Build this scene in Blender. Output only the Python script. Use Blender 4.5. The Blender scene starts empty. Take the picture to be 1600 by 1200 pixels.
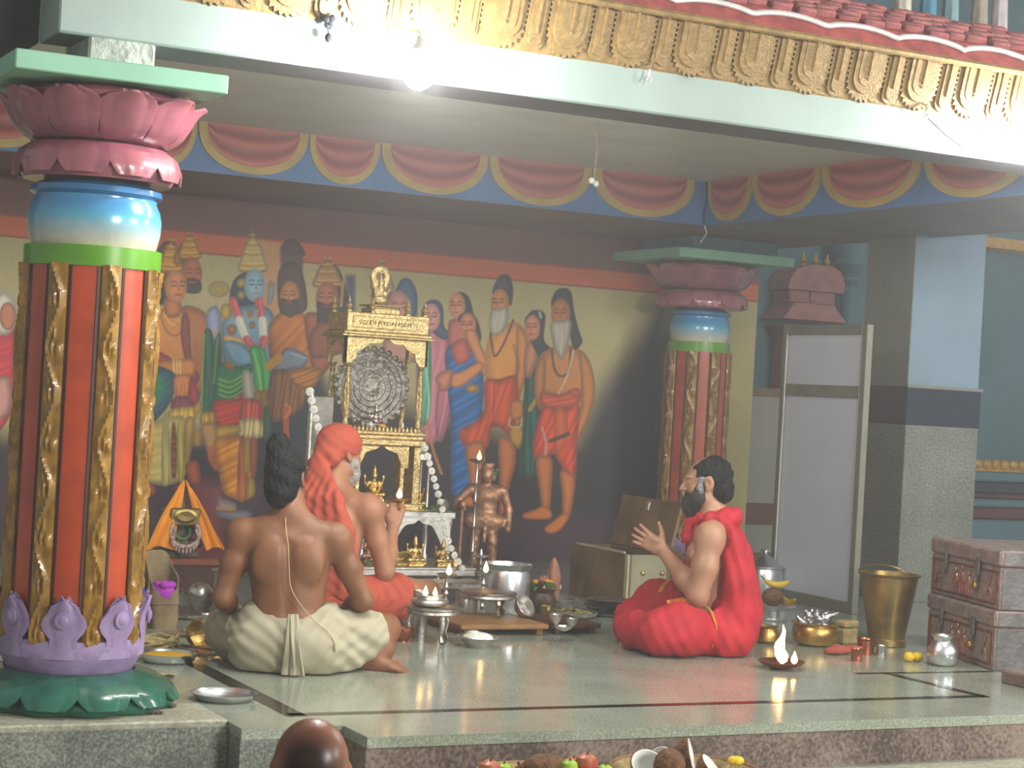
import bpy, bmesh, math, random
import numpy as np
from mathutils import Vector, Matrix
random.seed(7); np.random.seed(7)
PI = math.pi
scene = bpy.context.scene
COLL = scene.collection

# ------------------------------------------------------------------ camera
FPX = 2950.0
YAW, PITCH, ROLL = math.radians(27), math.radians(.23), math.radians(3.26)
CAM = np.array([-1.5546, -6.1016, 1.09])
_F = np.array([math.sin(YAW)*math.cos(PITCH), math.cos(YAW)*math.cos(PITCH), math.sin(PITCH)])
_R0 = np.array([math.cos(YAW), -math.sin(YAW), 0]); _U0 = np.cross(_R0, _F)
_R = _R0*math.cos(ROLL)+_U0*math.sin(ROLL); _U = _U0*math.cos(ROLL)-_R0*math.sin(ROLL)
cd = bpy.data.cameras.new('camera'); cam = bpy.data.objects.new('camera', cd); COLL.objects.link(cam)
cd.sensor_width = 36; cd.lens = FPX/1600*36; cd.clip_end = 200; cd.clip_start = .05
mw = Matrix.Identity(4)
for i in range(3):
    mw[i][0] = _R[i]; mw[i][1] = _U[i]; mw[i][2] = -_F[i]; mw[i][3] = CAM[i]
cam.matrix_world = mw
scene.camera = cam

def at(x, y, axis, val):
    """a survey helper: the point seen at a photo pixel, on the plane axis = val"""
    d = _F+_R*(x-800)/FPX+_U*(600-y)/FPX
    t = (val-CAM[axis])/d[axis]
    return CAM+d*t
def fl(x, y, z=0.0):
    p = at(x, y, 2, z); return (float(p[0]), float(p[1]), z)

# ------------------------------------------------------------------ world, light, exposure
w = bpy.data.worlds.new('world'); scene.world = w; w.use_nodes = True
bg = w.node_tree.nodes['Background']
bg.inputs[0].default_value = (.86, .88, .86, 1); bg.inputs[1].default_value = .30
def area(name, loc, target, size, power, col=(1, 1, 1), sizey=None):
    l = bpy.data.lights.new(name, 'AREA'); l.energy = power; l.color = col; l.size = size
    if sizey: l.shape = 'RECTANGLE'; l.size_y = sizey
    o = bpy.data.objects.new(name, l); COLL.objects.link(o); o.location = loc
    o.rotation_euler = (Vector(target)-Vector(loc)).to_track_quat('-Z', 'Y').to_euler()
    return o
area('hall_fill_light', (3.4, -8.2, 2.75), (2.6, 3.0, .9), 1.8, 330, (1, .985, .93), .9)  # unseen area light added in the hall to brighten the pavilion interior
area('hall_fill_light', (7.6, -5.2, 2.8), (3.4, 2.6, .8), 1.8, 200, (.98, .99, .96), .9)  # second added fill, out of view to the right
scene.view_settings.view_transform = 'Standard'
scene.view_settings.look = 'None'
scene.view_settings.gamma = 1
scene.view_settings.use_curve_mapping = False
scene.view_settings.exposure = 0.5
scene.cycles.max_bounces = 6; scene.cycles.diffuse_bounces = 3; scene.cycles.glossy_bounces = 3; scene.cycles.transmission_bounces = 2; scene.cycles.volume_bounces = 0; scene.cycles.use_adaptive_sampling = True; scene.cycles.adaptive_threshold = .03

# ------------------------------------------------------------------ materials
def lin(h):
    if not isinstance(h, str): return tuple(h)
    c = [int(h[i:i+2], 16)/255 for i in (0, 2, 4)]
    return tuple(v/12.92 if v <= .04045 else ((v+.055)/1.055)**2.4 for v in c)
MATS = {}
def mat(name, col, rough=.55, metal=0., var=.15, scale=9., bump=0., bscale=60., spec=.5, coat=0., emit=0., trans=0., col2=None, detail=4., sss=0.):
    if name in MATS: return MATS[name]
    m = bpy.data.materials.new(name); m.use_nodes = True; nt = m.node_tree; b = nt.nodes['Principled BSDF']
    c = lin(col)
    tc = nt.nodes.new('ShaderNodeTexCoord'); nz = nt.nodes.new('ShaderNodeTexNoise')
    nz.inputs['Scale'].default_value = scale; nz.inputs['Detail'].default_value = detail
    nt.links.new(tc.outputs['Object'], nz.inputs['Vector'])
    rp = nt.nodes.new('ShaderNodeValToRGB')
    a = lin(col2) if col2 else tuple(v*(1-var) for v in c); z = c if col2 else tuple(min(1, v*(1+var)) for v in c)
    rp.color_ramp.elements[0].position = .35; rp.color_ramp.elements[1].position = .65
    rp.color_ramp.elements[0].color = (*a, 1); rp.color_ramp.elements[1].color = (*z, 1)
    nt.links.new(nz.outputs['Fac'], rp.inputs[0]); nt.links.new(rp.outputs[0], b.inputs['Base Color'])
    b.inputs['Roughness'].default_value = rough; b.inputs['Metallic'].default_value = metal
    b.inputs['Specular IOR Level'].default_value = spec
    b.inputs['Coat Weight'].default_value = coat; b.inputs['Coat Roughness'].default_value = .08
    b.inputs['Transmission Weight'].default_value = trans
    if sss: b.inputs['Subsurface Weight'].default_value = sss; b.inputs['Subsurface Radius'].default_value = (.02, .008, .004)
    if bump:
        n2 = nt.nodes.new('ShaderNodeTexNoise'); n2.inputs['Scale'].default_value = bscale; n2.inputs['Detail'].default_value = 3
        nt.links.new(tc.outputs['Object'], n2.inputs['Vector'])
        bp = nt.nodes.new('ShaderNodeBump'); bp.inputs['Strength'].default_value = bump; bp.inputs['Distance'].default_value = .01
        nt.links.new(n2.outputs['Fac'], bp.inputs['Height']); nt.links.new(bp.outputs[0], b.inputs['Normal'])
    if emit:
        nt.links.new(rp.outputs[0], b.inputs['Emission Color']); b.inputs['Emission Strength'].default_value = emit
    MATS[name] = m; return m
def vcol_mat(name, rough=.6, bump=0., bscale=200., attr='paint', spec=.5, coat=0.):
    m = bpy.data.materials.new(name); m.use_nodes = True; nt = m.node_tree; b = nt.nodes['Principled BSDF']
    a = nt.nodes.new('ShaderNodeVertexColor'); a.layer_name = attr
    tc = nt.nodes.new('ShaderNodeTexCoord'); nz = nt.nodes.new('ShaderNodeTexNoise'); nz.inputs['Scale'].default_value = 40
    nt.links.new(tc.outputs['Object'], nz.inputs['Vector'])
    hs = nt.nodes.new('ShaderNodeHueSaturation'); mr = nt.nodes.new('ShaderNodeMapRange')
    mr.inputs['To Min'].default_value = .88; mr.inputs['To Max'].default_value = 1.12
    nt.links.new(nz.outputs['Fac'], mr.inputs['Value']); nt.links.new(mr.outputs[0], hs.inputs['Value'])
    nt.links.new(a.outputs[0], hs.inputs['Color']); nt.links.new(hs.outputs[0], b.inputs['Base Color'])
    b.inputs['Roughness'].default_value = rough; b.inputs['Specular IOR Level'].default_value = spec; b.inputs['Coat Weight'].default_value = coat
    MATS[name] = m; return m
def speckle(name, cols, rough=.35, scale=160., bump=.05, big=0.0):
    """granite: fine speckle of three tones, with slow cloudiness"""
    m = bpy.data.materials.new(name); m.use_nodes = True; nt = m.node_tree; b = nt.nodes['Principled BSDF']
    tc = nt.nodes.new('ShaderNodeTexCoord'); nz = nt.nodes.new('ShaderNodeTexNoise'); nz.inputs['Scale'].default_value = scale; nz.inputs['Detail'].default_value = 5; nz.inputs['Roughness'].default_value = .7
    nt.links.new(tc.outputs['Object'], nz.inputs['Vector'])
    n2 = nt.nodes.new('ShaderNodeTexNoise'); n2.inputs['Scale'].default_value = 3.2; n2.inputs['Detail'].default_value = 3
    nt.links.new(tc.outputs['Object'], n2.inputs['Vector'])
    ad = nt.nodes.new('ShaderNodeMath'); ad.operation = 'MULTIPLY_ADD'; ad.inputs[1].default_value = .25+big; ad.inputs[2].default_value = -.125-big/2
    nt.links.new(n2.outputs['Fac'], ad.inputs[0])
    sm = nt.nodes.new('ShaderNodeMath'); sm.operation = 'ADD'; nt.links.new(nz.outputs['Fac'], sm.inputs[0]); nt.links.new(ad.outputs[0], sm.inputs[1])
    rp = nt.nodes.new('ShaderNodeValToRGB'); e = rp.color_ramp.elements
    e[0].position = .36; e[0].color = (*lin(cols[0]), 1); e[1].position = .64; e[1].color = (*lin(cols[2]), 1)
    k = e.new(.5); k.color = (*lin(cols[1]), 1)
    nt.links.new(sm.outputs[0], rp.inputs[0]); nt.links.new(rp.outputs[0], b.inputs['Base Color'])
    b.inputs['Roughness'].default_value = rough
    if bump:
        n3 = nt.nodes.new('ShaderNodeTexNoise'); n3.inputs['Scale'].default_value = 14
        nt.links.new(tc.outputs['Object'], n3.inputs['Vector'])
        bp = nt.nodes.new('ShaderNodeBump'); bp.inputs['Strength'].default_value = bump; bp.inputs['Distance'].default_value = .01
        nt.links.new(n3.outputs['Fac'], bp.inputs['Height']); nt.links.new(bp.outputs[0], b.inputs['Normal'])
    MATS[name] = m; return m

# ------------------------------------------------------------------ mesh helpers
class MB:
    """collects shapes that become ONE mesh"""
    def __init__(s): s.v = []; s.f = []
    def add(s, v, f):
        o = len(s.v); s.v += [tuple(map(float, p)) for p in v]; s.f += [tuple(i+o for i in q) for q in f]; return s
    def box(s, x0, x1, y0, y1, z0, z1, b=0.0, M=None):
        if b <= 0:
            v = [(x, y, z) for x in (x0, x1) for y in (y0, y1) for z in (z0, z1)]
            f = [(0, 1, 3, 2), (4, 6, 7, 5), (0, 4, 5, 1), (2, 3, 7, 6), (0, 2, 6, 4), (1, 5, 7, 3)]
        else:
            bm = bmesh.new(); bmesh.ops.create_cube(bm, size=1)
            for q in bm.verts: q.co = Vector(((x0+x1)/2+q.co.x*(x1-x0), (y0+y1)/2+q.co.y*(y1-y0), (z0+z1)/2+q.co.z*(z1-z0)))
            bmesh.ops.bevel(bm, geom=bm.edges[:], offset=b, segments=1, affect='EDGES', profile=.5)
            bm.verts.index_update(); v = [q.co[:] for q in bm.verts]; f = [[q.index for q in p.verts] for p in bm.faces]; bm.free()
        if M is not None: v = [(M @ Vector(p))[:] for p in v]
        return s.add(v, f)
    def lathe(s, prof, seg=28, c=(0, 0, 0), fn=None, M=None, cap=True, a0=0., a1=2*PI):
        """prof: [(r, z)]; fn(theta, r, z) -> (r, z) modulates"""
        full = abs(a1-a0-2*PI) < 1e-6; n = seg if full else seg+1
        v = []
        for (r, z) in prof:
            for k in range(n):
                t = a0+(a1-a0)*k/seg
                rr, zz = fn(t, r, z) if fn else (r, z)
                v.append((c[0]+rr*math.cos(t), c[1]+rr*math.sin(t), c[2]+zz))
        f = []
        for i in range(len(prof)-1):
            for k in range(seg):
                a = i*n+k; b2 = i*n+(k+1) % n
                f.append((a, b2, b2+n, a+n))
        if cap and full:
            if prof[0][0] > 1e-5: f.append(tuple(range(n-1, -1, -1)))
            if prof[-1][0] > 1e-5: f.append(tuple((len(prof)-1)*n+k for k in range(n)))
        if M is not None: v = [(M @ Vector(p))[:] for p in v]
        return s.add(v, f)
    def tube(s, pts, r, seg=8, cap=True):
        P = [Vector(p) for p in pts]; n = len(P); rr = r if hasattr(r, '__len__') else [r]*n
        v = []; f = []; up = Vector((0, 0, 1)); prev = None
        for i in range(n):
            t = (P[min(i+1, n-1)]-P[max(i-1, 0)]).normalized()
            if prev is None:
                a = t.cross(up)
                if a.length < 1e-3: a = t.cross(Vector((1, 0, 0)))
                a.normalize()
            else:
                a = (prev-t*prev.dot(t)); a.normalize()
            prev = a; b = t.cross(a)
            for k in range(seg):
                g = 2*PI*k/seg; v.append((P[i]+(a*math.cos(g)+b*math.sin(g))*rr[i])[:])
        for i in range(n-1):
            for k in range(seg):
                f.append((i*seg+k, i*seg+(k+1) % seg, (i+1)*seg+(k+1) % seg, (i+1)*seg+k))
        if cap: f.append(tuple(range(seg-1, -1, -1))); f.append(tuple((n-1)*seg+k for k in range(seg)))
        return s.add(v, f)
    def prism(s, poly, d0, d1, plane='xz'):
        """extrude a polygon: plane 'xz' -> along y, 'xy' -> along z, 'yz' -> along x"""
        n = len(poly)
        def P(a, b, d): return (a, d, b) if plane == 'xz' else ((a, b, d) if plane == 'xy' else (d, a, b))
        v = [P(a, b, d0) for a, b in poly]+[P(a, b, d1) for a, b in poly]
        f = [tuple(range(n)), tuple(range(2*n-1, n-1, -1))]+[(i, n+i, n+(i+1) % n, (i+1) % n) for i in range(n)]
        return s.add(v, f)
    def ell(s, c, r, M=None, nu=14, nv=9):
        prof = [(math.sin(PI*i/nv), -math.cos(PI*i/nv)) for i in range(nv+1)]
        prof[0] = (1e-4, -1); prof[-1] = (1e-4, 1)
        T = Matrix.Translation(c) @ (M.to_4x4() if M is not None else Matrix.Identity(4)) @ Matrix.Diagonal((*r, 1))
        return s.lathe(prof, nu, M=T, cap=False)
    def build(s, name, m, parent=None, smooth=False, loc=None, rot=None):
        return mk(name, s.v, s.f, m, parent, smooth, loc, rot)
def mesh_of(name, v, f, m, smooth=False):
    me = bpy.data.meshes.new(name); me.from_pydata(v, [], f); me.update()
    bm = bmesh.new(); bm.from_mesh(me); bmesh.ops.recalc_face_normals(bm, faces=bm.faces); bm.to_mesh(me); bm.free()
    if m is not None: me.materials.append(MATS[m] if isinstance(m, str) else m)
    if smooth:
        me.polygons.foreach_set('use_smooth', np.ones(len(me.polygons), bool))
        try: me.set_sharp_from_angle(angle=math.radians(42))
        except Exception: pass
    return me
def link(name, me, parent=None, loc=None, rot=None, scale=None):
    o = bpy.data.objects.new(name, me); COLL.objects.link(o)
    if parent is not None: o.parent = parent
    if loc is not None: o.location = loc
    if rot is not None: o.rotation_euler = rot
    if scale is not None: o.scale = scale
    return o
def mk(name, v, f, m, parent=None, smooth=False, loc=None, rot=None):
    return link(name, mesh_of(name, v, f, m, smooth), parent, loc, rot)
def tag(o, label=None, cat=None, group=None, kind=None):
    if label: o['label'] = label
    if cat: o['category'] = cat
    if group: o['group'] = group
    if kind: o['kind'] = kind
    return o
def thing(name, label, cat, loc=(0, 0, 0), rz=0., group=None):
    o = bpy.data.objects.new(name, None); COLL.objects.link(o); o.location = loc; o.rotation_euler = (0, 0, rz); o.empty_display_size = .05
    return tag(o, label, cat, group)
def struct(o): o['kind'] = 'structure'; return o
def copy_tree(o, parent=None, loc=None, rz=None, label=None):
    c = o.copy(); COLL.objects.link(c); c.parent = parent
    if loc is not None: c.location = loc
    if rz is not None: c.rotation_euler = (0, 0, rz)
    if label: c['label'] = label
    for ch in list(o.children): copy_tree(ch, c)
    return c
def grid_faces(nu, nv):
    return [(i*nv+j, (i+1)*nv+j, (i+1)*nv+j+1, i*nv+j+1) for i in range(nu-1) for j in range(nv-1)]
def patch(fn, nu, nv, thick=None):
    """open parametric sheet fn(u, v), u in -1..1, v in 0..1; thick: a closed shell offset along fn2"""
    v = [fn(-1+2*i/(nu-1), j/(nv-1)) for i in range(nu) for j in range(nv)]
    f = grid_faces(nu, nv)
    if thick:
        n = len(v); nrm = []
        V = np.array(v).reshape(nu, nv, 3)
        du = np.gradient(V, axis=0); dv = np.gradient(V, axis=1); N = np.cross(du, dv); N /= (np.linalg.norm(N, axis=2, keepdims=True)+1e-12)
        W = (V-N*thick).reshape(-1, 3)
        v = v+[tuple(p) for p in W]; f = f+[tuple(i+n for i in reversed(q)) for q in f]
        rim = [i*nv for i in range(nu)]+[(nu-1)*nv+j for j in range(1, nv)]+[i*nv+nv-1 for i in range(nu-2, -1, -1)]+[j for j in range(nv-2, 0, -1)]
        for k in range(len(rim)): a, b = rim[k], rim[(k+1) % len(rim)]; f.append((a, b, b+n, a+n))
    return v, f

# common materials
mat('silver', 'dcd9d0', .34, 1, .12, 14, .12, 40)
mat('steel', 'dfe1e2', .3, 1, .06, 6, .04, 30)
mat('tarnished_silver', 'b3aba0', .42, 1, .3, 22, .35, 55)
mat('brass', 'c9a55c', .36, 1, .22, 8, .08, 30)
mat('old_brass', 'a48c54', .42, 1, .3, 7, .15, 24)
mat('gold_leaf', 'cfae68', .42, .9, .22, 26, .5, 70)
mat('bronze', 'b08264', .5, .65, .3, 30, .2, 60)
mat('copper', 'b06a4c', .33, 1, .2, 12, .12, 30)
mat('copper_relief', '94817a', .5, .35, .25, 20, .5, 60)
mat('flame', 'ffa24a', .5, 0, .02, 3, emit=9., col2='ffca80')
mat('flame_core', 'ffd9a0', .5, 0, .02, 3, emit=60.)
mat('dark_wood', '4a2c20', .45, 0, .3, 6, .2, 40)
mat('mid_wood', '8a6238', .5, 0, .25, 6, .2, 40)
mat('leaf_green', '3f6b28', .5, 0, .3, 20, .2, 40)
mat('marigold', 'e8a413', .7, 0, .15, 60, .8, 160)
mat('cream_white', 'd8d6cc', .5, 0, .08, 20, .15, 60)
# ================================================================== STRUCTURE
speckle('floor_granite', ('788070', '8f9685', 'a5ab9a'), .13, 120., .035)
speckle('riser_granite', ('453832', '6d5c52', '8a7a6e'), .45, 70., .2, .45)
speckle('grey_granite', ('4c504a', '74786e', '96998c'), .4, 90., .15, .2)
speckle('slab_stone', ('83806f', '9c9985', 'b3b09c'), .5, 60., .2, .2)
speckle('pillar_granite', ('55584e', '70736a', '8a8c82'), .42, 80., .1)
speckle('dark_granite', ('1b2230', '222b3b', '2e3848'), .2, 120., 0)
mat('black_inlay', '15130f', .15, 0, .2, 20)
mat('mint_paint', '93a49b', .5, 0, .05, 3, .08, 30)
mat('ceiling_paint', 'd2d0c4', .6, 0, .06, 2.5, .08, 20)
mat('valance_blue', '4a74a6', .5, 0, .12, 3, .05, 30)
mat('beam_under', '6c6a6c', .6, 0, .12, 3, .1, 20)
mat('frieze_gold', '8f7444', .5, .2, .2, 30, .35, 90)
mat('roof_red', 'a34f4a', .6, 0, .25, 18, .35, 60)
mat('roof_tile', '9e5a58', .6, 0, .35, 30, .4, 80)
mat('roof_white', 'd4cdcb', .5, 0, .1, 20, .1, 50)
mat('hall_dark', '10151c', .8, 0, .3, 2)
mat('teal_wall', '4a6c76', .6, 0, .10, 2.5, .06, 30)
mat('pale_blue_paint', '788e9e', .6, 0, .05, 2, .05, 30)
mat('pillar_grey', '7c7c70', .6, 0, .1, 2.5, .05, 30)
mat('gold_paint', 'b58a35', .4, .2, .15, 20, .2, 50)
mat('maroon', '5a2b2a', .55, 0, .2, 8)
mat('cream_wall', 'a59d7e', .65, 0, .08, 3)

# platform
mb = MB(); mb.prism([(.41, -.54), (.75, -.54), (.75, -.735), (7.5, -.735), (7.5, 9), (-3.5, 9), (-3.5, -.1), (.41, -.1)], -.035, 0, 'xy')
floor = struct(mb.build('floor', 'floor_granite'))
def strip(p, q, wd, name='inlay_strip'):
    a = Vector((p[0], p[1])); b = Vector((q[0], q[1])); d = (b-a).normalized(); n = Vector((-d.y, d.x))*wd/2; a -= d*wd/2; b += d*wd/2
    m_ = MB(); m_.prism([(a+n)[:], (b+n)[:], (b-n)[:], (a-n)[:]], -.01, .0012, 'xy'); m_.build(name, 'black_inlay', floor)
strip((.66, -.33), (3.52, -.36), .045); strip((.66, -.33), (.66, 2.6), .07); strip((3.52, -.36), (3.5, .20), .045); strip((3.36, .22), (4.05, .20), .03)
mb = MB(); mb.box(-3.5, .41, -.41, -.1, -.16, 0.006, .006)
struct(tag(mb.build('floor_plinth', 'slab_stone')))
mb = MB(); mb.box(-3.5, .408, -.42, -.36, -.162, -.014); struct(mb.build('trim_1', 'grey_granite'))
mb = MB(); mb.box(.41, .75, -.535, -.3, -.16, -.034); struct(mb.build('trim_2', 'grey_granite'))
mb = MB(); mb.box(.752, 7.5, -.725, -.3, -.16, -.034); struct(mb.build('trim_3', 'riser_granite'))
mb = MB(); mb.box(-3.5, 7.5, -1.95, -.3, -.45, -.16); struct(mb.build('floor_ledge', 'slab_stone'))
mb = MB(); mb.box(-8, 9, -9, 0, -.6, -.45); struct(mb.build('floor_ground', 'grey_granite'))

# walls behind
mb = MB(); mb.box(-8, .2, 8.6, 8.8, -.1, 6); struct(mb.build('wall_far', 'hall_dark'))
mb = MB(); mb.box(5.3, 13, 5.6, 5.8, 0, 4.5)
wall_t = struct(mb.build('wall_right', 'teal_wall'))
mb = MB(); mb.box(8.25, 13, 5.28, 5.598, .0, .02); base_r = struct(mb.build('baseboard_right', 'maroon'))
for z0, z1, d, m_ in ((.02, .30, .30, 'teal_wall'), (.30, .40, .22, 'maroon'), (.40, .46, .26, 'teal_wall'), (.46, .50, .2, 'maroon'), (.50, .60, .17, 'dark_granite'), (.60, .68, .24, 'teal_wall')):
    mb = MB(); mb.box(8.25, 13, 5.598-d, 5.598, z0, z1, .015); bb_ = mb.build('plinth_moulding', m_, base_r)
mb = MB()
for k in range(24): mb.ell((8.3+k*.09, 5.36, .735), (.047, .04, .04), nu=10, nv=6)
mb.box(8.25, 10.6, 5.36, 5.6, .68, .725); mb.build('gold_beading', 'gold_paint', base_r)
mb = MB(); mb.box(8.25, 13, 5.3, 5.6, 2.42, 2.5); struct(mb.build('trim_7', 'gold_paint'))
# pilaster on the teal wall
mb = MB(); mb.lathe([(.06, 0), (.06, 1.95), (.085, 1.98), (.085, 2.0), (.06, 2.03), (.1, 2.07), (.1, 2.09), (.06, 2.12), (.13, 2.19), (.13, 2.24), (.15, 2.27), (.15, 2.4)], 16)
struct(mb.build('trim_6', 'teal_wall', None, True, (7.12, 5.44, 0)))
# granite pillar beyond the side of the pavilion
pil = thing('granite_pillar', 'square pillar clad in grey granite with dark band and pale blue paint above', 'pillar', (5.45, 2.6, 0))
mb = MB(); mb.box(0, .54, 0, .45, 0, 1.03, .004); mb.build('granite_cladding', 'pillar_granite', pil)
mb = MB(); mb.box(-.004, .544, -.004, .454, 1.03, 1.25, .004); mb.build('dark_band', 'dark_granite', pil)
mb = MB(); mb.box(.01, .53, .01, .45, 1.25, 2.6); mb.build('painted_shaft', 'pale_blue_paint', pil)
mb = MB(); mb.box(.004, .0101, .011, .449, 1.25, 2.6); mb.build('side_face', 'pillar_grey', pil)  # thin grey sheet over the left side of the pale blue shaft
mb = MB(); mb.box(-.01, .55, -.012, .0, 1.245, 1.262); mb.build('ledge_strip', 'pillar_grey', pil)

# pavilion beams and ceiling
mb = MB(); mb.box(-.25, 5.6, .0, 3.4, 2.385, 2.5); struct(mb.build('ceiling', 'ceiling_paint'))
mb = MB(); mb.box(-.2, 6.2, -.2, .07, 2.13, 2.52, .006)
beam_f = struct(mb.build('beam_front', 'mint_paint'))
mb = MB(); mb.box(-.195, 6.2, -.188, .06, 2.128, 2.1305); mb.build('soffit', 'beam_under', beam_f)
mb = MB(); mb.box(-.6, -.2, .07, 3.3, 2.13, 2.5); struct(mb.build('beam_side_left', 'hall_dark'))  # near-black colour stands in for this beam's unlit face
mb = MB(); mb.box(-.9, 5.6, 3.3, 4.62, 2.13, 2.6)
beam_b = struct(mb.build('beam_back', 'valance_blue'))
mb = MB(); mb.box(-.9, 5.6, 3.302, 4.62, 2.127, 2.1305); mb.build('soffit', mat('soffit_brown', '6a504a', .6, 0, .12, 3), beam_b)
mb = MB(); mb.box(4.45, 5.6, .07, 3.3, 2.13, 2.5)
beam_r = struct(mb.build('beam_side_right', 'valance_blue'))
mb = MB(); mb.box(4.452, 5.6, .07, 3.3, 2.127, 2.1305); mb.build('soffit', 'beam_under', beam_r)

def paint_mesh(name, v, f, cols, m, parent=None, smooth=True):
    o = mk(name, v, f, m, parent, smooth)
    a = o.data.color_attributes.new('paint', 'FLOAT_COLOR', 'POINT')
    c = np.ones((len(v), 4), np.float32); c[:, :3] = np.array(cols, np.float32).reshape(-1, 3)
    a.data.foreach_set('color', c.ravel()); return o
vcol_mat('painted', .5); vcol_mat('painted_gloss', .22, coat=.3)
mat('swag_border', 'b89a55', .5, 0, .1, 12, .08, 40)
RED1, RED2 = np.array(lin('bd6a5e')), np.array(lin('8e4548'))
def swag(parent, c0, c1, ztop, axis):
    """half round painted drape with raised folds, hung from ztop between two points of a beam face"""
    wd = (c1-c0)/2; mid = (c0+c1)/2; h = .245; n = 26
    def P(a, r, s, out):
        u = mid+abs(wd)*r*math.cos(a)*.985; z = ztop-h*s*abs(math.sin(a))**.8
        return (u, 3.3-out, z) if axis == 'x' else (4.45-out, u, z)
    mb = MB(); v = [P(PI*k/n, 1, 1, .012) for k in range(n+1)]+[P(PI*k/n, 1, 1, .0) for k in range(n+1)]
    f = [tuple(range(n+1))]+[(k, k+1, n+2+k, n+1+k) for k in range(n)]
    mb.add(v, f); sw = mb.build('swag', 'swag_border', parent)
    nr = 26; v = []; cols = []
    for i in range(nr):
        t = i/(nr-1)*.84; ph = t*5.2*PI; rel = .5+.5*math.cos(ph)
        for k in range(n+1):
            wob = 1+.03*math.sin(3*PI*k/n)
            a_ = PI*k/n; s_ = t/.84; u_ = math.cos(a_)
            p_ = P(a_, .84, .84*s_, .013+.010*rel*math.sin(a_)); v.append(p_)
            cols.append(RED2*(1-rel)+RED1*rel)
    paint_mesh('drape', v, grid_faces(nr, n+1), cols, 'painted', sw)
xs = [-.35, .05, .62, 1.03, 1.34, 1.95, 2.36, 3.01, 3.67, 4.36]
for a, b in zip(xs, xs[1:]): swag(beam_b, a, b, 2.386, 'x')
ys = [3.28, 2.82, 2.17, 1.33, .55, .1]
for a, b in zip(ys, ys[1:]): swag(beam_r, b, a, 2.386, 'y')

# frieze of gilded lappets along the front beam
def U_poly(wd, h, n=10, teeth=0, ta=.0):
    pts = [(-wd/2, h)]
    for k in range(n+1):
        a = PI+PI*k/n; pts.append((wd/2*math.cos(a), wd/2+wd/2*math.sin(a)))
    pts.append((wd/2, h))
    if teeth:
        out = []
        per = []
        L = 0
        dens = []
        for (a, b), (c, d) in zip(pts, pts[1:]):
            m_ = max(1, int(math.hypot(c-a, d-b)/(.009)))
            for i in range(m_): dens.append((a+(c-a)*i/m_, b+(d-b)*i/m_))
        dens.append(pts[-1])
        cx = 0
        for i, (x, z) in enumerate(dens):
            s = 1+(ta if i % 2 else -ta)
            zz = wd/2 if z > wd/2 else z
            dx, dz = x, (z-wd/2 if z < wd/2 else 0)
            out.append((x+dx*(s-1), z+dz*(s-1)))
        return out
    return pts
def lappet(big):
    mb = MB(); H = .185
    def lay(wd, z0, d0, d1, teeth=0):
        p = U_poly(wd, H-z0, 12, teeth, .07 if teeth else 0); p = [(x, z+z0) for x, z in p]; mb.prism(p, -d1, d0)
    if big:
        lay(.172, .0, .02, .0, 1); lay(.128, .026, .02, .012); lay(.098, .046, .02, .004); lay(.088, .052, .02, .016)
        mb.box(-.003, .003, -.024, -.01, .09, .185); mb.ell((0, -.018, .08), (.006, .006, .006), nu=6, nv=4)
    else:
        lay(.078, .004, .02, .002); lay(.05, .018, .02, .01); mb.box(-.003, .003, -.018, -.005, .06, .185)
    for i, (x, y, z) in enumerate(mb.v): mb.v[i] = (x, y-z*.28, z)
    return mesh_of('lappet', mb.v, mb.f, 'frieze_gold')
lb, ls = lappet(1), lappet(0)
fr = MB(); fr.prism([(-.2, 2.282), (-.2, 2.5), (-.285, 2.5), (-.285, 2.47), (-.245, 2.46), (-.205, 2.29)], -.2, 6.2, 'yz')
frieze = fr.build('frieze_band', 'frieze_gold', beam_f)
x = 1.58-.26*6
while x < 5.4:
    link('lappet', lb, frieze, (x, -.212, 2.282)); link('lappet_small', ls, frieze, (x+.13, -.21, 2.282)); x += .26
mb = MB(); mb.tube([(-.25, -.30, 2.475), (6.2, -.30, 2.475)], .014, 8); mb.build('cornice_bar', 'frieze_gold', beam_f)
# red stucco roof slope with tile courses, white scalloped line
mb = MB(); mb.prism([(-.31, 2.485), (-.26, 2.56), (.06, 2.72), (.5, 2.72), (.5, 2.5), (-.28, 2.485)], -.25, 6.2, 'yz')
roof = struct(mb.build('roof_cornice', 'roof_red'))
pts = []
for k in range(241):
    xx = .1+k*.025; t = (xx/.33) % 1
    h = .5+.36*abs(math.sin(PI*t))**.7
    pts.append((xx, -.312+.05*h-.012, 2.485+.075*h))
mb = MB(); mb.tube(pts, .011, 6); mb.build('white_scallop_line', 'roof_white', roof)
tb = MesTile = MB(); tb.box(-.05, .05, -.02, .02, -.012, .012, .006); tm = mesh_of('roof_tile', tb.v, tb.f, 'roof_tile')
dy, dz = .32, .16; sl = math.atan2(dz, dy)
for r in range(5):
    for k in range(46):
        xx = .9+k*.105+(r % 2)*.04
        if xx > 4.9: continue
        j = ((xx/.33) % 1)
        t = .12+r*.18+.05*math.sin(2*PI*j)
        o = link('roof_tile', tm, roof, (xx, -.26+dy*t, 2.565+dz*t+.004), (sl, 0, random.uniform(-.12, .12)), (random.uniform(.8, 1.1), 1, random.uniform(.8, 1.6)))
# left end: plaster stub above the left column
mb = MB(); mb.box(-.10, .115, -.19, .12, 2.035, 2.14, .008); struct(mb.build('trim_4', mat('rough_plaster', 'a9b0a4', .75, 0, .2, 12, .9, 30)))

mb = MB(); mb.box(4.75, 5.4, 3.9, 4.5, 2.04, 2.14, .01); struct(mb.build('trim_5', 'teal_wall'))
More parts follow.
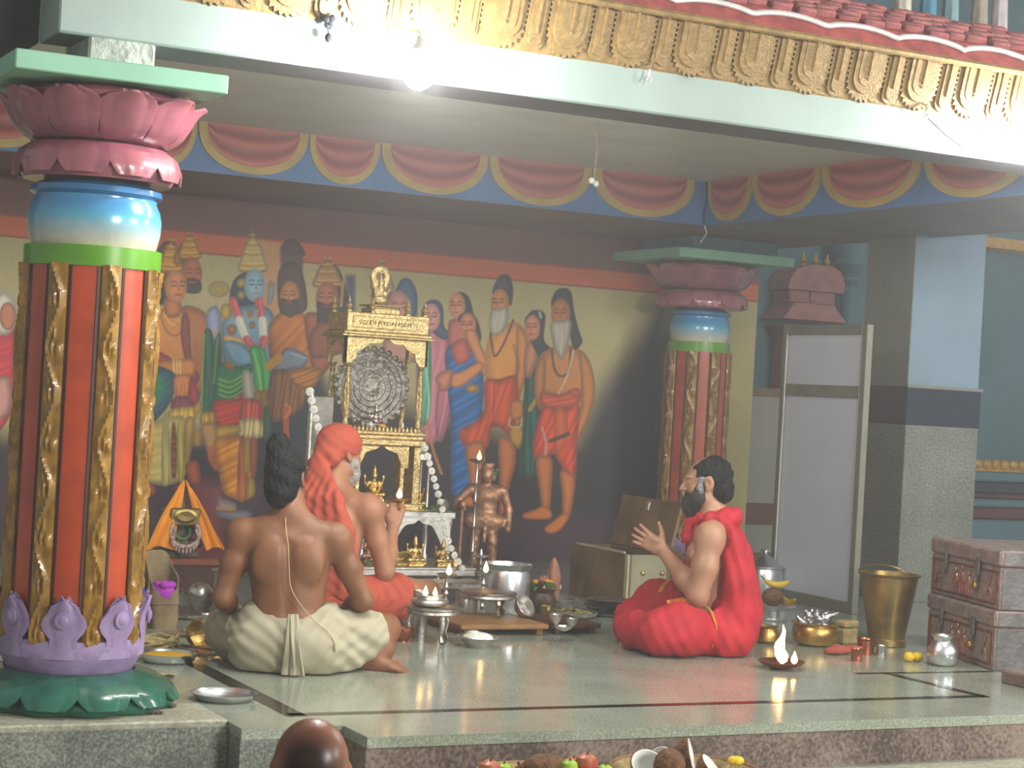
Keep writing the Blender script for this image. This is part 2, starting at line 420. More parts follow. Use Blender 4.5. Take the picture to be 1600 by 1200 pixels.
# ================================================================== MURAL WALL (painted figures, flat paint on the back wall)
WX0, WX1, WZ0, WZ1, WY = .25, 5.75, .0, 2.135, 4.62
NX, NZ = int((WX1-WX0)/.0065), int((WZ1-WZ0)/.0065)
gx, gz = np.meshgrid(np.linspace(WX0, WX1, NX), np.linspace(WZ0, WZ1, NZ), indexing='ij')
GX, GZ = gx.ravel(), gz.ravel()
_V = np.stack([GX-CAM[0], np.full_like(GX, WY-CAM[1]), GZ-CAM[2]], 1)
_d = _V@_F
PX = 800+FPX*(_V@_R)/_d; PY = 600-FPX*(_V@_U)/_d       # survey coordinates of the mural drawing
COL = np.zeros((len(PX), 3)); COL[:] = lin('a39a78')
_rs = np.random.RandomState(3)
def H(c): return np.array(lin(c))
def spl(pts, closed=True, n=6):
    P = np.array(pts, float); m = len(P); out = []
    rng = range(m if closed else m-1)
    for i in rng:
        if closed: p0, p1, p2, p3 = P[i-1], P[i], P[(i+1) % m], P[(i+2) % m]
        else: p0, p1, p2, p3 = P[max(i-1, 0)], P[i], P[i+1], P[min(i+2, m-1)]
        for k in range(n):
            t = k/n
            out.append(.5*((2*p1)+(-p0+p2)*t+(2*p0-5*p1+4*p2-p3)*t*t+(-p0+3*p1-3*p2+p3)*t**3))
    if not closed: out.append(P[-1])
    return np.array(out)
def segd(x, y, a, b):
    d = b-a; L = max(d@d, 1e-9); t = np.clip(((x-a[0])*d[0]+(y-a[1])*d[1])/L, 0, 1)
    return np.hypot(x-a[0]-t*d[0], y-a[1]-t*d[1])
def blob(pts, col, soft=1.6, smooth=True, shade=11., dark=.48, folds=None, a=1.0, edge=None):
    """filled shape with soft rim shading; folds = (angle_deg, wavelength, amount)"""
    Q = spl(pts) if smooth else np.array(pts, float)
    s = np.where((PX > Q[:, 0].min()-soft-1) & (PX < Q[:, 0].max()+soft+1) & (PY > Q[:, 1].min()-soft-1) & (PY < Q[:, 1].max()+soft+1))[0]
    if len(s) == 0: return
    x, y = PX[s], PY[s]; ins = np.zeros(len(s), bool); dm = np.full(len(s), 1e9)
    n = len(Q)
    for i in range(n):
        p, q = Q[i], Q[(i+1) % n]
        c = (p[1] > y) != (q[1] > y)
        with np.errstate(divide='ignore', invalid='ignore'):
            ins ^= c & (x < (q[0]-p[0])*(y-p[1])/(q[1]-p[1]+1e-12)+p[0])
        dm = np.minimum(dm, segd(x, y, p, q))
    sd = np.where(ins, -dm, dm); al = np.clip(.5-sd/soft, 0, 1)*a
    c0 = H(col) if isinstance(col, str) else np.array(col)
    c = np.repeat(c0[None], len(s), 0)
    if shade:
        t = np.clip(-sd/shade, 0, 1)[:, None]; t = t*t*(3-2*t); c = c*(dark+(1.06-dark)*t)
    if folds:
        g = math.radians(folds[0]); ph = (x*math.cos(g)+y*math.sin(g))/folds[1]*2*PI
        c = c*(1+folds[2]*np.sin(ph+1.3*np.sin(ph*.37+y*.05)))[:, None]
    COL[s] = COL[s]*(1-al[:, None])+np.clip(c, 0, 1)*al[:, None]
    if edge:
        b = np.clip(1-np.abs(sd)/1.3, 0, 1)*.6; COL[s] = COL[s]*(1-b[:, None])+H(edge)*b[:, None]
def stroke(pts, wd, col, a=.9, smooth=True):
    Q = spl(pts, False, 5) if smooth else np.array(pts, float)
    s = np.where((PX > Q[:, 0].min()-wd-2) & (PX < Q[:, 0].max()+wd+2) & (PY > Q[:, 1].min()-wd-2) & (PY < Q[:, 1].max()+wd+2))[0]
    if len(s) == 0: return
    dm = np.full(len(s), 1e9)
    for p, q in zip(Q, Q[1:]): dm = np.minimum(dm, segd(PX[s], PY[s], p, q))
    al = np.clip((wd/2+.8-dm)/1.4, 0, 1)*a; COL[s] = COL[s]*(1-al[:, None])+H(col)*al[:, None]
def oval(cx, cy, rx, ry, col, rot=0, **k):
    r = math.radians(rot); blob([(cx+rx*math.cos(t)*math.cos(r)-ry*math.sin(t)*math.sin(r), cy+rx*math.cos(t)*math.sin(r)+ry*math.sin(t)*math.cos(r)) for t in np.linspace(0, 2*PI, 12, endpoint=False)], col, **k)
def face(cx, cy, w, h, skin, turn=0., beard=None, brow='2a1c18', lips='8a4038'):
    oval(cx, cy, w/2, h/2, skin, shade=w*.35, dark=.72)
    ex = turn*w*.16
    for s in (-1, 1):
        X = cx+ex+s*w*.2; stroke([(X-w*.12, cy-h*.13), (X, cy-h*.165), (X+w*.12, cy-h*.13)], 1.7, brow, .85)
        stroke([(X-w*.09, cy-h*.03), (X+w*.09, cy-h*.03)], 2.2, '1c1412', .85)
    stroke([(cx+ex, cy-h*.05), (cx+ex+turn*w*.08, cy+h*.12)], 2.2, '6b4030', .6)
    if beard: blob([(cx-w*.45, cy+h*.1), (cx, cy+h*.16), (cx+w*.45, cy+h*.1), (cx+w*.36, cy+h*.55), (cx, cy+h*.75), (cx-w*.36, cy+h*.55)], beard, shade=5)
    stroke([(cx+ex-w*.12, cy+h*.24), (cx+ex+w*.12, cy+h*.24)], 2.8, lips, .85)
def crown(cx, cy, w, h, col='b08a48'):
    blob([(cx-w/2, cy), (cx-w*.45, cy-h*.3), (cx-w*.28, cy-h*.62), (cx-w*.07, cy-h*.8), (cx, cy-h), (cx+w*.07, cy-h*.8), (cx+w*.28, cy-h*.62), (cx+w*.45, cy-h*.3), (cx+w/2, cy)], col, shade=6)
    for t in (.02, .14, .4, .62, .8): stroke([(cx-w*(.48-.4*t), cy-h*t), (cx, cy-h*t+2), (cx+w*(.48-.4*t), cy-h*t)], 1.8, '6e4a24', .6); stroke([(cx-w*(.44-.4*t), cy-h*t-3), (cx+w*(.44-.4*t), cy-h*t-3)], 1.2, 'd9bb7a', .6)
def beads(pts, col, r, step):
    Q = spl(pts, False, 12); acc = 0
    for p, q in zip(Q, Q[1:]):
        acc += np.hypot(*(q-p))
        if acc >= step: oval(p[0], p[1], r, r, col, shade=r, soft=1.2); acc = 0

# grounds ----------------------------------------------------------------
yb = lambda x: 0
zt = GZ
COL[GZ > 1.80] = H('b06a50')                         # orange band
COL[GZ > 1.915] = H('6f4f4a')                        # brown above it
m_ = (np.abs(GZ-1.80) < .006) | (np.abs(GZ-1.915) < .006); COL[m_] = H('8a5244')
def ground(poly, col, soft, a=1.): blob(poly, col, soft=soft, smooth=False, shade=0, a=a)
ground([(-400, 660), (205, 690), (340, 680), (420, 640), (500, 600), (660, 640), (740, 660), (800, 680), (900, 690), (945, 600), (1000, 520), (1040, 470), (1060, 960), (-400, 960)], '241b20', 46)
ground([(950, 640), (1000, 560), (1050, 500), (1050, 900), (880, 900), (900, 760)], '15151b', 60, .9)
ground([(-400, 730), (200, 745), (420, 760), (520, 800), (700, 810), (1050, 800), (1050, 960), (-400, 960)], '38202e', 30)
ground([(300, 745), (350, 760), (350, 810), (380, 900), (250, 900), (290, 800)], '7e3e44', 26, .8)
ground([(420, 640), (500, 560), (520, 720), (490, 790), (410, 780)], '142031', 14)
ground([(540, 430), (555, 430), (555, 520), (540, 520)], '4d4f5c', 6)
blob([(436, 400), (442, 380), (455, 372), (468, 380), (476, 400)], '4a3a34')
ground([(437, 398), (474, 398), (470, 520), (440, 520)], '5a4640', 4)
ground([(400, 375), (438, 380), (436, 500), (405, 500)], 'b08a6a', 5)

# white haired figure by the far left --------------------------------------
blob([(-20, 500), (20, 498), (22, 610), (10, 660), (-20, 670)], 'b34a50', folds=(70, 14, .12)); blob([(-15, 600), (14, 590), (16, 640), (-15, 660)], 'b98f86')
oval(6, 490, 20, 34, 'c9c4b8'); oval(12, 494, 13, 22, 'b07c66', shade=6)
# bearded crowned man at the back of the first pair ------------------------
blob([(268, 505), (285, 480), (300, 478), (322, 490), (334, 520), (328, 590), (310, 620), (280, 620), (268, 570)], 'a06a48', shade=16)
blob([(278, 395), (283, 380), (296, 372), (308, 392), (308, 420), (300, 440), (280, 430)], '5a4636')
crown(296, 404, 34, 46); face(300, 428, 32, 52, 'a06848', .5)
blob([(287, 440), (299, 434), (314, 440), (314, 455), (304, 459), (290, 456)], '38302c', shade=4); stroke([(295, 441), (306, 441)], 2, 'a0605a')
# first crowned youth ------------------------------------------------------
blob([(246, 400), (250, 385), (262, 376), (276, 384), (280, 420), (262, 470), (248, 470)], '6b4a34')
blob([(222, 520), (232, 492), (254, 482), (282, 482), (298, 498), (306, 530), (302, 580), (285, 610), (245, 612), (224, 590)], 'b98458', shade=18, dark=.66)
blob([(256, 470), (278, 466), (284, 490), (262, 496)], 'b07a50')
blob([(246, 445), (252, 436), (258, 460), (252, 476), (240, 470)], '2e241f')
crown(267, 424, 34, 58, 'b58b48'); oval(277, 404, 6, 12, 'a5803f'); face(275, 448, 34, 52, 'bb8660', .6)
stroke([(250, 490), (262, 520), (280, 522), (290, 495)], 2, '7d5a30'); stroke([(256, 490), (270, 508), (284, 492)], 2, 'd0ad62')
beads([(252, 492), (266, 514), (284, 494)], 'c9a050', 2.2, 9)
blob([(286, 488), (296, 500), (300, 560), (312, 590), (300, 600), (288, 560), (282, 520)], '8a4a48', folds=(20, 6, .15))
blob([(222, 525), (240, 520), (243, 545), (224, 548)], 'bf8a5c'); stroke([(224, 542), (243, 540)], 3, 'd3b070')
blob([(222, 546), (245, 548), (268, 560), (262, 572), (235, 568), (222, 566)], '9a4f4e', folds=(80, 7, .2))
blob([(240, 566), (272, 562), (300, 560), (308, 572), (300, 588), (272, 586), (252, 578)], 'bc8258', shade=8)
for X in (271, 276, 281): stroke([(X, 563), (X+1, 584)], 2, 'd8c68e')
blob([(222, 568), (250, 572), (274, 586), (270, 620), (252, 648), (222, 668)], '1f5660', shade=14, folds=(55, 13, .22)); blob([(232, 590), (252, 588), (256, 610), (240, 630), (230, 618)], '3f8a4c', soft=10, shade=0, a=.6)
blob([(272, 590), (296, 586), (298, 606), (290, 622), (274, 620)], 'bb8056', shade=6)
for X in (277, 283, 289): stroke([(X, 602), (X-2, 620)], 1, '7a4a34')
blob([(298, 590), (312, 615), (308, 632), (294, 626)], 'a04048'); blob([(270, 622), (295, 620), (304, 642), (270, 645)], '7a3c40', folds=(5, 6, .3))
blob([(266, 640), (302, 636), (306, 656), (266, 660)], 'c0a260', folds=(5, 8, .25)); blob([(302, 636), (312, 628), (316, 640), (304, 648)], 'c99c40')
blob([(221, 672), (250, 655), (272, 650), (290, 655), (296, 700), (288, 745), (262, 758), (232, 752), (222, 720)], 'beb07c', shade=12, folds=(78, 15, .10))
blob([(255, 652), (262, 652), (268, 720), (268, 752), (254, 758), (252, 720)], 'c8bb86', folds=(0, 5, .18)); blob([(268, 668), (275, 668), (276, 740), (268, 740)], '9a5f3c', folds=(90, 12, .45)); blob([(277, 664), (290, 660), (288, 745), (278, 745)], 'c9bc78', folds=(0, 7, .2))
blob([(288, 660), (304, 655), (300, 700), (290, 735)], 'b99a62'); blob([(303, 675), (313, 672), (314, 694), (303, 696)], 'c69c62')
blob([(222, 752), (236, 755), (244, 768), (232, 777), (220, 770)], 'ab6248'); blob([(290, 728), (308, 720), (314, 752), (298, 756)], 'ab6248'); blob([(270, 762), (290, 752), (294, 760), (272, 764)], 'a85c48')
# blue skinned crowned figure with garland ---------------------------------
oval(342, 452, 17, 13, 'a08c58', a=.7); oval(342, 452, 8, 6, 'b8a468', a=.7); stroke([(336, 466), (345, 500)], 4, '9a8a80', .6)
blob([(322, 490), (338, 478), (346, 500), (342, 530), (326, 535)], '8d94a6'); stroke([(322, 517), (340, 520)], 5, 'b08a4e')
blob([(358, 470), (364, 440), (384, 424), (402, 430), (400, 470), (380, 500), (360, 495)], '30384a')
blob([(346, 520), (352, 492), (375, 480), (402, 476), (424, 486), (434, 520), (432, 560), (418, 590), (380, 600), (352, 580)], '7794a2', shade=16)
blob([(345, 520), (330, 545), (322, 560), (326, 600), (344, 610)], '41584c')
crown(395, 424, 42, 68, 'b2a071'); face(398, 446, 33, 52, '8aa2ac', .35, brow='2a3038', lips='8a6a70'); blob([(420, 440), (430, 445), (426, 470), (418, 475)], '97a4a2')
oval(377, 442, 7, 7, 'b8a060'); oval(377, 461, 6, 6, 'b8a060'); oval(353, 487, 9, 13, 'b59a55'); oval(421, 446, 4, 5, 'b8a060')
g = [(364, 470), (374, 500), (385, 530), (396, 545)]; g2 = [(404, 470), (410, 500), (412, 530), (408, 548)]
for k, (a_, b_) in enumerate(((g[0], g[1]), (g[1], g[2]), (g[2], g[3]), (g2[0], g2[1]), (g2[1], g2[2]), (g2[2], g2[3]))):
    stroke([a_, b_], 12, 'b0575a' if k % 3 != 1 else 'c9c6b4', .95); stroke([(a_[0]+2, a_[1]), (b_[0]+2, b_[1])], 3, 'd08a86' if k % 3 != 1 else 'dcdacb', .6)
oval(391, 490, 5, 6, 'b8905a'); oval(394, 508, 5, 6, 'a8885a'); beads([(380, 484), (392, 500), (404, 484)], 'c9b070', 2, 6)
stroke([(354, 528), (376, 533)], 9, 'b58a4a'); stroke([(356, 528), (376, 533)], 2, 'd8bd80')
blob([(350, 536), (372, 534), (388, 545), (396, 562), (384, 573), (362, 566)], '7d9aab', shade=8); oval(362, 515, 8, 9, 'a2723c')
blob([(318, 520), (332, 520), (336, 580), (334, 648), (314, 648), (316, 580)], '255c44', folds=(2, 9, .35)); stroke([(319, 522), (316, 600), (315, 646)], 2, '7fa75c'); stroke([(340, 526), (334, 600)], 2, '5d944c')
blob([(344, 568), (372, 572), (394, 570), (388, 600), (370, 620), (340, 628), (336, 600)], '2f7050', shade=10); 
for k in range(4): stroke([(342, 592+k*8), (360, 597+k*8), (382, 584+k*8)], 2.4, '9bb860', .7)
oval(358, 571, 9, 5, 'c08a4a', rot=30)
blob([(334, 628), (370, 622), (384, 606), (392, 650), (372, 668), (340, 668)], 'b04a40', shade=12, folds=(75, 9, .14))
blob([(380, 580), (392, 582), (398, 610), (396, 626), (382, 622), (378, 600)], 'b7b2a4')
blob([(390, 545), (402, 540), (412, 560), (416, 610), (400, 612), (394, 570)], '4f9a5c', shade=6); blob([(404, 542), (414, 548), (422, 580), (424, 606), (412, 610), (408, 570)], '5aa465', shade=6)
stroke([(396, 548), (404, 580), (408, 608)], 2.5, 'a9cf8c', .6)
for X in (398, 408, 416): blob([(X, 612), (X+9, 610), (X+10, 634), (X+1, 636)], 'a5824a')
blob([(314, 646), (334, 644), (336, 662), (314, 664)], 'b99a5a', folds=(0, 7, .3)); blob([(314, 664), (338, 664), (338, 700), (328, 712), (318, 690)], 'b08a66', shade=8)
blob([(380, 626), (406, 626), (410, 656), (376, 658)], 'b25a50', folds=(5, 7, .35)); blob([(376, 656), (410, 656), (412, 682), (376, 684)], 'c4b58a', folds=(5, 8, .35)); blob([(412, 640), (422, 638), (423, 680), (412, 682)], '3f6a4a', folds=(0, 5, .3))
blob([(338, 668), (370, 664), (374, 676), (340, 686)], 'bfa05a'); 
blob([(334, 690), (368, 680), (382, 684), (402, 690), (396, 740), (398, 770), (380, 782), (352, 772), (342, 740)], 'c48a38', shade=14, folds=(62, 13, .18))
blob([(374, 690), (384, 690), (388, 765), (378, 785), (370, 770)], 'b0703a', folds=(0, 5, .2)); blob([(384, 690), (390, 690), (388, 735), (381, 735)], 'c2a860'); blob([(386, 755), (396, 745), (398, 770), (388, 778)], 'b39a48'); blob([(390, 690), (402, 690), (400, 740), (393, 745)], 'a8683e')
stroke([(330, 702), (330, 715), (338, 730)], 10, 'a8604a')
blob([(342, 776), (350, 780), (368, 786), (368, 798), (345, 800), (338, 794)], '9a8c88'); blob([(338, 800), (360, 796), (392, 800), (388, 812), (370, 815), (345, 808)], '8a828a'); stroke([(340, 794), (366, 796)], 4, 'b08a4a')
# brown bearded figure and crowned kings behind the altar -------------------
blob([(418, 520), (432, 492), (452, 484), (478, 492), (496, 520), (500, 580), (470, 600), (430, 590)], 'a8703e', shade=16, folds=(40, 16, .14)); blob([(478, 490), (512, 500), (520, 560), (495, 590), (480, 540)], '8f5a40', shade=12)
blob([(434, 470), (434, 430), (444, 412), (462, 410), (474, 430), (480, 480), (460, 492), (440, 490)], '4e3a38'); face(453, 462, 30, 46, 'a97a52', -.3, beard='453a38')
blob([(420, 596), (440, 550), (456, 544), (480, 556), (474, 574), (445, 580)], '7c838e', shade=8); stroke([(456, 552), (478, 560)], 2, 'aeb4b8', .7); stroke([(420, 572), (436, 560)], 13, 'b58a48')
blob([(425, 580), (470, 584), (486, 600), (470, 640), (430, 660), (420, 640)], '7e5838', folds=(8, 8, .35)); blob([(450, 580), (500, 575), (490, 606), (462, 604)], 'a8763e', folds=(70, 6, .3)); stroke([(446, 640), (448, 700), (446, 745)], 9, 'a85f34'); stroke([(446, 632), (454, 640), (446, 652)], 4, 'b87a50')
blob([(495, 500), (500, 430), (512, 415), (530, 420), (546, 470), (555, 505), (560, 540), (500, 545)], '33303c'); blob([(485, 520), (510, 498), (545, 500), (560, 540), (490, 560)], '7a4c3c')
crown(512, 448, 44, 52, '9a7a56'); face(511, 466, 36, 52, '9c6a50', -.2, beard='3a302f'); stroke([(536, 440), (533, 478)], 4, 'a8884e')
crown(597, 452, 34, 52, '9c8f7c'); face(596, 466, 34, 56, 'a8826e', -.2)
blob([(618, 470), (624, 440), (640, 436), (652, 460), (650, 500), (640, 510)], '46607a'); blob([(600, 560), (612, 500), (650, 500), (662, 560)], 'a58478'); face(624, 482, 36, 56, 'b0897c', 0)
stroke([(603, 480), (610, 460), (625, 452), (645, 470)], 2, '5a5560')
# women at the right of the altar -------------------------------------------
blob([(654, 530), (668, 512), (690, 512), (704, 540), (702, 600), (690, 680), (655, 690), (650, 600)], 'b07a80', shade=14, folds=(10, 14, .12)); blob([(660, 500), (664, 475), (680, 468), (692, 480), (694, 510), (706, 522), (690, 530)], '47586e'); face(674, 496, 28, 44, 'bf938e', -.1)
blob([(655, 522), (672, 522), (674, 600), (670, 656), (655, 652)], '63a288', folds=(4, 9, .2)); stroke([(664, 560), (670, 620), (668, 655)], 3, 'a4c0a4'); stroke([(668, 656), (676, 700), (690, 740)], 4, 'a8785a')
blob([(700, 510), (712, 498), (736, 500), (744, 540), (735, 580), (705, 590)], 'a66a62', shade=10)
blob([(704, 480), (708, 463), (720, 456), (733, 465), (740, 490), (748, 520), (738, 530), (728, 500)], '2b2e3c'); face(714, 478, 26, 42, 'b98a72', -.4)
blob([(685, 600), (700, 575), (708, 590), (705, 640), (690, 690), (680, 670)], 'ab7480', folds=(10, 8, .2))
blob([(695, 560), (710, 535), (730, 545), (748, 545), (756, 600), (750, 690), (738, 770), (706, 770), (704, 660)], '2c5f8c', shade=12, folds=(60, 14, .28)); blob([(704, 545), (716, 530), (730, 532), (735, 560), (715, 570)], 'a86058')
blob([(716, 500), (722, 490), (738, 490), (748, 505), (752, 530), (742, 540), (728, 520)], '2a2c38'); face(731, 508, 26, 38, 'b88068', -.4)
blob([(726, 520), (742, 516), (752, 540), (764, 570), (758, 590), (742, 560)], 'b5805e', shade=6); blob([(700, 585), (720, 580), (748, 565), (756, 575), (735, 595), (716, 606), (704, 602)], 'b5805e', shade=6); blob([(680, 590), (696, 578), (708, 580), (704, 604), (690, 612)], 'b07a66')
oval(738, 607, 11, 7, 'b08440'); oval(738, 607, 4, 4, 'd9b46a')
# first sage -----------------------------------------------------------------
blob([(760, 540), (770, 515), (790, 505), (812, 505), (826, 530), (822, 570), (812, 600), (805, 625), (770, 625), (758, 590)], 'bd8a58', shade=20, dark=.66); blob([(808, 510), (824, 530), (824, 580), (812, 625), (814, 660), (802, 662), (802, 620), (806, 570)], 'b58254', shade=8)
stroke([(803, 540), (810, 570), (806, 590)], 5, '6e4a36', .5)
blob([(769, 455), (773, 444), (782, 430), (796, 431), (802, 455), (798, 478), (790, 470), (772, 460)], '33363f'); face(781, 474, 28, 46, 'b58058', -.6)
blob([(768, 484), (778, 482), (792, 480), (794, 500), (784, 520), (770, 524), (764, 508)], 'aaa596', shade=8, folds=(15, 5, .12))
stroke([(766, 520), (770, 548), (775, 556), (788, 535), (802, 500)], 3, '4a2e24'); beads([(766, 520), (770, 548), (775, 556), (788, 535), (802, 500)], '6b4030', 1.7, 6)
blob([(757, 595), (780, 592), (808, 590), (808, 650), (795, 680), (782, 668), (768, 670), (760, 700), (726, 698), (718, 672), (740, 660), (756, 640)], 'b5583c', shade=14, folds=(15, 13, .16)); stroke([(772, 594), (771, 650), (766, 668)], 2, '6e2e28', .7)
blob([(728, 698), (754, 690), (758, 720), (750, 760), (748, 785), (738, 790), (732, 740)], 'b07350', shade=10); blob([(780, 685), (802, 690), (806, 720), (796, 760), (790, 790), (782, 790), (780, 740)], 'b07350', shade=10)
blob([(708, 782), (730, 776), (745, 775), (742, 790), (716, 789)], 'b0704c', shade=5); blob([(782, 780), (793, 780), (790, 798), (780, 806)], 'ab6a4c', shade=5)
blob([(797, 668), (812, 664), (820, 680), (812, 700), (806, 698), (797, 688)], 'a8853e', shade=6); stroke([(797, 652), (797, 666), (814, 666), (815, 650)], 2, 'b9a888')
blob([(797, 630), (816, 626), (818, 650), (800, 655)], 'b07a52', shade=6)
# second woman and sage ---------------------------------------------------------
blob([(818, 620), (826, 560), (850, 560), (846, 640), (842, 735), (812, 740), (816, 680)], '1f4f45', shade=10, folds=(2, 9, .45)); blob([(822, 540), (838, 530), (840, 560), (828, 590), (818, 580)], 'b08064'); 
blob([(820, 510), (826, 490), (838, 484), (852, 492), (850, 530), (860, 545), (844, 560)], '2c2f38'); face(832, 512, 24, 40, 'b5806a', -.4); stroke([(843, 488), (845, 496)], 3, 'aeb0ac'); stroke([(828, 640), (838, 624)], 6, 'a88f3c')
blob([(842, 560), (858, 545), (880, 538), (905, 545), (922, 570), (926, 600), (905, 620), (850, 620), (838, 600)], 'ab7a52', shade=18, dark=.62)
blob([(905, 548), (922, 566), (930, 610), (918, 660), (900, 690), (890, 685), (906, 640), (908, 600)], 'a8764e', shade=8); blob([(838, 570), (852, 560), (850, 620), (842, 640), (834, 610)], 'a8764e', shade=8)
blob([(862, 480), (866, 458), (878, 450), (892, 456), (898, 490), (906, 520), (910, 535), (896, 545), (884, 500)], '2f3138'); blob([(862, 480), (866, 460), (878, 451), (890, 458), (893, 482), (878, 478)], '33353c')
face(876, 490, 30, 46, 'a3714c', -.1); blob([(860, 505), (876, 500), (892, 502), (890, 530), (880, 560), (870, 555), (862, 530)], 'a39c8e', shade=9, folds=(5, 5, .14))
stroke([(862, 545), (866, 575), (876, 588), (888, 580), (892, 545)], 3, '40291f'); beads([(862, 545), (866, 575), (876, 588), (888, 580), (892, 545)], '5a3a2a', 1.7, 6); stroke([(896, 548), (885, 590), (872, 616)], 2, 'b8b3a2')
blob([(845, 612), (875, 616), (902, 606), (906, 630), (880, 640), (848, 638)], 'b05a44', folds=(80, 7, .2)); oval(898, 614, 9, 7, 'b8644a')
blob([(848, 636), (880, 640), (905, 632), (902, 690), (900, 745), (888, 745), (872, 720), (864, 710), (850, 720), (835, 715), (833, 690)], 'b5533a', shade=12, folds=(25, 12, .2)); blob([(866, 640), (884, 640), (886, 690), (868, 712)], 'b86a48', a=.7)
stroke([(847, 668), (853, 690), (852, 712)], 3, 'a89a90', .9); stroke([(860, 689), (888, 678)], 6, '25222a')
blob([(838, 716), (862, 716), (862, 760), (858, 800), (848, 800), (842, 760)], 'ab7048', shade=9); blob([(876, 735), (898, 745), (896, 780), (890, 808), (880, 806), (878, 770)], 'ab7048', shade=9)
blob([(817, 803), (835, 796), (850, 790), (862, 800), (858, 811), (822, 811)], 'ab6e44', shade=5); blob([(850, 826), (866, 812), (880, 802), (890, 806), (876, 828), (860, 834)], 'ab6e44', shade=5)
# weathering: slow stains that keep their own shape
n_ = (np.sin(GX*3.1+1.7*np.sin(GZ*4))+np.sin(GX*7.3+GZ*5.1)*.5)*.035
COL *= (1+n_+_rs.normal(0, .012, len(n_)))[:, None]
# soot streaks by the throne of lamps
wall_b_v = np.stack([GX, np.full_like(GX, WY), GZ], 1)
me = bpy.data.meshes.new('mural'); ii = np.arange(NX*NZ).reshape(NX, NZ)
q = np.stack([ii[:-1, :-1], ii[1:, :-1], ii[1:, 1:], ii[:-1, 1:]], -1).reshape(-1, 4)
me.vertices.add(len(GX)); me.vertices.foreach_set('co', wall_b_v.astype(np.float32).ravel())
me.loops.add(q.size); me.loops.foreach_set('vertex_index', q.astype(np.int32).ravel())
me.polygons.add(len(q)); me.polygons.foreach_set('loop_start', np.arange(0, q.size, 4, dtype=np.int32)); 
me.update(calc_edges=True)
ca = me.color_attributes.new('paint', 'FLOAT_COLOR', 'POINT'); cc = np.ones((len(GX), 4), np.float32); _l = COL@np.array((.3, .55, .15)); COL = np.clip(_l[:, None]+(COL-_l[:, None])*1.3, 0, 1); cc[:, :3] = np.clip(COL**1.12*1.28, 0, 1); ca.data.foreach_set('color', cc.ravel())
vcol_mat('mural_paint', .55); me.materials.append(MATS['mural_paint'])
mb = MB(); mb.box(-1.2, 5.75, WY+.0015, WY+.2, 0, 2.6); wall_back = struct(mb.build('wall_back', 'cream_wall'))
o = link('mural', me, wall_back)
o['label'] = 'mural of crowned, haloed and bearded standing figures'
# ================================================================== COLUMNS
mat('col_red', 'c2481f', .34, 0, .10, 7, .05, 30, coat=.25, col2='a83c1a')
mat('col_gold', '946c20', .36, .1, .25, 26, .06, 80, coat=.3)
mat('col_shade', '3a1c16', .5, 0, .2, 20)
mat('col_green', '5f9a16', .3, 0, .1, 10, coat=.4)
mat('col_aqua', '8fc4a4', .5, 0, .06, 5)
mat('col_pink', 'a8626a', .28, 0, .22, 9, .1, 30, coat=.4, col2='8c5060')
mat('col_lavender', '8a749c', .5, 0, .18, 12, .15, 40, col2='a08ab0')
mat('col_lotus', '1f5a48', .25, 0, .25, 9, .1, 30, coat=.4)
mat('col_blue', '2f6f9e', .22, 0, .1, 8, coat=.5)
mat('col_stone', '6a5550', .5, 0, .2, 10)
def petal(prof, wid, thick=.008, nu=9, crease=.006, tip=.0):
    """a petal wrapped on the column: prof(v) -> (r, z); wid(v) -> half width as an angle"""
    def fn(u, v):
        r, z = prof(v); a = wid(v)*u
        r += crease*(1-abs(u))**.7-crease*.9*math.exp(-((abs(u)-.62)/.12)**2)*(.3+.7*v); z -= tip*(u*u)
        return (r*math.sin(a), -r*math.cos(a), z)
    return patch(fn, nu, 10, thick)
def lerp_prof(pts):
    A = np.array(pts, float); s = np.r_[0, np.cumsum(np.hypot(*np.diff(A, axis=0).T))]; s /= s[-1]
    return lambda v: (float(np.interp(v, s, A[:, 0])), float(np.interp(v, s, A[:, 1])))
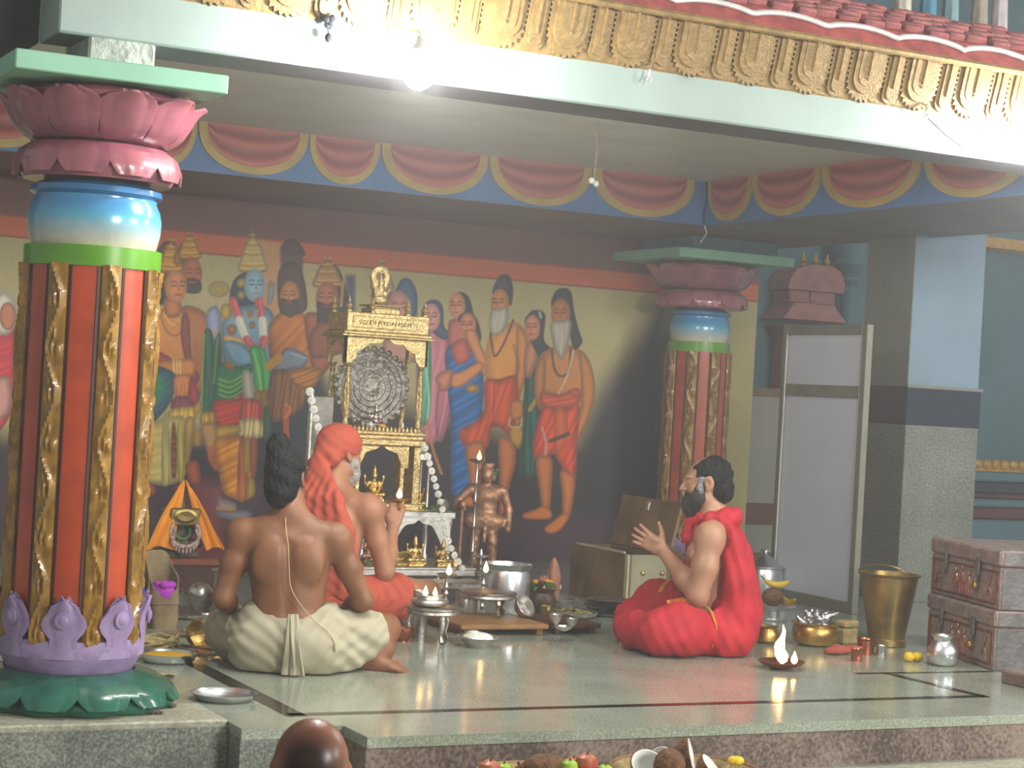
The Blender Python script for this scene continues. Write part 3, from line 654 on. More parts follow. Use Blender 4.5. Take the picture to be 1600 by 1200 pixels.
def column(loc, label, sr, cr, ab, seed):
    """sr: shaft radius, cr: capital scale, ab: abacus half width"""
    t = thing('temple_column', label, 'column', loc)
    k = sr/.212
    mb = MB(); mb.lathe([(.29*k, .006), (.33*k, .01), (.338*k, .028), (.322*k, .055), (.272*k, .088), (.2*k, .108), (.17*k, .11)], 72, fn=lambda a, r, z: (r*(1+.035*math.cos(12*a)*(r > .25*k)), z))
    mb.build('lotus_base', 'col_lotus', t, True)
    v, f = petal(lerp_prof([(.205*k, .112), (.27*k, .094), (.328*k, .06), (.348*k, .026)]), lambda q: .262*(1-.4*max(0, q-.8)/.2) if q > .8 else .262, .010, 13, .006)
    pm = mesh_of('lotus_petal', v, f, 'col_lotus', True)
    for i in range(12): link('lotus_petal', pm, t, None, (0, 0, 2*PI*i/12+.1))
    mb = MB(); mb.lathe([(.15*k, .1), (.192*k, .1), (.205*k, .125), (.228*k, .17), (.232*k, .20), (.226*k, .225), (.2*k, .23)], 48); mb.build('petal_ring', 'col_lavender', t, True)
    v, f = petal(lerp_prof([(.229*k, .17), (.231*k, .25), (.236*k, .3), (.246*k, .36)]), lambda q: (.30-.17*min(1, q/.32)) if q < .32 else ((.13+.18*math.sin(PI*min(1, (q-.32)/.6+.08))) if q < .86 else .27*max(0.02, (1-q)/.14)*.75+.015), .018, 15, .006)
    pm = mesh_of('crown_petal', v, f, 'col_lavender', True)
    bo = MB()
    for rr, hh in ((.028, .006), (.016, .010)): bo.lathe([(rr, 0), (rr, hh), (rr*.6, hh+.003), (.001, hh+.003)], 16, M=Matrix.Translation((0, -.238*k-.004, .295)) @ Matrix.Rotation(PI/2, 4, 'X'))
    bm_ = mesh_of('boss', bo.v, bo.f, 'col_lavender', True)
    for i in range(8):
        p = link('crown_petal', pm, t, None, (0, 0, 2*PI*(i+.5)/8+.04)); link('boss', bm_, p)
    mb = MB(); mb.lathe([(sr, .2), (sr, 1.42)], 64); mb.build('shaft', 'col_red', t, True)
    # carved gilded strips: vine scroll in relief
    nz, nw = 200, 13; v = []
    for i in range(nz):
        z = .215+(1.415-.215)*i/(nz-1)
        for j in range(nw):
            u = -1+2*j/(nw-1); ph = 2*PI*z/.30; sg = math.tanh(2.2*math.sin(ph))
            e = u-.5*math.sin(ph-.5); rid = math.exp(-(e/.17)**2)
            e2 = u-.22*math.sin(ph+.5)+.12*sg; rid2 = .8*math.exp(-(e2/.10)**2); q_ = ((z/.15) % 1)-.5
            curl = 1.1*math.exp(-((u+.5*sg)/.22)**2-((q_-.1)/.11)**2)-.5*math.exp(-((u+.5*sg)/.09)**2-((q_-.1)/.045)**2)
            h = .010*(1-u*u)**.5+.013*max(rid, rid2, curl)*(1-u**4)
            if abs(u) > .98: h = -.012
            a = u*.036/sr; r = sr+h+.004
            v.append((r*math.sin(a), -r*math.cos(a), z))
    gm = mesh_of('carved_strip', v, grid_faces(nz, nw), 'col_gold', True)
    dk = MB(); 
    for s in (-1, 1):
        a = s*.040/sr; dk.box((sr+.002)*math.sin(a)-.004, (sr+.002)*math.sin(a)+.004, -(sr+.0035)*math.cos(a)-.001, -(sr)*math.cos(a)+.006, .22, 1.415)
    dm = mesh_of('strip_shade', dk.v, dk.f, 'col_shade')  # dark bars put in as the shade beside each raised strip
    for i in range(8): p = link('carved_strip', gm, t, None, (0, 0, 2*PI*i/8+.04)); link('strip_shade', dm, p)
    mb = MB(); mb.lathe([(sr*.9, 1.41), (sr*1.035, 1.41), (sr*1.04, 1.475), (sr*.9, 1.475)], 56); mb.build('green_band', 'col_green', t, True)
    # blue jar with pale foot, colour fixed to the jar
    prof = [(.93, 1.475), (.955, 1.49), (1.0, 1.53), (1.01, 1.57), (.975, 1.605), (.915, 1.63), (.93, 1.645)]
    mb = MB(); mb.lathe([(sr*r, z) for r, z in prof], 56, cap=False)
    pot = mk('blue_jar', mb.v, mb.f, 'painted_gloss', t, True)
    A = pot.data.color_attributes.new('paint', 'FLOAT_COLOR', 'POINT'); c1, c2, c3 = H('c9c2ae'), H('58a9c6'), H('4a8fc0')
    cc = np.ones((len(mb.v), 4), np.float32)
    for i, p in enumerate(mb.v):
        z = p[2]; q = np.clip((z-1.505)/.05, 0, 1); cc[i, :3] = c1*(1-q)+(c2 if z < 1.6 else c3)*q
    A.data.foreach_set('color', cc.ravel())
    mb = MB(); mb.lathe([(sr*.92, 1.638), (sr*1.0, 1.650), (sr*.99, 1.668), (sr*.86, 1.682), (sr*.8, 1.684)], 56); mb.build('jar_lip', 'col_blue', t, True)
    mb = MB(); mb.lathe([(sr*.8, 1.66), (sr*.78, 1.75), (sr*.7, 1.8), (sr*.72, 1.86), (sr*.8, 1.9)], 40); mb.build('neck', 'col_stone', t, True)
    mb = MB(); mb.lathe([(sr*.8, 1.695), (cr*.235, 1.69), (cr*.252, 1.715), (cr*.25, 1.75), (cr*.225, 1.785), (sr*.8, 1.8)], 56); mb.build('lower_lotus_ring', 'col_pink', t, True)
    v, f = petal(lerp_prof([(cr*.215, 1.797), (cr*.245, 1.775), (cr*.262, 1.735), (cr*.26, 1.70)]), lambda q: .315*(1-.35*max(0, q-.7)/.3), .006, 11, .005)
    pm = mesh_of('ring_petal', v, f, 'col_pink', True)
    for i in range(10): link('ring_petal', pm, t, None, (0, 0, 2*PI*i/10+.2))
    mb = MB(); mb.lathe([(cr*.19, 1.81), (cr*.22, 1.815), (cr*.25, 1.85), (cr*.27, 1.9), (cr*.285, 1.955), (cr*.25, 1.98)], 56); mb.build('upper_lotus', 'col_pink', t, True)
    v, f = petal(lerp_prof([(cr*.21, 1.812), (cr*.255, 1.84), (cr*.283, 1.885), (cr*.31, 1.935), (cr*.335, 1.95)]), lambda q: .29+.05*q if q < .75 else .33*(1-.6*((q-.75)/.25)**1.5), .010, 13, .008)
    pm = mesh_of('upper_petal', v, f, 'col_pink', True)
    for i in range(10): link('upper_petal', pm, t, None, (0, 0, 2*PI*i/10+.05))
    mb = MB(); mb.box(-ab-.02, ab-.02, -ab, ab, 1.98, 2.04, .004); mb.build('abacus', 'col_aqua', t)
    return t
column((0, 0, 0), 'big red and gold fluted column in the foreground with lavender petal base', .212, 1.0, .335, 1)
column((5.04, 4.22, 0), 'smaller red and gold column at the back beside the mural', .195, 1.12, .43, 2)
# ================================================================== IMPLICIT SURFACES (one continuous skin per figure)
class SDF:
    def __init__(s, lo, hi, h):
        s.lo = np.array(lo, np.float32); s.h = h; s.n = np.ceil((np.array(hi)-np.array(lo))/h).astype(int)+1
        s.ax = [s.lo[i]+h*np.arange(s.n[i], dtype=np.float32) for i in range(3)]
        s.d = np.full(tuple(s.n), .2, np.float32)
    def sub(s, lo, hi):
        i0 = [max(0, int((lo[i]-s.lo[i])/s.h)) for i in range(3)]; i1 = [min(s.n[i], int((hi[i]-s.lo[i])/s.h)+2) for i in range(3)]
        if any(a >= b for a, b in zip(i0, i1)): return None, None
        sl = tuple(slice(a, b) for a, b in zip(i0, i1))
        return sl, np.meshgrid(*[s.ax[i][sl[i]] for i in range(3)], indexing='ij', sparse=True)
    def _mix(s, sl, d, k, op):
        a = s.d[sl]
        if op == 'u':
            if k > 0: hh = np.clip(.5+.5*(a-d)/k, 0, 1); s.d[sl] = a*(1-hh)+d*hh-k*hh*(1-hh)
            else: s.d[sl] = np.minimum(a, d)
        elif op == 's':
            hh = np.clip(.5-.5*(a+d)/k, 0, 1); s.d[sl] = a*(1-hh)-d*hh+k*hh*(1-hh)
        elif op == 'i': s.d[sl] = np.maximum(a, d)
    def cap(s, a, b, r1, r2=None, k=.03, op='u', flat=None):
        """tapered limb from a to b; flat=(axis vector, factor) squashes it"""
        r2 = r1 if r2 is None else r2; a = np.array(a, float); b = np.array(b, float); m = max(r1, r2)*(1.0 if not flat else max(1, flat[1]))+k+2.5*s.h+.01
        sl, G = s.sub(np.minimum(a, b)-m, np.maximum(a, b)+m)
        if sl is None: return s
        ba = b-a; L = max(ba@ba, 1e-12)
        p = [G[i]-np.float32(a[i]) for i in range(3)]
        t = np.clip((p[0]*ba[0]+p[1]*ba[1]+p[2]*ba[2])/L, 0, 1)
        q = [p[i]-t*np.float32(ba[i]) for i in range(3)]
        d2 = q[0]**2+q[1]**2+q[2]**2
        if flat:
            n = np.array(flat[0], float); n /= np.linalg.norm(n); dn = q[0]*n[0]+q[1]*n[1]+q[2]*n[2]; d2 = d2+dn*dn*(1/flat[1]**2-1)
        s._mix(sl, (np.sqrt(d2)-(r1+(r2-r1)*t)).astype(np.float32), k, op); return s
    def ell(s, c, r, R=None, k=.03, op='u'):
        c = np.array(c, float); r = np.array(r, float); m = max(r)+k+2.5*s.h+.01
        sl, G = s.sub(c-m, c+m)
        if sl is None: return s
        p = [G[i]-np.float32(c[i]) for i in range(3)]
        if R is not None:
            R = np.array(R); p = [R[0, j]*p[0]+R[1, j]*p[1]+R[2, j]*p[2] for j in range(3)]
        k0 = np.sqrt((p[0]/r[0])**2+(p[1]/r[1])**2+(p[2]/r[2])**2); k1 = np.sqrt((p[0]/r[0]**2)**2+(p[1]/r[1]**2)**2+(p[2]/r[2]**2)**2)+1e-6
        s._mix(sl, (k0*(k0-1)/k1).astype(np.float32), k, op); return s
    def chain(s, pts, rs, k=.03, flat=None):
        for i in range(len(pts)-1): s.cap(pts[i], pts[i+1], rs[i], rs[i+1], k, 'u', flat)
        return s
    def disp(s, fn, lo=None, hi=None):
        sl, G = s.sub(s.lo if lo is None else lo, (s.lo+s.h*s.n) if hi is None else hi); s.d[sl] = s.d[sl]+fn(*G).astype(np.float32); return s
    def cut(s, fn): 
        G = np.meshgrid(*s.ax, indexing='ij', sparse=True); s.d = np.maximum(s.d, fn(*G).astype(np.float32)); return s
    def mesh(s):
        d = s.d.copy()
        for ax in range(3):
            sl = [slice(None)]*3
            for e in (0, -1): sl[ax] = e; d[tuple(sl)] = np.maximum(d[tuple(sl)], .01)
        ins = d < 0; n = s.n
        c = np.zeros(tuple(n-1), np.int8)
        for dx in (0, 1):
            for dy in (0, 1):
                for dz in (0, 1): c += ins[dx:n[0]-1+dx, dy:n[1]-1+dy, dz:n[2]-1+dz]
        act = np.argwhere((c > 0) & (c < 8)); idx = np.full(tuple(n-1), -1, np.int32); idx[tuple(act.T)] = np.arange(len(act))
        co = [(0, 0, 0), (1, 0, 0), (0, 1, 0), (1, 1, 0), (0, 0, 1), (1, 0, 1), (0, 1, 1), (1, 1, 1)]
        val = np.stack([d[act[:, 0]+a, act[:, 1]+b, act[:, 2]+e] for a, b, e in co], 1)
        acc = np.zeros((len(act), 3)); cnt = np.zeros(len(act))
        for i in range(8):
            for ax in range(3):
                if co[i][ax]: continue
                j = i+(1 << ax); va, vb = val[:, i], val[:, j]; m = (va < 0) != (vb < 0)
                t = va[m]/(va[m]-vb[m]); p = np.repeat(np.array(co[i], float)[None], m.sum(), 0); p[:, ax] = t; acc[m] += p; cnt[m] += 1
        V = (act+acc/cnt[:, None])*s.h+s.lo
        F = []
        for ax in range(3):
            a1, a2 = (ax+1) % 3, (ax+2) % 3
            A = [slice(None)]*3; B = [slice(None)]*3; A[ax] = slice(0, -1); B[ax] = slice(1, None)
            x = np.argwhere(ins[tuple(A)] != ins[tuple(B)]); x = x[(x[:, a1] > 0) & (x[:, a2] > 0) & (x[:, a1] < n[a1]-1) & (x[:, a2] < n[a2]-1)]
            if len(x) == 0: continue
            def cell(o1, o2): y = x.copy(); y[:, a1] -= o1; y[:, a2] -= o2; return idx[tuple(y.T)]
            q = np.stack([cell(1, 1), cell(0, 1), cell(0, 0), cell(1, 0)], 1)
            fl_ = ~ins[tuple(x.T)]; q[fl_] = q[fl_][:, ::-1]; F.append(q)
        F = np.concatenate(F); F = F[(F >= 0).all(1)]
        return V, F
    def build(s, name, m, parent=None, relax=1):
        V, F = s.mesh()
        for _ in range(relax):
            S = np.zeros_like(V); K = np.zeros(len(V))
            for a in range(4):
                np.add.at(S, F[:, a], V[F[:, (a+1) % 4]]); np.add.at(K, F[:, a], 1)
                np.add.at(S, F[:, (a+1) % 4], V[F[:, a]]); np.add.at(K, F[:, (a+1) % 4], 1)
            V = V*.5+.5*S/np.maximum(K, 1)[:, None]
        me = bpy.data.meshes.new(name); me.vertices.add(len(V)); me.vertices.foreach_set('co', V.astype(np.float32).ravel())
        me.loops.add(F.size); me.loops.foreach_set('vertex_index', F.astype(np.int32).ravel())
        me.polygons.add(len(F)); me.polygons.foreach_set('loop_start', np.arange(0, F.size, 4, dtype=np.int32)); me.update(calc_edges=True)
        me.polygons.foreach_set('use_smooth', np.ones(len(F), bool))
        me.materials.append(MATS[m] if isinstance(m, str) else m)
        o = link(name, me, parent); o['_n'] = len(V); del o['_n']; return o
def rot(ax, deg): return np.array(Matrix.Rotation(math.radians(deg), 3, ax))

def hand(s, wrist, fwd, palm_n, side, curl=(.25, .25, .3), spread=.12, thumb_out=.75, sc=1.0, k=.006):
    """five-fingered hand: fwd = finger direction, palm_n = out of the palm, side=+1: thumb towards fwd x palm_n"""
    W = np.array(wrist, float); f = np.array(fwd, float); f /= np.linalg.norm(f); n = np.array(palm_n, float); n -= f*(n@f); n /= np.linalg.norm(n)
    t = np.cross(f, n)*side
    P = lambda a, b, c: W+sc*(f*a+t*b+n*c)
    s.cap(W, P(.03, 0, 0), .024*sc, .027*sc, .02, flat=(n, .72))
    for b in (-.027, -.009, .009, .027): s.cap(P(.022, b*.75, 0), P(.088-.05*abs(b), b, 0), .0155*sc, .0135*sc, .012)
    s.ell(P(.045, .026, .006), np.array((.03, .03, .016))*sc, None, .012)
    for i, (b, L) in enumerate(((.029, .070), (.010, .080), (-.010, .074), (-.028, .058))):
        base = P(.086-.05*abs(b), b, 0); ang = 0; d0 = f+t*spread*(b/.03)
        p = base
        for j, (q, r1, r2) in enumerate(((.45, .0098, .0090), (.31, .0090, .0082), (.24, .0082, .0068))):
            ang += curl[j]; d = d0*math.cos(ang)+n*math.sin(ang); d /= np.linalg.norm(d); e = p+d*L*q*sc
            s.cap(p, e, r1*sc, r2*sc, k); p = e
    th = t*math.sin(thumb_out)+f*math.cos(thumb_out)+n*.25; th /= np.linalg.norm(th)
    a = P(.022, .024, .004); b = a+th*.042*sc; th2 = th*.8+f*.35; th2 /= np.linalg.norm(th2); c = b+th2*.034*sc; e = c+th2*.024*sc
    s.cap(a, b, .0155*sc, .0115*sc, .012); s.cap(b, c, .0112*sc, .0098*sc, k); s.cap(c, e, .0098*sc, .008*sc, k)
def foot(s, ank, fwd, up, side, sc=1.0):
    A = np.array(ank, float); f = np.array(fwd, float); f /= np.linalg.norm(f); u = np.array(up, float); u -= f*(u@f); u /= np.linalg.norm(u); t = np.cross(f, u)*side
    P = lambda a, b, c: A+sc*(f*a+t*b+u*c)
    s.ell(P(-.03, 0, -.035), np.array((.035, .032, .032))*sc, None, .02); s.cap(P(0, 0, -.01), P(.10, .004, -.038), .038*sc, .028*sc, .025); s.cap(P(-.02, 0, -.04), P(.12, -.012, -.045), .028*sc, .024*sc, .02); s.cap(P(.03, .015, -.04), P(.13, .022, -.045), .027*sc, .022*sc, .02)
    for i, b in enumerate((.030, .012, -.004, -.018, -.031)):
        s.cap(P(.128-.012*i*.8, b, -.047), P(.172-.011*i, b*1.12, -.052), (.0135 if i == 0 else .010)*sc, (.012 if i == 0 else .0085)*sc, .006)
def head(s, c, R, sc=1.0, nose=1.0):
    """skull, jaw, brow, eyes, nose, mouth, ears; local: +y face, +z up, c = skull centre"""
    R = np.array(R); c = np.array(c, float); P = lambda x, y, z: c+R@(np.array((x, y, z))*sc)
    E = lambda p, r, k=.02, op='u': s.ell(P(*p), np.array(r)*sc, R, k, op)
    E((0, -.012, .018), (.074, .092, .086), .02); E((0, .025, -.03), (.062, .066, .075), .03); E((0, .05, -.085), (.036, .034, .03), .03)
    for x in (-1, 1):
        E((x*.04, .055, -.035), (.026, .026, .028), .02); E((x*.05, .02, -.075), (.02, .035, .03), .025)
        E((x*.031, .094, .005), (.019, .014, .012), .012, 's'); E((x*.031, .079, .003), (.0125, .0125, .0115), .003)
        s.cap(P(x*.012, .093, .022), P(x*.052, .076, .024), .0085*sc, .007*sc, .012)
        E((x*.077, -.012, -.01), (.010, .021, .033), .008); E((x*.083, -.004, -.008), (.006, .011, .018), .006, 's'); E((x*.078, -.003, -.038), (.008, .01, .01), .006)
    s.cap(P(0, .09, .012), P(0, .112*nose, -.028), .009*sc, .0125*sc, .012); E((-.011, .099, -.032), (.009, .010, .008), .006); E((.011, .099, -.032), (.009, .010, .008), .006)
    s.cap(P(-.019, .088, -.058), P(.019, .088, -.058), .0075*sc, None, .008); s.cap(P(-.015, .087, -.068), P(.015, .087, -.068), .0085*sc, None, .008); s.cap(P(-.022, .099, -.0625), P(.022, .099, -.0625), .0025*sc, None, .004, 's')
def torso(s, lean=(0, 0), slim=1.0, belly=.0):
    lx, ly = lean; q = lambda z: np.array((lx*z, ly*z, 0))
    T = lambda x, y, z: tuple(np.array((x, y, z))+q(z))
    s.ell(T(0, -.015, .115), (.165*slim, .13, .115), None, .04); s.ell(T(.08, -.05, .09), (.095, .10, .09), None, .03); s.ell(T(-.08, -.05, .09), (.095, .10, .09), None, .03)
    s.ell(T(0, .0, .25), (.138*slim, .10+belly*.5, .14), None, .06); s.ell(T(0, .05, .22), (.12*slim, .06+belly, .10), None, .05)
    s.ell(T(0, .0, .40), (.158*slim, .105, .16), None, .06); s.ell(T(0, -.015, .48), (.155*slim, .085, .10), None, .05)
    s.ell(T(.07, .07, .44), (.075, .04, .055), None, .03); s.ell(T(-.07, .07, .44), (.075, .04, .055), None, .03)
    s.cap(T(-.165*slim, -.005, .53), T(.165*slim, -.005, .53), .058, None, .05); s.cap(T(-.10, -.02, .555), T(0, -.005, .625), .045, .05, .05); s.cap(T(.10, -.02, .555), T(0, -.005, .625), .045, .05, .05)
    for x in (-1, 1): s.ell(T(x*.085, -.085, .44), (.055, .028, .085), rot('Y', -x*12), .03)
    s.cap(T(0, -.122, .16), T(0, -.112, .50), .014, None, .03, 's')
    s.cap(T(0, .0, .56), T(0, .018, .68), .056, .052, .04)
    return T
def new_skin(name, c, c2):
    return mat(name, c, .5, 0, .1, 7, .06, 90, col2=c2, sss=.0)
new_skin('skin_brown', '8c5c3c', '784c30'); new_skin('skin_tan', 'b07c5c', '9c6a4c'); new_skin('skin_fair', 'a97c60', '966a50'); new_skin('skin_bald', '8a5a44', '6f4534')
mat('hair_black', '0b0c0f', .55, 0, .3, 40, .9, 120, spec=.25); mat('hair_grey', '8b8a88', .6, 0, .35, 50, .9, 140, col2='4a4a4c'); mat('beard_dark', '2c2c2e', .6, 0, .4, 45, 1., 150, col2='101113'); mat('beard_white', 'b0a9a0', .6, 0, .2, 50, 1., 150)
mat('cloth_cream', 'aba389', .8, 0, .06, 12, .25, 300); mat('cloth_saffron', 'b54d37', .8, 0, .10, 9, .25, 300); mat('cloth_red', 'ac1124', .75, 0, .10, 9, .25, 300); mat('gold_trim', 'c9923a', .45, .4, .2, 40, .3, 120); mat('thread', 'b8a070', .8, 0, .1, 20)
mat('cloth_ochre', 'b5a05c', .8, 0, .1, 12, .2, 300); mat('nail_scar', 'c08a6a', .5)
def wob(x, y, z, a, s, seed=0.):
    return a*(np.sin(x*s+seed)*np.cos(y*s*1.27+seed*2)+np.sin(z*s*1.1+x*s*.6+seed)*.6)

# ---------------------------------------------------------------- person seen from behind, cream waistcloth
def person_back():
    t = thing('person', 'bare-backed person in cream waistcloth, hair in topknot, seated with back to viewer', 'person', (.975, .585, 0), -math.radians(23)); t.scale = (.94, .94, .94)
    s = SDF((-.52, -.24, -.01), (.52, .62, .92), .0065)
    T = torso(s, (-.045, .03), 1.02)
    Rh = rot('Z', -14) @ rot('Y', -5) @ rot('X', -6)
    hc = np.array(T(-.022, .035, .765)); head(s, hc, Rh, 1.0)
    # arms hang down, elbows slightly out, forearms forward to the lap
    for x, el, wr in ((-1, (-.272, .0, .275), (-.25, .24, .20)), (1, (.285, .06, .28), (.20, .29, .20))):
        sh = T(x*.188, -.005, .525); s.ell(sh, (.066, .066, .07), None, .03); s.chain([sh, tuple((np.array(sh)*.55+np.array(el)*.45)), el, tuple(np.array(el)*.6+np.array(wr)*.4), wr], [.054, .050, .040, .041, .027], .025)
        hand(s, wr, (-x*.35, .9, -.25), (0, -.2, -1), x, (.3, .35, .35), .1, .7)
    # crossed legs
    s.chain([(-.10, .02, .105), (-.24, .21, .115), (-.29, .33, .105)], [.095, .078, .062], .04); s.chain([(-.29, .33, .10), (-.12, .40, .075), (.03, .40, .06)], [.058, .055, .038], .02); foot(s, (.05, .40, .065), (.9, -.1, -.05), (.1, .25, 1), 1)
    s.chain([(.10, .02, .105), (.29, .13, .125), (.385, .25, .15)], [.095, .08, .062], .04); s.chain([(.385, .25, .145), (.37, .16, .075), (.335, .10, .052)], [.058, .052, .038], .02)
    foot(s, (.33, .10, .052), (.95, -.25, -.02), (0, .35, 1), -1)
    s.build('body', 'skin_brown', t)
    h = SDF((-.14, -.16, .62), (.14, .2, .95), .005)
    P = lambda x, y, z: hc+Rh@np.array((x, y, z))
    h.ell(P(0, -.03, .03), (.087, .10, .092), Rh, .02); h.ell(P(0, -.06, -.04), (.075, .065, .075), Rh, .03); h.cap(P(0, -.085, -.09), P(0, -.05, -.02), .042, .05, .03)
    h.ell(P(-.01, -.05, .135), (.042, .045, .042), Rh, .02); h.cap(P(.01, -.07, .11), P(-.03, -.075, .12), .03, .028, .02)
    h.ell(P(0, .10, -.01), (.072, .07, .075), Rh, .02, 's')
    for x in (-1, 1): h.ell(P(x*.085, .0, -.02), (.02, .03, .045), Rh, .015, 's')
    h.disp(lambda x, y, z: .0025*np.sin(x*260+np.sin(z*60)*2)*np.cos(y*90)+.003*np.sin(z*90+x*40)); h.build('hair', 'hair_black', t)
    # waistcloth
    c = SDF((-.5, -.28, -.01), (.5, .46, .34), .006)
    c.ell((0, -.02, .11), (.21, .165, .13), None, .04); c.cap((-.12, -.05, .09), (.12, -.05, .09), .12, None, .05); c.ell((-.13, .03, .2), (.07, .09, .085), None, .04); c.ell((.13, .03, .2), (.07, .09, .085), None, .04)
    c.chain([(-.10, .02, .105), (-.22, .17, .112)], [.118, .105], .05); c.cap((-.22, .17, .112), (-.28, .30, .105), .105, .09, .04)
    c.chain([(.10, .02, .105), (.27, .11, .125), (.335, .18, .14)], [.118, .102, .092], .05); c.cap((-.15, .18, .07), (.15, .18, .07), .085, None, .06); c.cap((.12, -.02, .06), (.24, .02, .05), .065, .05, .05)
    c.disp(lambda x, y, z: .0042*np.sin((x*.5+z*1.3+.3*np.abs(x))*62+np.sin(y*17+z*9)*2.2)*np.clip((np.abs(x)-.13)*9, 0, 1)+.0022*np.sin((z*1.1-np.abs(x)*.9)*95+np.sin(x*25)*1.4)+.0016*np.sin(x*31+z*47+np.sin(x*11)*2)+wob(x, y, z, .0012, 43))
    c.cut(lambda x, y, z: .0035-z+0*x+0*y)
    c.cut(lambda x, y, z: z-(.215+.055*np.clip((np.abs(x)-.05)/.09, 0, 1)+.0*y))
    c.cut(lambda x, y, z: (x*.93+y*.5)-.425+0*z)
    wc = c.build('waistcloth', 'cloth_cream', t)
    # tucked pleat hanging at the back
    def fn(u, v):
        w_ = .018+.026*v; y = -.168-.04*math.sin(PI*min(1, v*1.15))-.02*v; z = .235-.235*v+.004
        return (.012+.02*v+u*w_, y-.006*math.cos(u*7)-.004*math.sin(u*11+v*3), max(.006, z))
    v_, f_ = patch(fn, 13, 14, .008); mk('tucked_pleat', v_, f_, 'cloth_cream', wc, True)
    # ochre edge on the left knee
    def fe(u, v):
        a = PI*(.15+.8*v); cx, cy, cz = -.262+.004*u, .262+.012*u, .107
        n = np.array((-.42, .907, 0)); e1 = np.array((-.907, -.42, 0)); rr = .101
        p = np.array((cx, cy, cz))+n*(-.03+.022*u)+e1*rr*math.cos(a)+np.array((0, 0, 1))*rr*math.sin(a); return tuple(p)
    v_, f_ = patch(fe, 5, 14, .004); mk('cloth_border', v_, f_, 'cloth_ochre', wc, True)
    # sacred thread over the left shoulder down to the right hip
    pts = [(-.045, -.02, .64), (-.035, -.09, .57), (-.02, -.123, .50), (-.012, -.128, .42), (.0, -.128, .34), (.045, -.128, .27), (.10, -.135, .215), (.16, -.15, .17), (.185, -.15, .13)]
    mb = MB(); mb.tube([tuple(p) for p in spl(pts, False, 5)], .0022, 5); mb.ell((.187, -.155, .115), (.006, .006, .016)); mb.build('shoulder_thread', 'thread', t, True)
    return t
person_back()

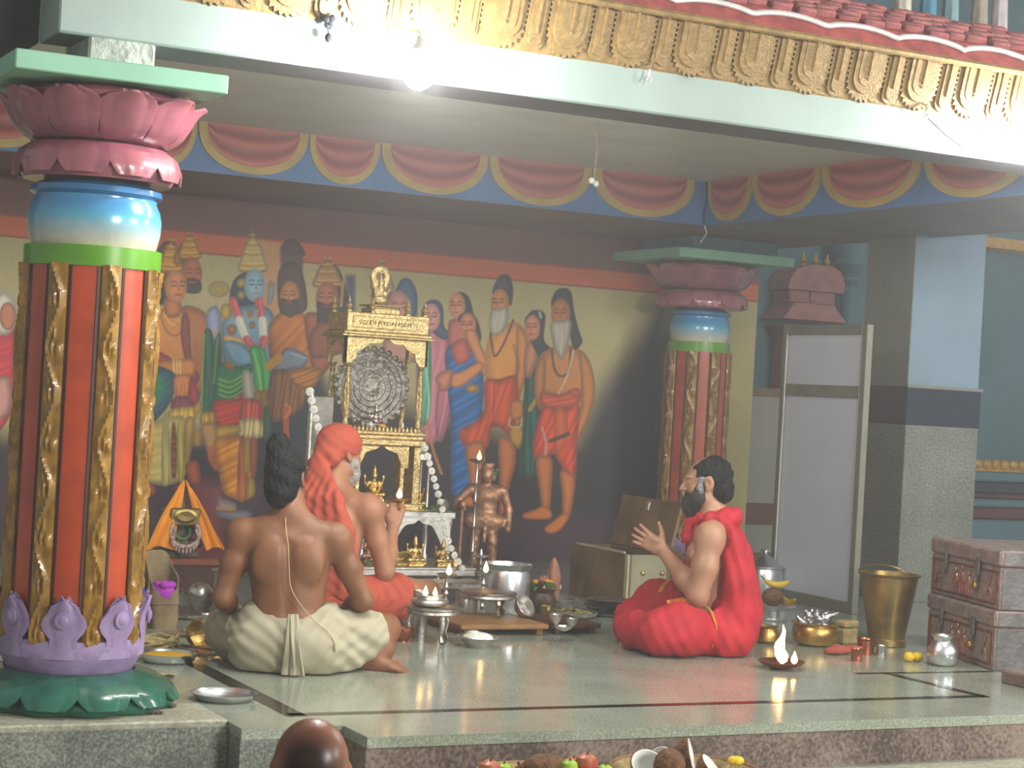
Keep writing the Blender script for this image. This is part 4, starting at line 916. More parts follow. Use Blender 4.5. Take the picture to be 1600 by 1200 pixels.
# ---------------------------------------------------------------- person in saffron headcloth holding a lamp
def person_saffron():
    loc = fl(509, 974)
    t = thing('person', 'person in saffron headcloth and robe holding up a small lit lamp', 'person', (loc[0], loc[1]+.03, 0), -math.radians(46))
    s = SDF((-.5, -.25, -.01), (.52, .62, .95), .0065)
    T = torso(s, (0, .05), .98, .01)
    Rh = rot('Z', -26) @ rot('X', -8); hc = np.array(T(0, .05, .775)); head(s, hc, Rh, 1.0)
    sh = T(.188, .0, .525); el = (.245, .10, .245); wr = (.215, .235, .44)
    s.ell(sh, (.064, .064, .068), None, .03); s.chain([sh, tuple(np.array(sh)*.5+np.array(el)*.5), el, tuple(np.array(el)*.6+np.array(wr)*.4), wr], [.052, .047, .040, .041, .027], .025)
    hand(s, wr, (.0, .45, .9), (-.35, .75, -.4), 1, (.55, .6, .4), .1, .5)
    sh = T(-.188, .0, .525); el = (-.25, .12, .27); wr = (-.12, .33, .24)
    s.ell(sh, (.064, .064, .068), None, .03); s.chain([sh, el, wr], [.052, .041, .027], .025); hand(s, wr, (.4, .9, -.1), (.2, -.2, -1), -1)
    s.chain([(-.10, .02, .105), (-.29, .2, .115), (-.36, .32, .105)], [.095, .075, .06], .04); s.chain([(-.36, .32, .10), (-.15, .42, .075), (.0, .42, .06)], [.058, .055, .038], .02); foot(s, (.02, .42, .065), (.95, 0, -.05), (.1, .2, 1), 1)
    s.chain([(.10, .02, .105), (.29, .22, .13), (.34, .40, .135)], [.095, .078, .06], .04); s.chain([(.34, .40, .13), (.22, .47, .08), (.05, .46, .055)], [.057, .052, .036], .02); foot(s, (.05, .46, .06), (-.95, -.1, -.05), (-.1, .2, 1), -1)
    s.build('body', 'skin_tan', t)
    P = lambda x, y, z: hc+Rh@np.array((x, y, z))
    b = SDF((-.12, .0, .58), (.12, .26, .82), .005); b.ell(P(0, .06, -.09), (.062, .05, .06), Rh, .02); b.cap(P(-.06, .03, -.05), P(.06, .03, -.05), .028, None, .03); b.cap(P(0, .07, -.10), P(0, .08, -.15), .04, .02, .03)
    b.ell(P(0, .125, -.0), (.05, .055, .056), Rh, .015, 's'); b.disp(lambda x, y, z: .002*np.sin(x*220+z*40)); b.build('beard', 'beard_white', t)
    c = SDF((-.24, -.26, .08), (.30, .22, .95), .006)
    c.ell(P(0, -.015, .035), (.093, .108, .092), Rh, .02); c.cap(P(0, -.085, -.02), P(0, -.06, .03), .06, .07, .03)
    c.ell(P(0, .12, -.03), (.085, .075, .075), Rh, .02, 's')
    c.cap(P(-.06, -.1, -.075), P(.06, -.09, -.045), .03, .036, .03); c.ell(P(0, -.125, -.055), (.032, .026, .03), None, .012)
    # tail of the headcloth widening over the back
    for u in np.linspace(-1, 1, 13):
        a = P(.014*u, -.125, -.06); m_ = (.085*u+.02, -.145, .57); e = (.135*u+.035, -.15, .43); g_ = (.15*u+.06, -.15, .28); q_ = (.14*u+.10, -.15, .15)
        c.chain([a, m_, e, g_, q_], [.018, .022, .024, .024, .022], .02)
    c.disp(lambda x, y, z: .004*np.sin(((x-.03)/(.06+.35*np.clip(.72-z, 0, .35)))*15+np.sin(z*14)*.7)*np.clip((.70-z)*9, 0, 1)+.0016*np.sin(z*120+x*90))
    c.build('headcloth', 'cloth_saffron', t)
    r = SDF((-.5, -.3, -.01), (.5, .5, .34), .0065)
    r.ell((0, -.02, .11), (.205, .16, .13), None, .04); r.cap((-.12, -.06, .08), (.12, -.06, .08), .115, None, .05); r.chain([(-.10, .02, .105), (-.29, .2, .112), (-.35, .30, .105)], [.115, .098, .082], .05); r.chain([(.10, .02, .105), (.27, .20, .125), (.315, .31, .13)], [.115, .10, .088], .05); r.cap((-.15, .22, .07), (.15, .22, .07), .08, None, .06)
    r.disp(lambda x, y, z: .0045*np.sin((y*1.1+x*.5)*85+np.sin(z*40+x*18)*1.6)*np.clip((np.abs(x)-.15)*8, 0, 1)+.002*np.sin(x*35+z*50)+wob(x, y, z, .0015, 45)); r.cut(lambda x, y, z: .0035-z+0*x+0*y); r.cut(lambda x, y, z: z-.235+0*x+0*y); r.cut(lambda x, y, z: np.where(x > .16, (x-.27)*.3+(y-.215)*.95, -1)+0*z)
    r.build('robe', 'cloth_saffron', t)
    return t
ps = person_saffron()

# ---------------------------------------------------------------- person in red robe, palms joined
def person_red():
    loc = fl(1112, 1016)
    t = thing('person', 'bearded person in bright red robe seated in profile with palms joined', 'person', (loc[0], loc[1], 0), math.radians(52)); t.scale = (.965, .965, .965)
    # local +y faces the altar, local -x is the side turned to the viewer
    s = SDF((-.5, -.26, -.01), (.5, .66, .95), .006)
    T = torso(s, (0, .05), 1.04, .03)
    Rh = rot('X', -7) @ rot('Z', 3); hc = np.array(T(0, .025, .772)); head(s, hc, Rh, 1.03, 1.04)
    W0 = np.array((-.012, .245, .44)); fd = np.array((0, .80, .42))
    for x in (-1, 1):
        sh = np.array(T(x*.195, -.005, .525)); el = np.array((x*.24, .055, .265)); wr = W0+np.array((x*.026+.012, 0, 0))
        s.ell(sh, (.07, .07, .075), None, .03); s.chain([sh, sh*.5+el*.5+np.array((x*.006, -.004, 0)), el, el*.62+wr*.38, wr], [.060, .057, .045, .046, .029], .025)
        hand(s, wr, fd+np.array((-x*.10, 0, 0)), (-x, 0, 0), x, (.02, .05, .05), .2, 1.0, 1.02, .004)
    s.chain([(-.10, .02, .105), (-.32, .13, .12), (-.37, .20, .11)], [.10, .082, .064], .04); s.chain([(-.37, .20, .10), (-.2, .31, .075), (.0, .31, .06)], [.06, .056, .04], .02); foot(s, (.02, .31, .065), (.95, 0, -.05), (.1, .2, 1), 1)
    s.chain([(.10, .02, .105), (.27, .19, .15), (.32, .30, .17)], [.10, .082, .064], .04); s.chain([(.32, .30, .16), (.18, .37, .085), (-.02, .38, .06)], [.06, .056, .04], .02); foot(s, (-.03, .38, .065), (-.95, 0, -.05), (-.1, .2, 1), -1)
    s.build('body', 'skin_fair', t)
    P = lambda x, y, z: hc+Rh@(np.array((x, y, z))*1.03)
    h = SDF((-.14, -.16, .62), (.14, .26, .95), .005)
    h.ell(P(0, -.022, .028), (.084, .098, .087), Rh, .02); h.ell(P(0, -.06, -.045), (.066, .058, .065), Rh, .03); h.ell(P(0, .11, .0), (.085, .075, .088), Rh, .02, 's'); h.ell(P(0, .07, .105), (.034, .08, .05), Rh, .02, 's')
    for x in (-1, 1): h.ell(P(x*.085, -.0, -.02), (.022, .027, .042), Rh, .012, 's')
    h.disp(lambda x, y, z: .002*np.sin(y*240+z*60)+.0025*np.sin(z*110+y*60)); h.build('hair', 'hair_black', t)
    b = SDF((-.13, .0, .55), (.13, .30, .86), .005)
    for x in (-1, 1): b.cap(P(x*.066, .022, -.005), P(x*.058, .04, -.06), .017, .028, .02)
    b.cap(P(-.05, .045, -.075), P(.05, .045, -.075), .036, None, .03); b.ell(P(0, .07, -.10), (.055, .05, .055), Rh, .03); b.cap(P(0, .07, -.11), P(0, .075, -.165), .045, .026, .03); b.cap(P(-.028, .094, -.048), P(.028, .094, -.048), .010, None, .01)
    b.ell(P(0, .115, -.01), (.045, .05, .040), Rh, .012, 's'); b.disp(lambda x, y, z: .002*np.sin(x*200+z*80+y*150)); b.build('beard', 'beard_dark', t)
    for x in (-1, 1):
        g = SDF((-.13, -.02, .66), (.13, .24, .86), .005); g.cap(P(x*.069, .02, .012), P(x*.066, .034, -.045), .0145, .022, .01); g.build('sideburn', 'hair_grey', t)
    c = SDF((-.5, -.3, -.01), (.5, .54, .72), .006)
    # lower robe
    c.ell((0, -.03, .12), (.22, .175, .14), None, .04); c.cap((-.14, -.07, .085), (.14, -.07, .085), .12, None, .05)
    c.chain([(-.10, .02, .11), (-.31, .13, .118), (-.36, .20, .108)], [.125, .112, .095], .05); c.chain([(-.37, .20, .10), (-.2, .32, .085), (.0, .33, .07)], [.09, .082, .07], .04)
    c.chain([(.10, .02, .11), (.27, .19, .16), (.32, .30, .18)], [.125, .11, .095], .05); c.chain([(.32, .30, .17), (.18, .39, .095), (.0, .39, .07)], [.092, .085, .07], .04); c.cap((-.12, .22, .07), (.12, .22, .07), .10, None, .06)
    c.ell((0, .06, .24), (.17, .12, .10), None, .05)
    # shawl over chest, far shoulder and down the back
    for z, rx, ry, cy in ((.30, .165, .125, .015), (.38, .172, .122, .02), (.46, .172, .115, .025), (.53, .165, .10, .02)): c.ell((.012, cy, z), (rx+.004, ry+.004, .085), None, .03)
    c.cap((.19, .01, .55), (.05, .06, .60), .075, .06, .03); c.cap((.20, .0, .53), (.24, .06, .33), .078, .075, .04); c.cap((0, .085, .585), (-.05, .075, .60), .035, .03, .03); c.cap((-.10, .03, .60), (.0, -.06, .615), .036, .05, .03)
    c.chain([(-.10, -.02, .585), (-.13, -.075, .50), (-.15, -.115, .34), (-.15, -.13, .20)], [.036, .048, .06, .07], .05); c.cap((.05, -.06, .47), (.05, -.12, .2), .085, .10, .05)
    # bare near shoulder, arm and flank
    c.cap((-.225, .0, .585), (-.25, .09, .30), .098, .082, .012, 's'); c.ell((-.20, .035, .33), (.085, .085, .16), None, .012, 's'); c.cap((-.24, .055, .265), (-.05, .245, .44), .06, .05, .012, 's')
    c.disp(lambda x, y, z: (.003*np.sin((y*1.0+x*.35)*58+z*22+np.sin(x*17+z*13)*2)+.0016*np.sin(y*110-z*60))*np.clip((.26-z)*12, 0, 1)+(.004*np.sin((y*1.1-.2*z)*95+np.sin(z*11+x*9)*1.8))*np.clip((z-.2)*8, 0, 1)+wob(x, y, z, .0015, 45))
    c.cut(lambda x, y, z: .0035-z+0*x+0*y)
    rb = c.build('robe', 'cloth_red', t)
    # knot, gold woven band, printed corner
    k = SDF((-.14, .02, .48), (.10, .2, .68), .005); k.ell((-.03, .125, .575), (.034, .03, .026), None, .015); k.cap((-.04, .13, .565), (-.055, .135, .50), .022, .028, .012); k.cap((-.02, .13, .565), (.0, .15, .515), .02, .022, .012); k.cap((-.05, .12, .58), (-.09, .07, .605), .022, .02, .012)
    k.disp(lambda x, y, z: .003*np.sin(x*160+z*120)); k.build('knot', 'cloth_red', rb)
    def band(c0, ax, e1, e2, r, w_, a0, a1, name):
        c0, ax, e1, e2 = map(np.array, (c0, ax, e1, e2))
        def fb(u, v): a = a0+(a1-a0)*v; return tuple(c0+ax*w_*u+(e1*math.cos(a)+e2*math.sin(a))*r*(1+.02*math.sin(9*a)))
        v_, f_ = patch(fb, 4, 22, .003); mk(name, v_, f_, 'gold_trim', rb, True)
    d1 = np.array((-.22, .115, 0)); d1 /= np.linalg.norm(d1); band((-.20, .072, .113), d1, (-.46, -.88, 0), (0, 0, 1), .124, .009, -.55, 1.7, 'gold_band')
    d2 = np.array((.06, .14, 0)); d2 /= np.linalg.norm(d2); band((.285, .235, .168), d2, (-.92, .39, 0), (0, 0, 1), .110, .010, -.5, 1.9, 'gold_band')
    mb = MB(); P4 = [(-.14, .11, .245), (-.18, .20, .225), (-.245, .175, .205), (-.225, .085, .222)]
    def fp(u, v):
        u2 = (u+1)/2; p = [(P4[0][i]*(1-u2)+P4[1][i]*u2)*(1-v)+(P4[3][i]*(1-u2)+P4[2][i]*u2)*v for i in range(3)]; return (p[0], p[1], p[2]+.012*math.sin(u2*5)*math.sin(v*3)+.006)
    v_, f_ = patch(fp, 9, 9, .004); mk('printed_corner', v_, f_, mat('print_red_gold', 'd89a30', .6, 0, .1, 60, 0, 60, col2='c02a20'), rb, True)
    return t
person_red()

# ---------------------------------------------------------------- bald person in the foreground, seen from behind
def person_bald():
    p = at(491, 1200, 1, -2.62)
    t = thing('person', 'bald person with shaved head seated in front of the stone platform', 'person', (float(p[0])-.02, -2.66, -.475), -math.radians(18))
    s = SDF((-.5, -.26, -.01), (.5, .6, .95), .0075)
    T = torso(s, (0, .05), 1.05, .03); Rh = rot('X', -16) @ rot('Z', 10); hc = np.array(T(0, .05, .785)); head(s, hc, Rh, 1.0)
    for x in (-1, 1):
        sh = np.array(T(x*.195, 0, .525)); el = np.array((x*.26, .10, .27)); wr = np.array((x*.13, .32, .2)); s.ell(sh, (.068, .068, .072), None, .03); s.chain([sh, el, wr], [.056, .043, .028], .025); hand(s, wr, (-x*.4, .9, -.1), (0, -.2, -1), x)
        s.chain([(x*.10, .02, .105), (x*.3, .22, .12), (x*.37, .32, .11)], [.1, .08, .064], .04); s.chain([(x*.37, .32, .10), (x*.1, .42+.04*x, .08), (-x*.05, .43+.04*x, .06)], [.06, .056, .04], .02)
        foot(s, (-x*.07, .43+.04*x, .065), (-x*.95, 0, -.05), (-x*.1, .2, 1), x)
    o = s.build('body', 'skin_bald', t)
    # a shadow of stubble on the back of the scalp: dark hair grows there
    me_ = o.data; V = np.zeros(len(me_.vertices)*3, np.float32); me_.vertices.foreach_get('co', V); V = V.reshape(-1, 3)
    q = (V-hc)@Rh; a = np.clip(1.25-(((q[:, 0]+.02)/.075)**2+((q[:, 1]+.085)/.06)**2+((q[:, 2]-.0)/.075)**2), 0, 1); a[q[:, 2] < -.09] = 0
    col = me_.color_attributes.new('paint', 'FLOAT_COLOR', 'POINT'); cc = np.ones((len(V), 4), np.float32); cc[:, :3] = H('8c5c46')[None]*(1-a[:, None]*.9)+H('17130f')[None]*a[:, None]*.9; col.data.foreach_set('color', cc.ravel()); me_.materials.clear(); me_.materials.append(vcol_mat('bald_skin', .38))
    c = SDF((-.5, -.28, -.01), (.5, .46, .3), .008); c.ell((0, -.02, .11), (.21, .165, .13), None, .04); c.cap((-.12, -.05, .09), (.12, -.05, .09), .12, None, .05)
    for x in (-1, 1): c.chain([(x*.10, .02, .105), (x*.34, .27, .115)], [.118, .09], .05)
    c.disp(lambda x, y, z: .004*np.sin(x*60+z*50)); c.cut(lambda x, y, z: .0035-z+0*x+0*y); c.cut(lambda x, y, z: z-.2+0*x+0*y); c.build('waistcloth', 'cloth_cream', t)
person_bald()
# ================================================================== LAMPS
def bulb(loc, label, power):
    t = thing('led_bulb', label, 'lamp', loc)
    mb = MB(); mb.lathe([(.001, -.105), (.024, -.10), (.045, -.082), (.054, -.05), (.052, -.02), (.036, .005)], 20); mb.build('globe', mat('bulb_glow', 'ffffff', .4, 0, 0., 3, emit=power), t, True)
    mb = MB(); mb.lathe([(.034, .005), (.03, .03), (.016, .05), (.014, .075), (.001, .076)], 20); mb.build('base', 'cream_white', t, True)
    mb = MB(); mb.tube([(0, 0, .07), (0, .03, .09), (0, .12, .10), (0, .22, .10)], .008, 8); mb.box(-.03, .03, .2, .22, .07, .13, .004); mb.build('bracket', 'steel', t)
    return t
p = at(655, 105, 1, -.42); bulb((float(p[0]), -.42, float(p[2])+.03), 'bright white LED bulb fixed to the front beam', 520.)
p = at(1660, 232, 1, -.42); bulb((float(p[0]), -.42, float(p[2])), 'second LED bulb farther along the front beam near the trunks', 190.)

# unseen tube light added behind the front beam to brighten ceiling and valance
t = thing('fill_tube_light', 'added white tube light, unseen, on the inner side of the front beam', 'lamp', (1.7, .145, 2.168))
mb = MB(); mb.tube([(-.6, 0, 0), (.6, 0, 0)], .014, 12); mb.build('tube', mat('fill_tube_glow', 'fffdf6', .4, 0, 0., 3, emit=130.), t, True)
mb = MB(); mb.box(-.63, .63, -.065, -.025, -.02, .02, .004); mb.build('fill_batten', 'cream_white', t)
for x_ in (-.61, .61): mb = MB(); mb.box(x_-.012, x_+.012, -.03, .018, -.018, .018, .003); mb.build('fill_holder', 'cream_white', t)
# ================================================================== small builders
def flame(parent, z, h=.05, r=.013, x=0., y=0., lean=0.):
    mb = MB(); mb.lathe([(.001, 0), (r*.8, h*.12), (r, h*.28), (r*.75, h*.5), (r*.35, h*.78), (.0008, h)], 12, fn=lambda a, q, zz: (q*(1+.12*math.sin(a*2+zz*80)), zz))
    for i, p in enumerate(mb.v): mb.v[i] = (p[0]+x+lean*(p[2]/h)**2*h, p[1]+y, p[2]+z)
    f_ = mb.build('flame', 'flame', parent, True); return f_
def lit_lamp(name, label, loc, h, br=.045, base=.05, m='silver', fh=.055, cat='lamp', group=None, rz=0.):
    """oil lamp on a turned stem"""
    t = thing(name, label, cat, loc, rz, group)
    mb = MB(); mb.lathe([(base, 0), (base, .006), (base*.7, .015), (base*.35, .03), (.008, .04)], 24); mb.build('base', m, t, True)
    s = h-.02; mb = MB(); prof = [(.009, .03), (.008, .05)]
    for q in (.3, .5, .7, .85): prof += [(.007, s*q-.012), (.015, s*q), (.007, s*q+.012)]
    prof += [(.008, s), (.012, h-.005)]; mb.lathe(prof, 14); mb.build('stem', m, t, True)
    mb = MB(); mb.lathe([(.008, h-.012), (br*.6, h-.006), (br, h+.008), (br*.96, h+.010), (br*.55, h+.0), (.001, h-.003)], 24, fn=lambda a, r, z: (r*(1+.25*max(0, math.cos(a+PI/2))**8), z)); mb.build('oil_bowl', m, t, True)
    flame(t, h+.005, fh, .013, 0, -br*.4); return t
def simple(name, label, cat, loc, prof, m, seg=28, fn=None, rz=0., group=None):
    mb = MB(); mb.lathe(prof, seg, fn=fn); o = mb.build(name, m, None, True, loc, (0, 0, rz)); return tag(o, label, cat, group)
def bowl_prof(r, h, foot=.5, th=.004):
    return [(r*foot, 0), (r*foot, h*.08), (r*.82, h*.35), (r*.97, h*.75), (r*1.0, h*.97), (r*1.06, h), (r*1.04, h*1.02), (r*.97-th, h*.97), (r*.8-th, h*.4), (.001, h*.2)]
def stool(name, label, loc, r, h, m='tarnished_silver'):
    t = thing(name, label, 'stool', loc)
    mb = MB(); mb.lathe([(.001, h-.03), (r*.9, h-.03), (r*.98, h-.024), (r*.94, h-.012), (r, h-.006), (r, h), (r*.94, h+.002), (.001, h)], 40); mb.build('top', m, t, True)
    for k in range(3):
        a = 2*PI*k/3+.5; c, s_ = math.cos(a), math.sin(a)
        mb = MB(); mb.tube([(c*r*.75, s_*r*.75, h-.02), (c*r*.9, s_*r*.9, h*.55), (c*r*.78, s_*r*.78, h*.25), (c*r*.95, s_*r*.95, .008)], [.016, .013, .009, .012], 8); mb.build('leg', m, t, True)
    return t
def stack_sdf(name, m, lo, hi, h, ops, parent=None):
    s = SDF(lo, hi, h)
    for o in ops:
        if o[0] == 'c': s.cap(o[1], o[2], o[3], o[4], o[5] if len(o) > 5 else .01)
        elif o[0] == 'e': s.ell(o[1], o[2], None, o[3] if len(o) > 3 else .01)
        elif o[0] == 's': s.ell(o[1], o[2], None, .004, 's')
    return s.build(name, m, parent)
def idol(name, label, loc, h, m, rz=0., cat='idol', crown_m=None, garland=None, group=None):
    """seated crowned four-armed image on a plinth, h high overall"""
    t = thing(name, label, cat, loc, rz, group); k = h/.30
    mb = MB(); mb.box(-.075*k, .075*k, -.05*k, .05*k, 0, .03*k, .004*k); mb.box(-.062*k, .062*k, -.042*k, .042*k, .03*k, .045*k, .003*k); mb.build('plinth', m, t)
    s = SDF((-.1*k, -.075*k, .03*k), (.1*k, .07*k, .31*k), .0042*max(k, .55))
    S = lambda *p: tuple(np.array(p)*k)
    s.chain([S(.03, 0, .065), S(.07, -.035, .06), S(-.01, -.055, .058)], [.024*k, .018*k, .012*k], .01*k); s.chain([S(-.03, 0, .065), S(-.07, -.035, .06), S(.01, -.05, .064)], [.024*k, .018*k, .012*k], .01*k)
    s.ell(S(0, 0, .09), S(.035, .026, .04), None, .01*k); s.ell(S(0, 0, .135), S(.042, .028, .038), None, .012*k); s.cap(S(0, 0, .16), S(0, -.003, .185), .014*k, .013*k, .008*k); s.ell(S(0, -.005, .205), S(.023, .024, .028), None, .008*k)
    s.cap(S(0, 0, .222), S(0, 0, .262), .023*k, .014*k, .006*k); s.cap(S(0, 0, .262), S(0, 0, .285), .010*k, .004*k, .004*k)
    for x in (-1, 1): s.chain([S(x*.042, 0, .155), S(x*.065, -.005, .115), S(x*.05, -.04, .11)], [.012*k, .010*k, .009*k], .006*k); s.chain([S(x*.042, .01, .155), S(x*.075, .012, .14), S(x*.08, .0, .185)], [.011*k, .009*k, .008*k], .006*k); s.ell(S(x*.08, 0, .2), S(.013, .006, .013), None, .004*k)
    s.build('figure', m, t)
    if garland:
        mb = MB(); pts = [(.035*math.sin(a)*k, (-.03-.012*math.cos(a))*k, (.15-.05*(1+math.cos(a))/1.4)*k) for a in np.linspace(-2.4, 2.4, 17)]
        mb.tube(pts, .009*k, 8); mb.build('garland', garland, t, True)
    return t

# ================================================================== ALTAR
AX, AY = 2.32, 2.90     # middle of the altar front
tab = thing('altar_table', 'tiered silver altar table with cut-out arches under the golden shrine', 'table', (AX, AY, 0))
mb = MB(); mb.box(-.30, .54, -.04, .42, .10, .145, .006); mb.build('lower_shelf', 'silver', tab)
mb = MB(); mb.box(-.30, .54, -.05, .44, .135, .15, .004); mb.build('lower_rim', 'silver', tab)
for x_, y_ in ((-.27, 0), (.51, 0), (-.27, .38), (.51, .38)):
    mb = MB(); mb.lathe([(.03, 0), (.03, .02), (.018, .04), (.024, .07), (.03, .10)], 12, (x_, y_, 0)); mb.build('foot', 'silver', tab, True)
mb = MB(); mb.box(-.28, .45, .05, .40, .395, .435, .006); mb.build('tabletop', 'silver', tab)
for x_ in (-.26, .05, .42):
    for y_ in (.07, .37):
        mb = MB(); mb.lathe([(.022, .15), (.022, .17), (.013, .19), (.018, .26), (.013, .33), (.022, .37), (.022, .395)], 12, (x_, y_, 0)); mb.build('leg', 'silver', tab, True)
def arch_panel(x0, x1, z0, z1, y0, y1, spring, lobes=5, n=40, depth=.9):
    """panel with a cusped arch cut out of its lower edge"""
    cx = (x0+x1)/2; hw = (x1-x0)/2; ow = hw*.80; pts = [(x0, z1), (x0, z0), (cx-ow, z0)]
    for k in range(n+1):
        a = PI*(1-k/n); sc = 1-.09*abs(math.sin(lobes*a))+(.12*math.exp(-((a-PI/2)/.12)**2))
        pts.append((cx+ow*math.cos(a)*min(1, sc+.02), spring+(z1-spring)*depth*math.sin(a)*sc))
    pts += [(cx+ow, z0), (x1, z0), (x1, z1)]
    mb = MB(); mb.prism(pts, y0, y1)
    # split to a fan-friendly strip: build as quads between the arch curve and the top edge
    mb = MB(); m_ = len(pts); arc = pts[2:-2]; top = [(p[0], z1) for p in arc]
    v = []; f = []
    for d in (y0, y1):
        for p in arc: v.append((p[0], d, p[1]))
        for p in top: v.append((p[0], d, p[1]))
    L = len(arc); o = 2*L
    for i in range(L-1):
        f += [(i, i+1, L+i+1, L+i), (o+i, o+L+i, o+L+i+1, o+i+1), (i, o+i, o+i+1, i+1), (L+i, L+i+1, o+L+i+1, o+L+i)]
    mb.add(v, f); mb.box(x0, cx-ow, y0, y1, z0, z1); mb.box(cx+ow, x1, y0, y1, z0, z1); return mb
for x0_, x1_ in ((-.26, .05), (.05, .42)): arch_panel(x0_, x1_, .20, .40, .05, .062, .22, 3).build('cut_out_arch', 'silver', tab)
sb = thing('silver_bench', 'long low silver bench in front of the altar table', 'bench', (2.78, 2.62, 0))
mb = MB(); mb.box(-.48, .42, -.1, .1, .07, .105, .006); mb.build('top', 'tarnished_silver', sb)
for x_ in (-.44, .38):
    for y_ in (-.08, .08): mb = MB(); mb.box(x_-.015, x_+.015, y_-.015, y_+.015, 0, .07, .004); mb.build('leg', 'tarnished_silver', sb)

mat('shrine_gold', 'cbb078', .42, .8, .25, 40, .7, 90)
sh_ = thing('gold_shrine', 'two storey golden shrine with cusped arch, fluted pillars and finials', 'shrine', (AX, AY+.06, .436))
Wd, Dp = .235, .26
mb = MB(); mb.box(-.235, .235, -.01, Dp+.02, 0, .035, .005); mb.build('base', 'shrine_gold', sh_)
for x_ in (-.12, .13):
    mb = MB(); mb.box(x_-.022, x_+.022, .0, .04, .03, .05, .003); mb.box(x_-.012, x_+.012, .005, .03, .05, .25, .003); mb.build('lower_pillar', 'shrine_gold', sh_)
arch_panel(-.15, .16, .22, .34, .0, .012, .22, 4).build('lower_arch', 'shrine_gold', sh_)
for x_ in (-.215, .215):
    mb = MB(); mb.box(x_-.02, x_+.02, .01, Dp, .03, .34, .003); mb.build('side_wall', 'shrine_gold', sh_)
mb = MB(); mb.box(-.24, .25, -.02, Dp+.01, .335, .37, .006); mb.box(-.225, .235, -.012, Dp, .37, .39, .004); mb.box(-.24, .25, -.022, Dp+.01, .39, .41, .005); mb.build('upper_floor', 'shrine_gold', sh_)
for k in range(18): pass
mb = MB()
for k in range(19): mb.lathe([(.008, 0), (.010, .012), (.005, .02), (.001, .028)], 8, (-.205+k*.0228, -.012, .41))
mb.build('railing', 'shrine_gold', sh_, True)
def fluted(h):
    pr = [(.022, 0), (.022, .012), (.014, .02), (.018, .035), (.012, .05), (.019, .075), (.021, .12), (.018, .2), (.014, .26), (.011, .29), (.016, .305), (.011, .315), (.02, .33), (.024, .34)]
    mb = MB(); mb.lathe([(r, z*h/.34) for r, z in pr], 24, fn=lambda a, r, z: (r*(1+.09*math.cos(10*a)*(h*.2 < z < h*.8)), z)); return mesh_of('fluted_pillar', mb.v, mb.f, 'shrine_gold', True)
fm = fluted(.345)
for x_ in (-.205, .205):
    for y_ in (.012, Dp-.03): link('fluted_pillar', fm, sh_, (x_, y_, .412))
arch_panel(-.235, .235, .757, .895, .0, .014, .757, 6, 60).build('upper_arch', 'shrine_gold', sh_)
for x_ in (-.235, .222):
    ap = arch_panel(0, Dp, .757, .895, 0, .014, .757, 4); 
    for i, p_ in enumerate(ap.v): ap.v[i] = (x_+p_[1], p_[0], p_[2])
    ap.build('side_arch', 'shrine_gold', sh_)
mb = MB(); mb.box(-.262, .262, -.035, Dp+.03, .893, .905, .003); mb.box(-.25, .25, -.022, Dp+.02, .905, .922, .004); mb.build('cornice', 'shrine_gold', sh_)
mb = MB(); mb.box(-.232, .232, -.004, Dp, .922, 1.02, .004); par = mb.build('parapet', 'shrine_gold', sh_)
mb = MB(); mb.box(-.20, .20, -.009, -.003, .94, 1.0, .003); pl = mb.build('inscribed_plate', 'shrine_gold', par)
mb = MB(); rr = random.Random(5); x_ = -.165
while x_ < .165:
    w_ = rr.uniform(.010, .017); k = rr.randint(0, 3); z0 = .958
    if k == 0: mb.tube([(x_+w_/2+w_/2*math.cos(a), -.0105, z0+.010+.009*math.sin(a)) for a in np.linspace(.5, 6, 9)], .0018, 4)
    elif k == 1: mb.tube([(x_, -.0105, z0), (x_, -.0105, z0+.02), (x_+w_, -.0105, z0+.02), (x_+w_, -.0105, z0+.004)], .0018, 4)
    elif k == 2: mb.tube([(x_, -.0105, z0+.02), (x_+w_*.5, -.0105, z0), (x_+w_, -.0105, z0+.02), (x_+w_*.5, -.0105, z0+.024)], .0018, 4)
    else: mb.tube([(x_, -.0105, z0+.012), (x_+w_, -.0105, z0+.012), (x_+w_*.7, -.0105, z0+.022), (x_+w_*.3, -.0105, z0)], .0018, 4)
    x_ += w_+.006
mb.build('lettering', mat('dark_engrave', '3a2a18', .6), pl)
mb = MB(); mb.box(-.075, .09, .06, Dp-.06, 1.02, 1.05, .004); mb.box(-.055, .07, .08, Dp-.08, 1.05, 1.06, .003); mb.box(-.085, .10, .05, Dp-.05, 1.06, 1.068, .003); mb.build('roof_step', 'shrine_gold', sh_)
fin = MB(); fin.lathe([(.018, 0), (.018, .008), (.010, .014), (.019, .03), (.014, .042), (.006, .048), (.011, .058), (.006, .066), (.001, .085)], 14); fmesh = mesh_of('finial', fin.v, fin.f, 'shrine_gold', True)
for x_, y_ in ((-.215, .02), (-.08, .03), (.12, .03), (.215, .02), (-.215, Dp-.03), (.215, Dp-.03)): link('finial', fmesh, sh_, (x_, y_, 1.02))
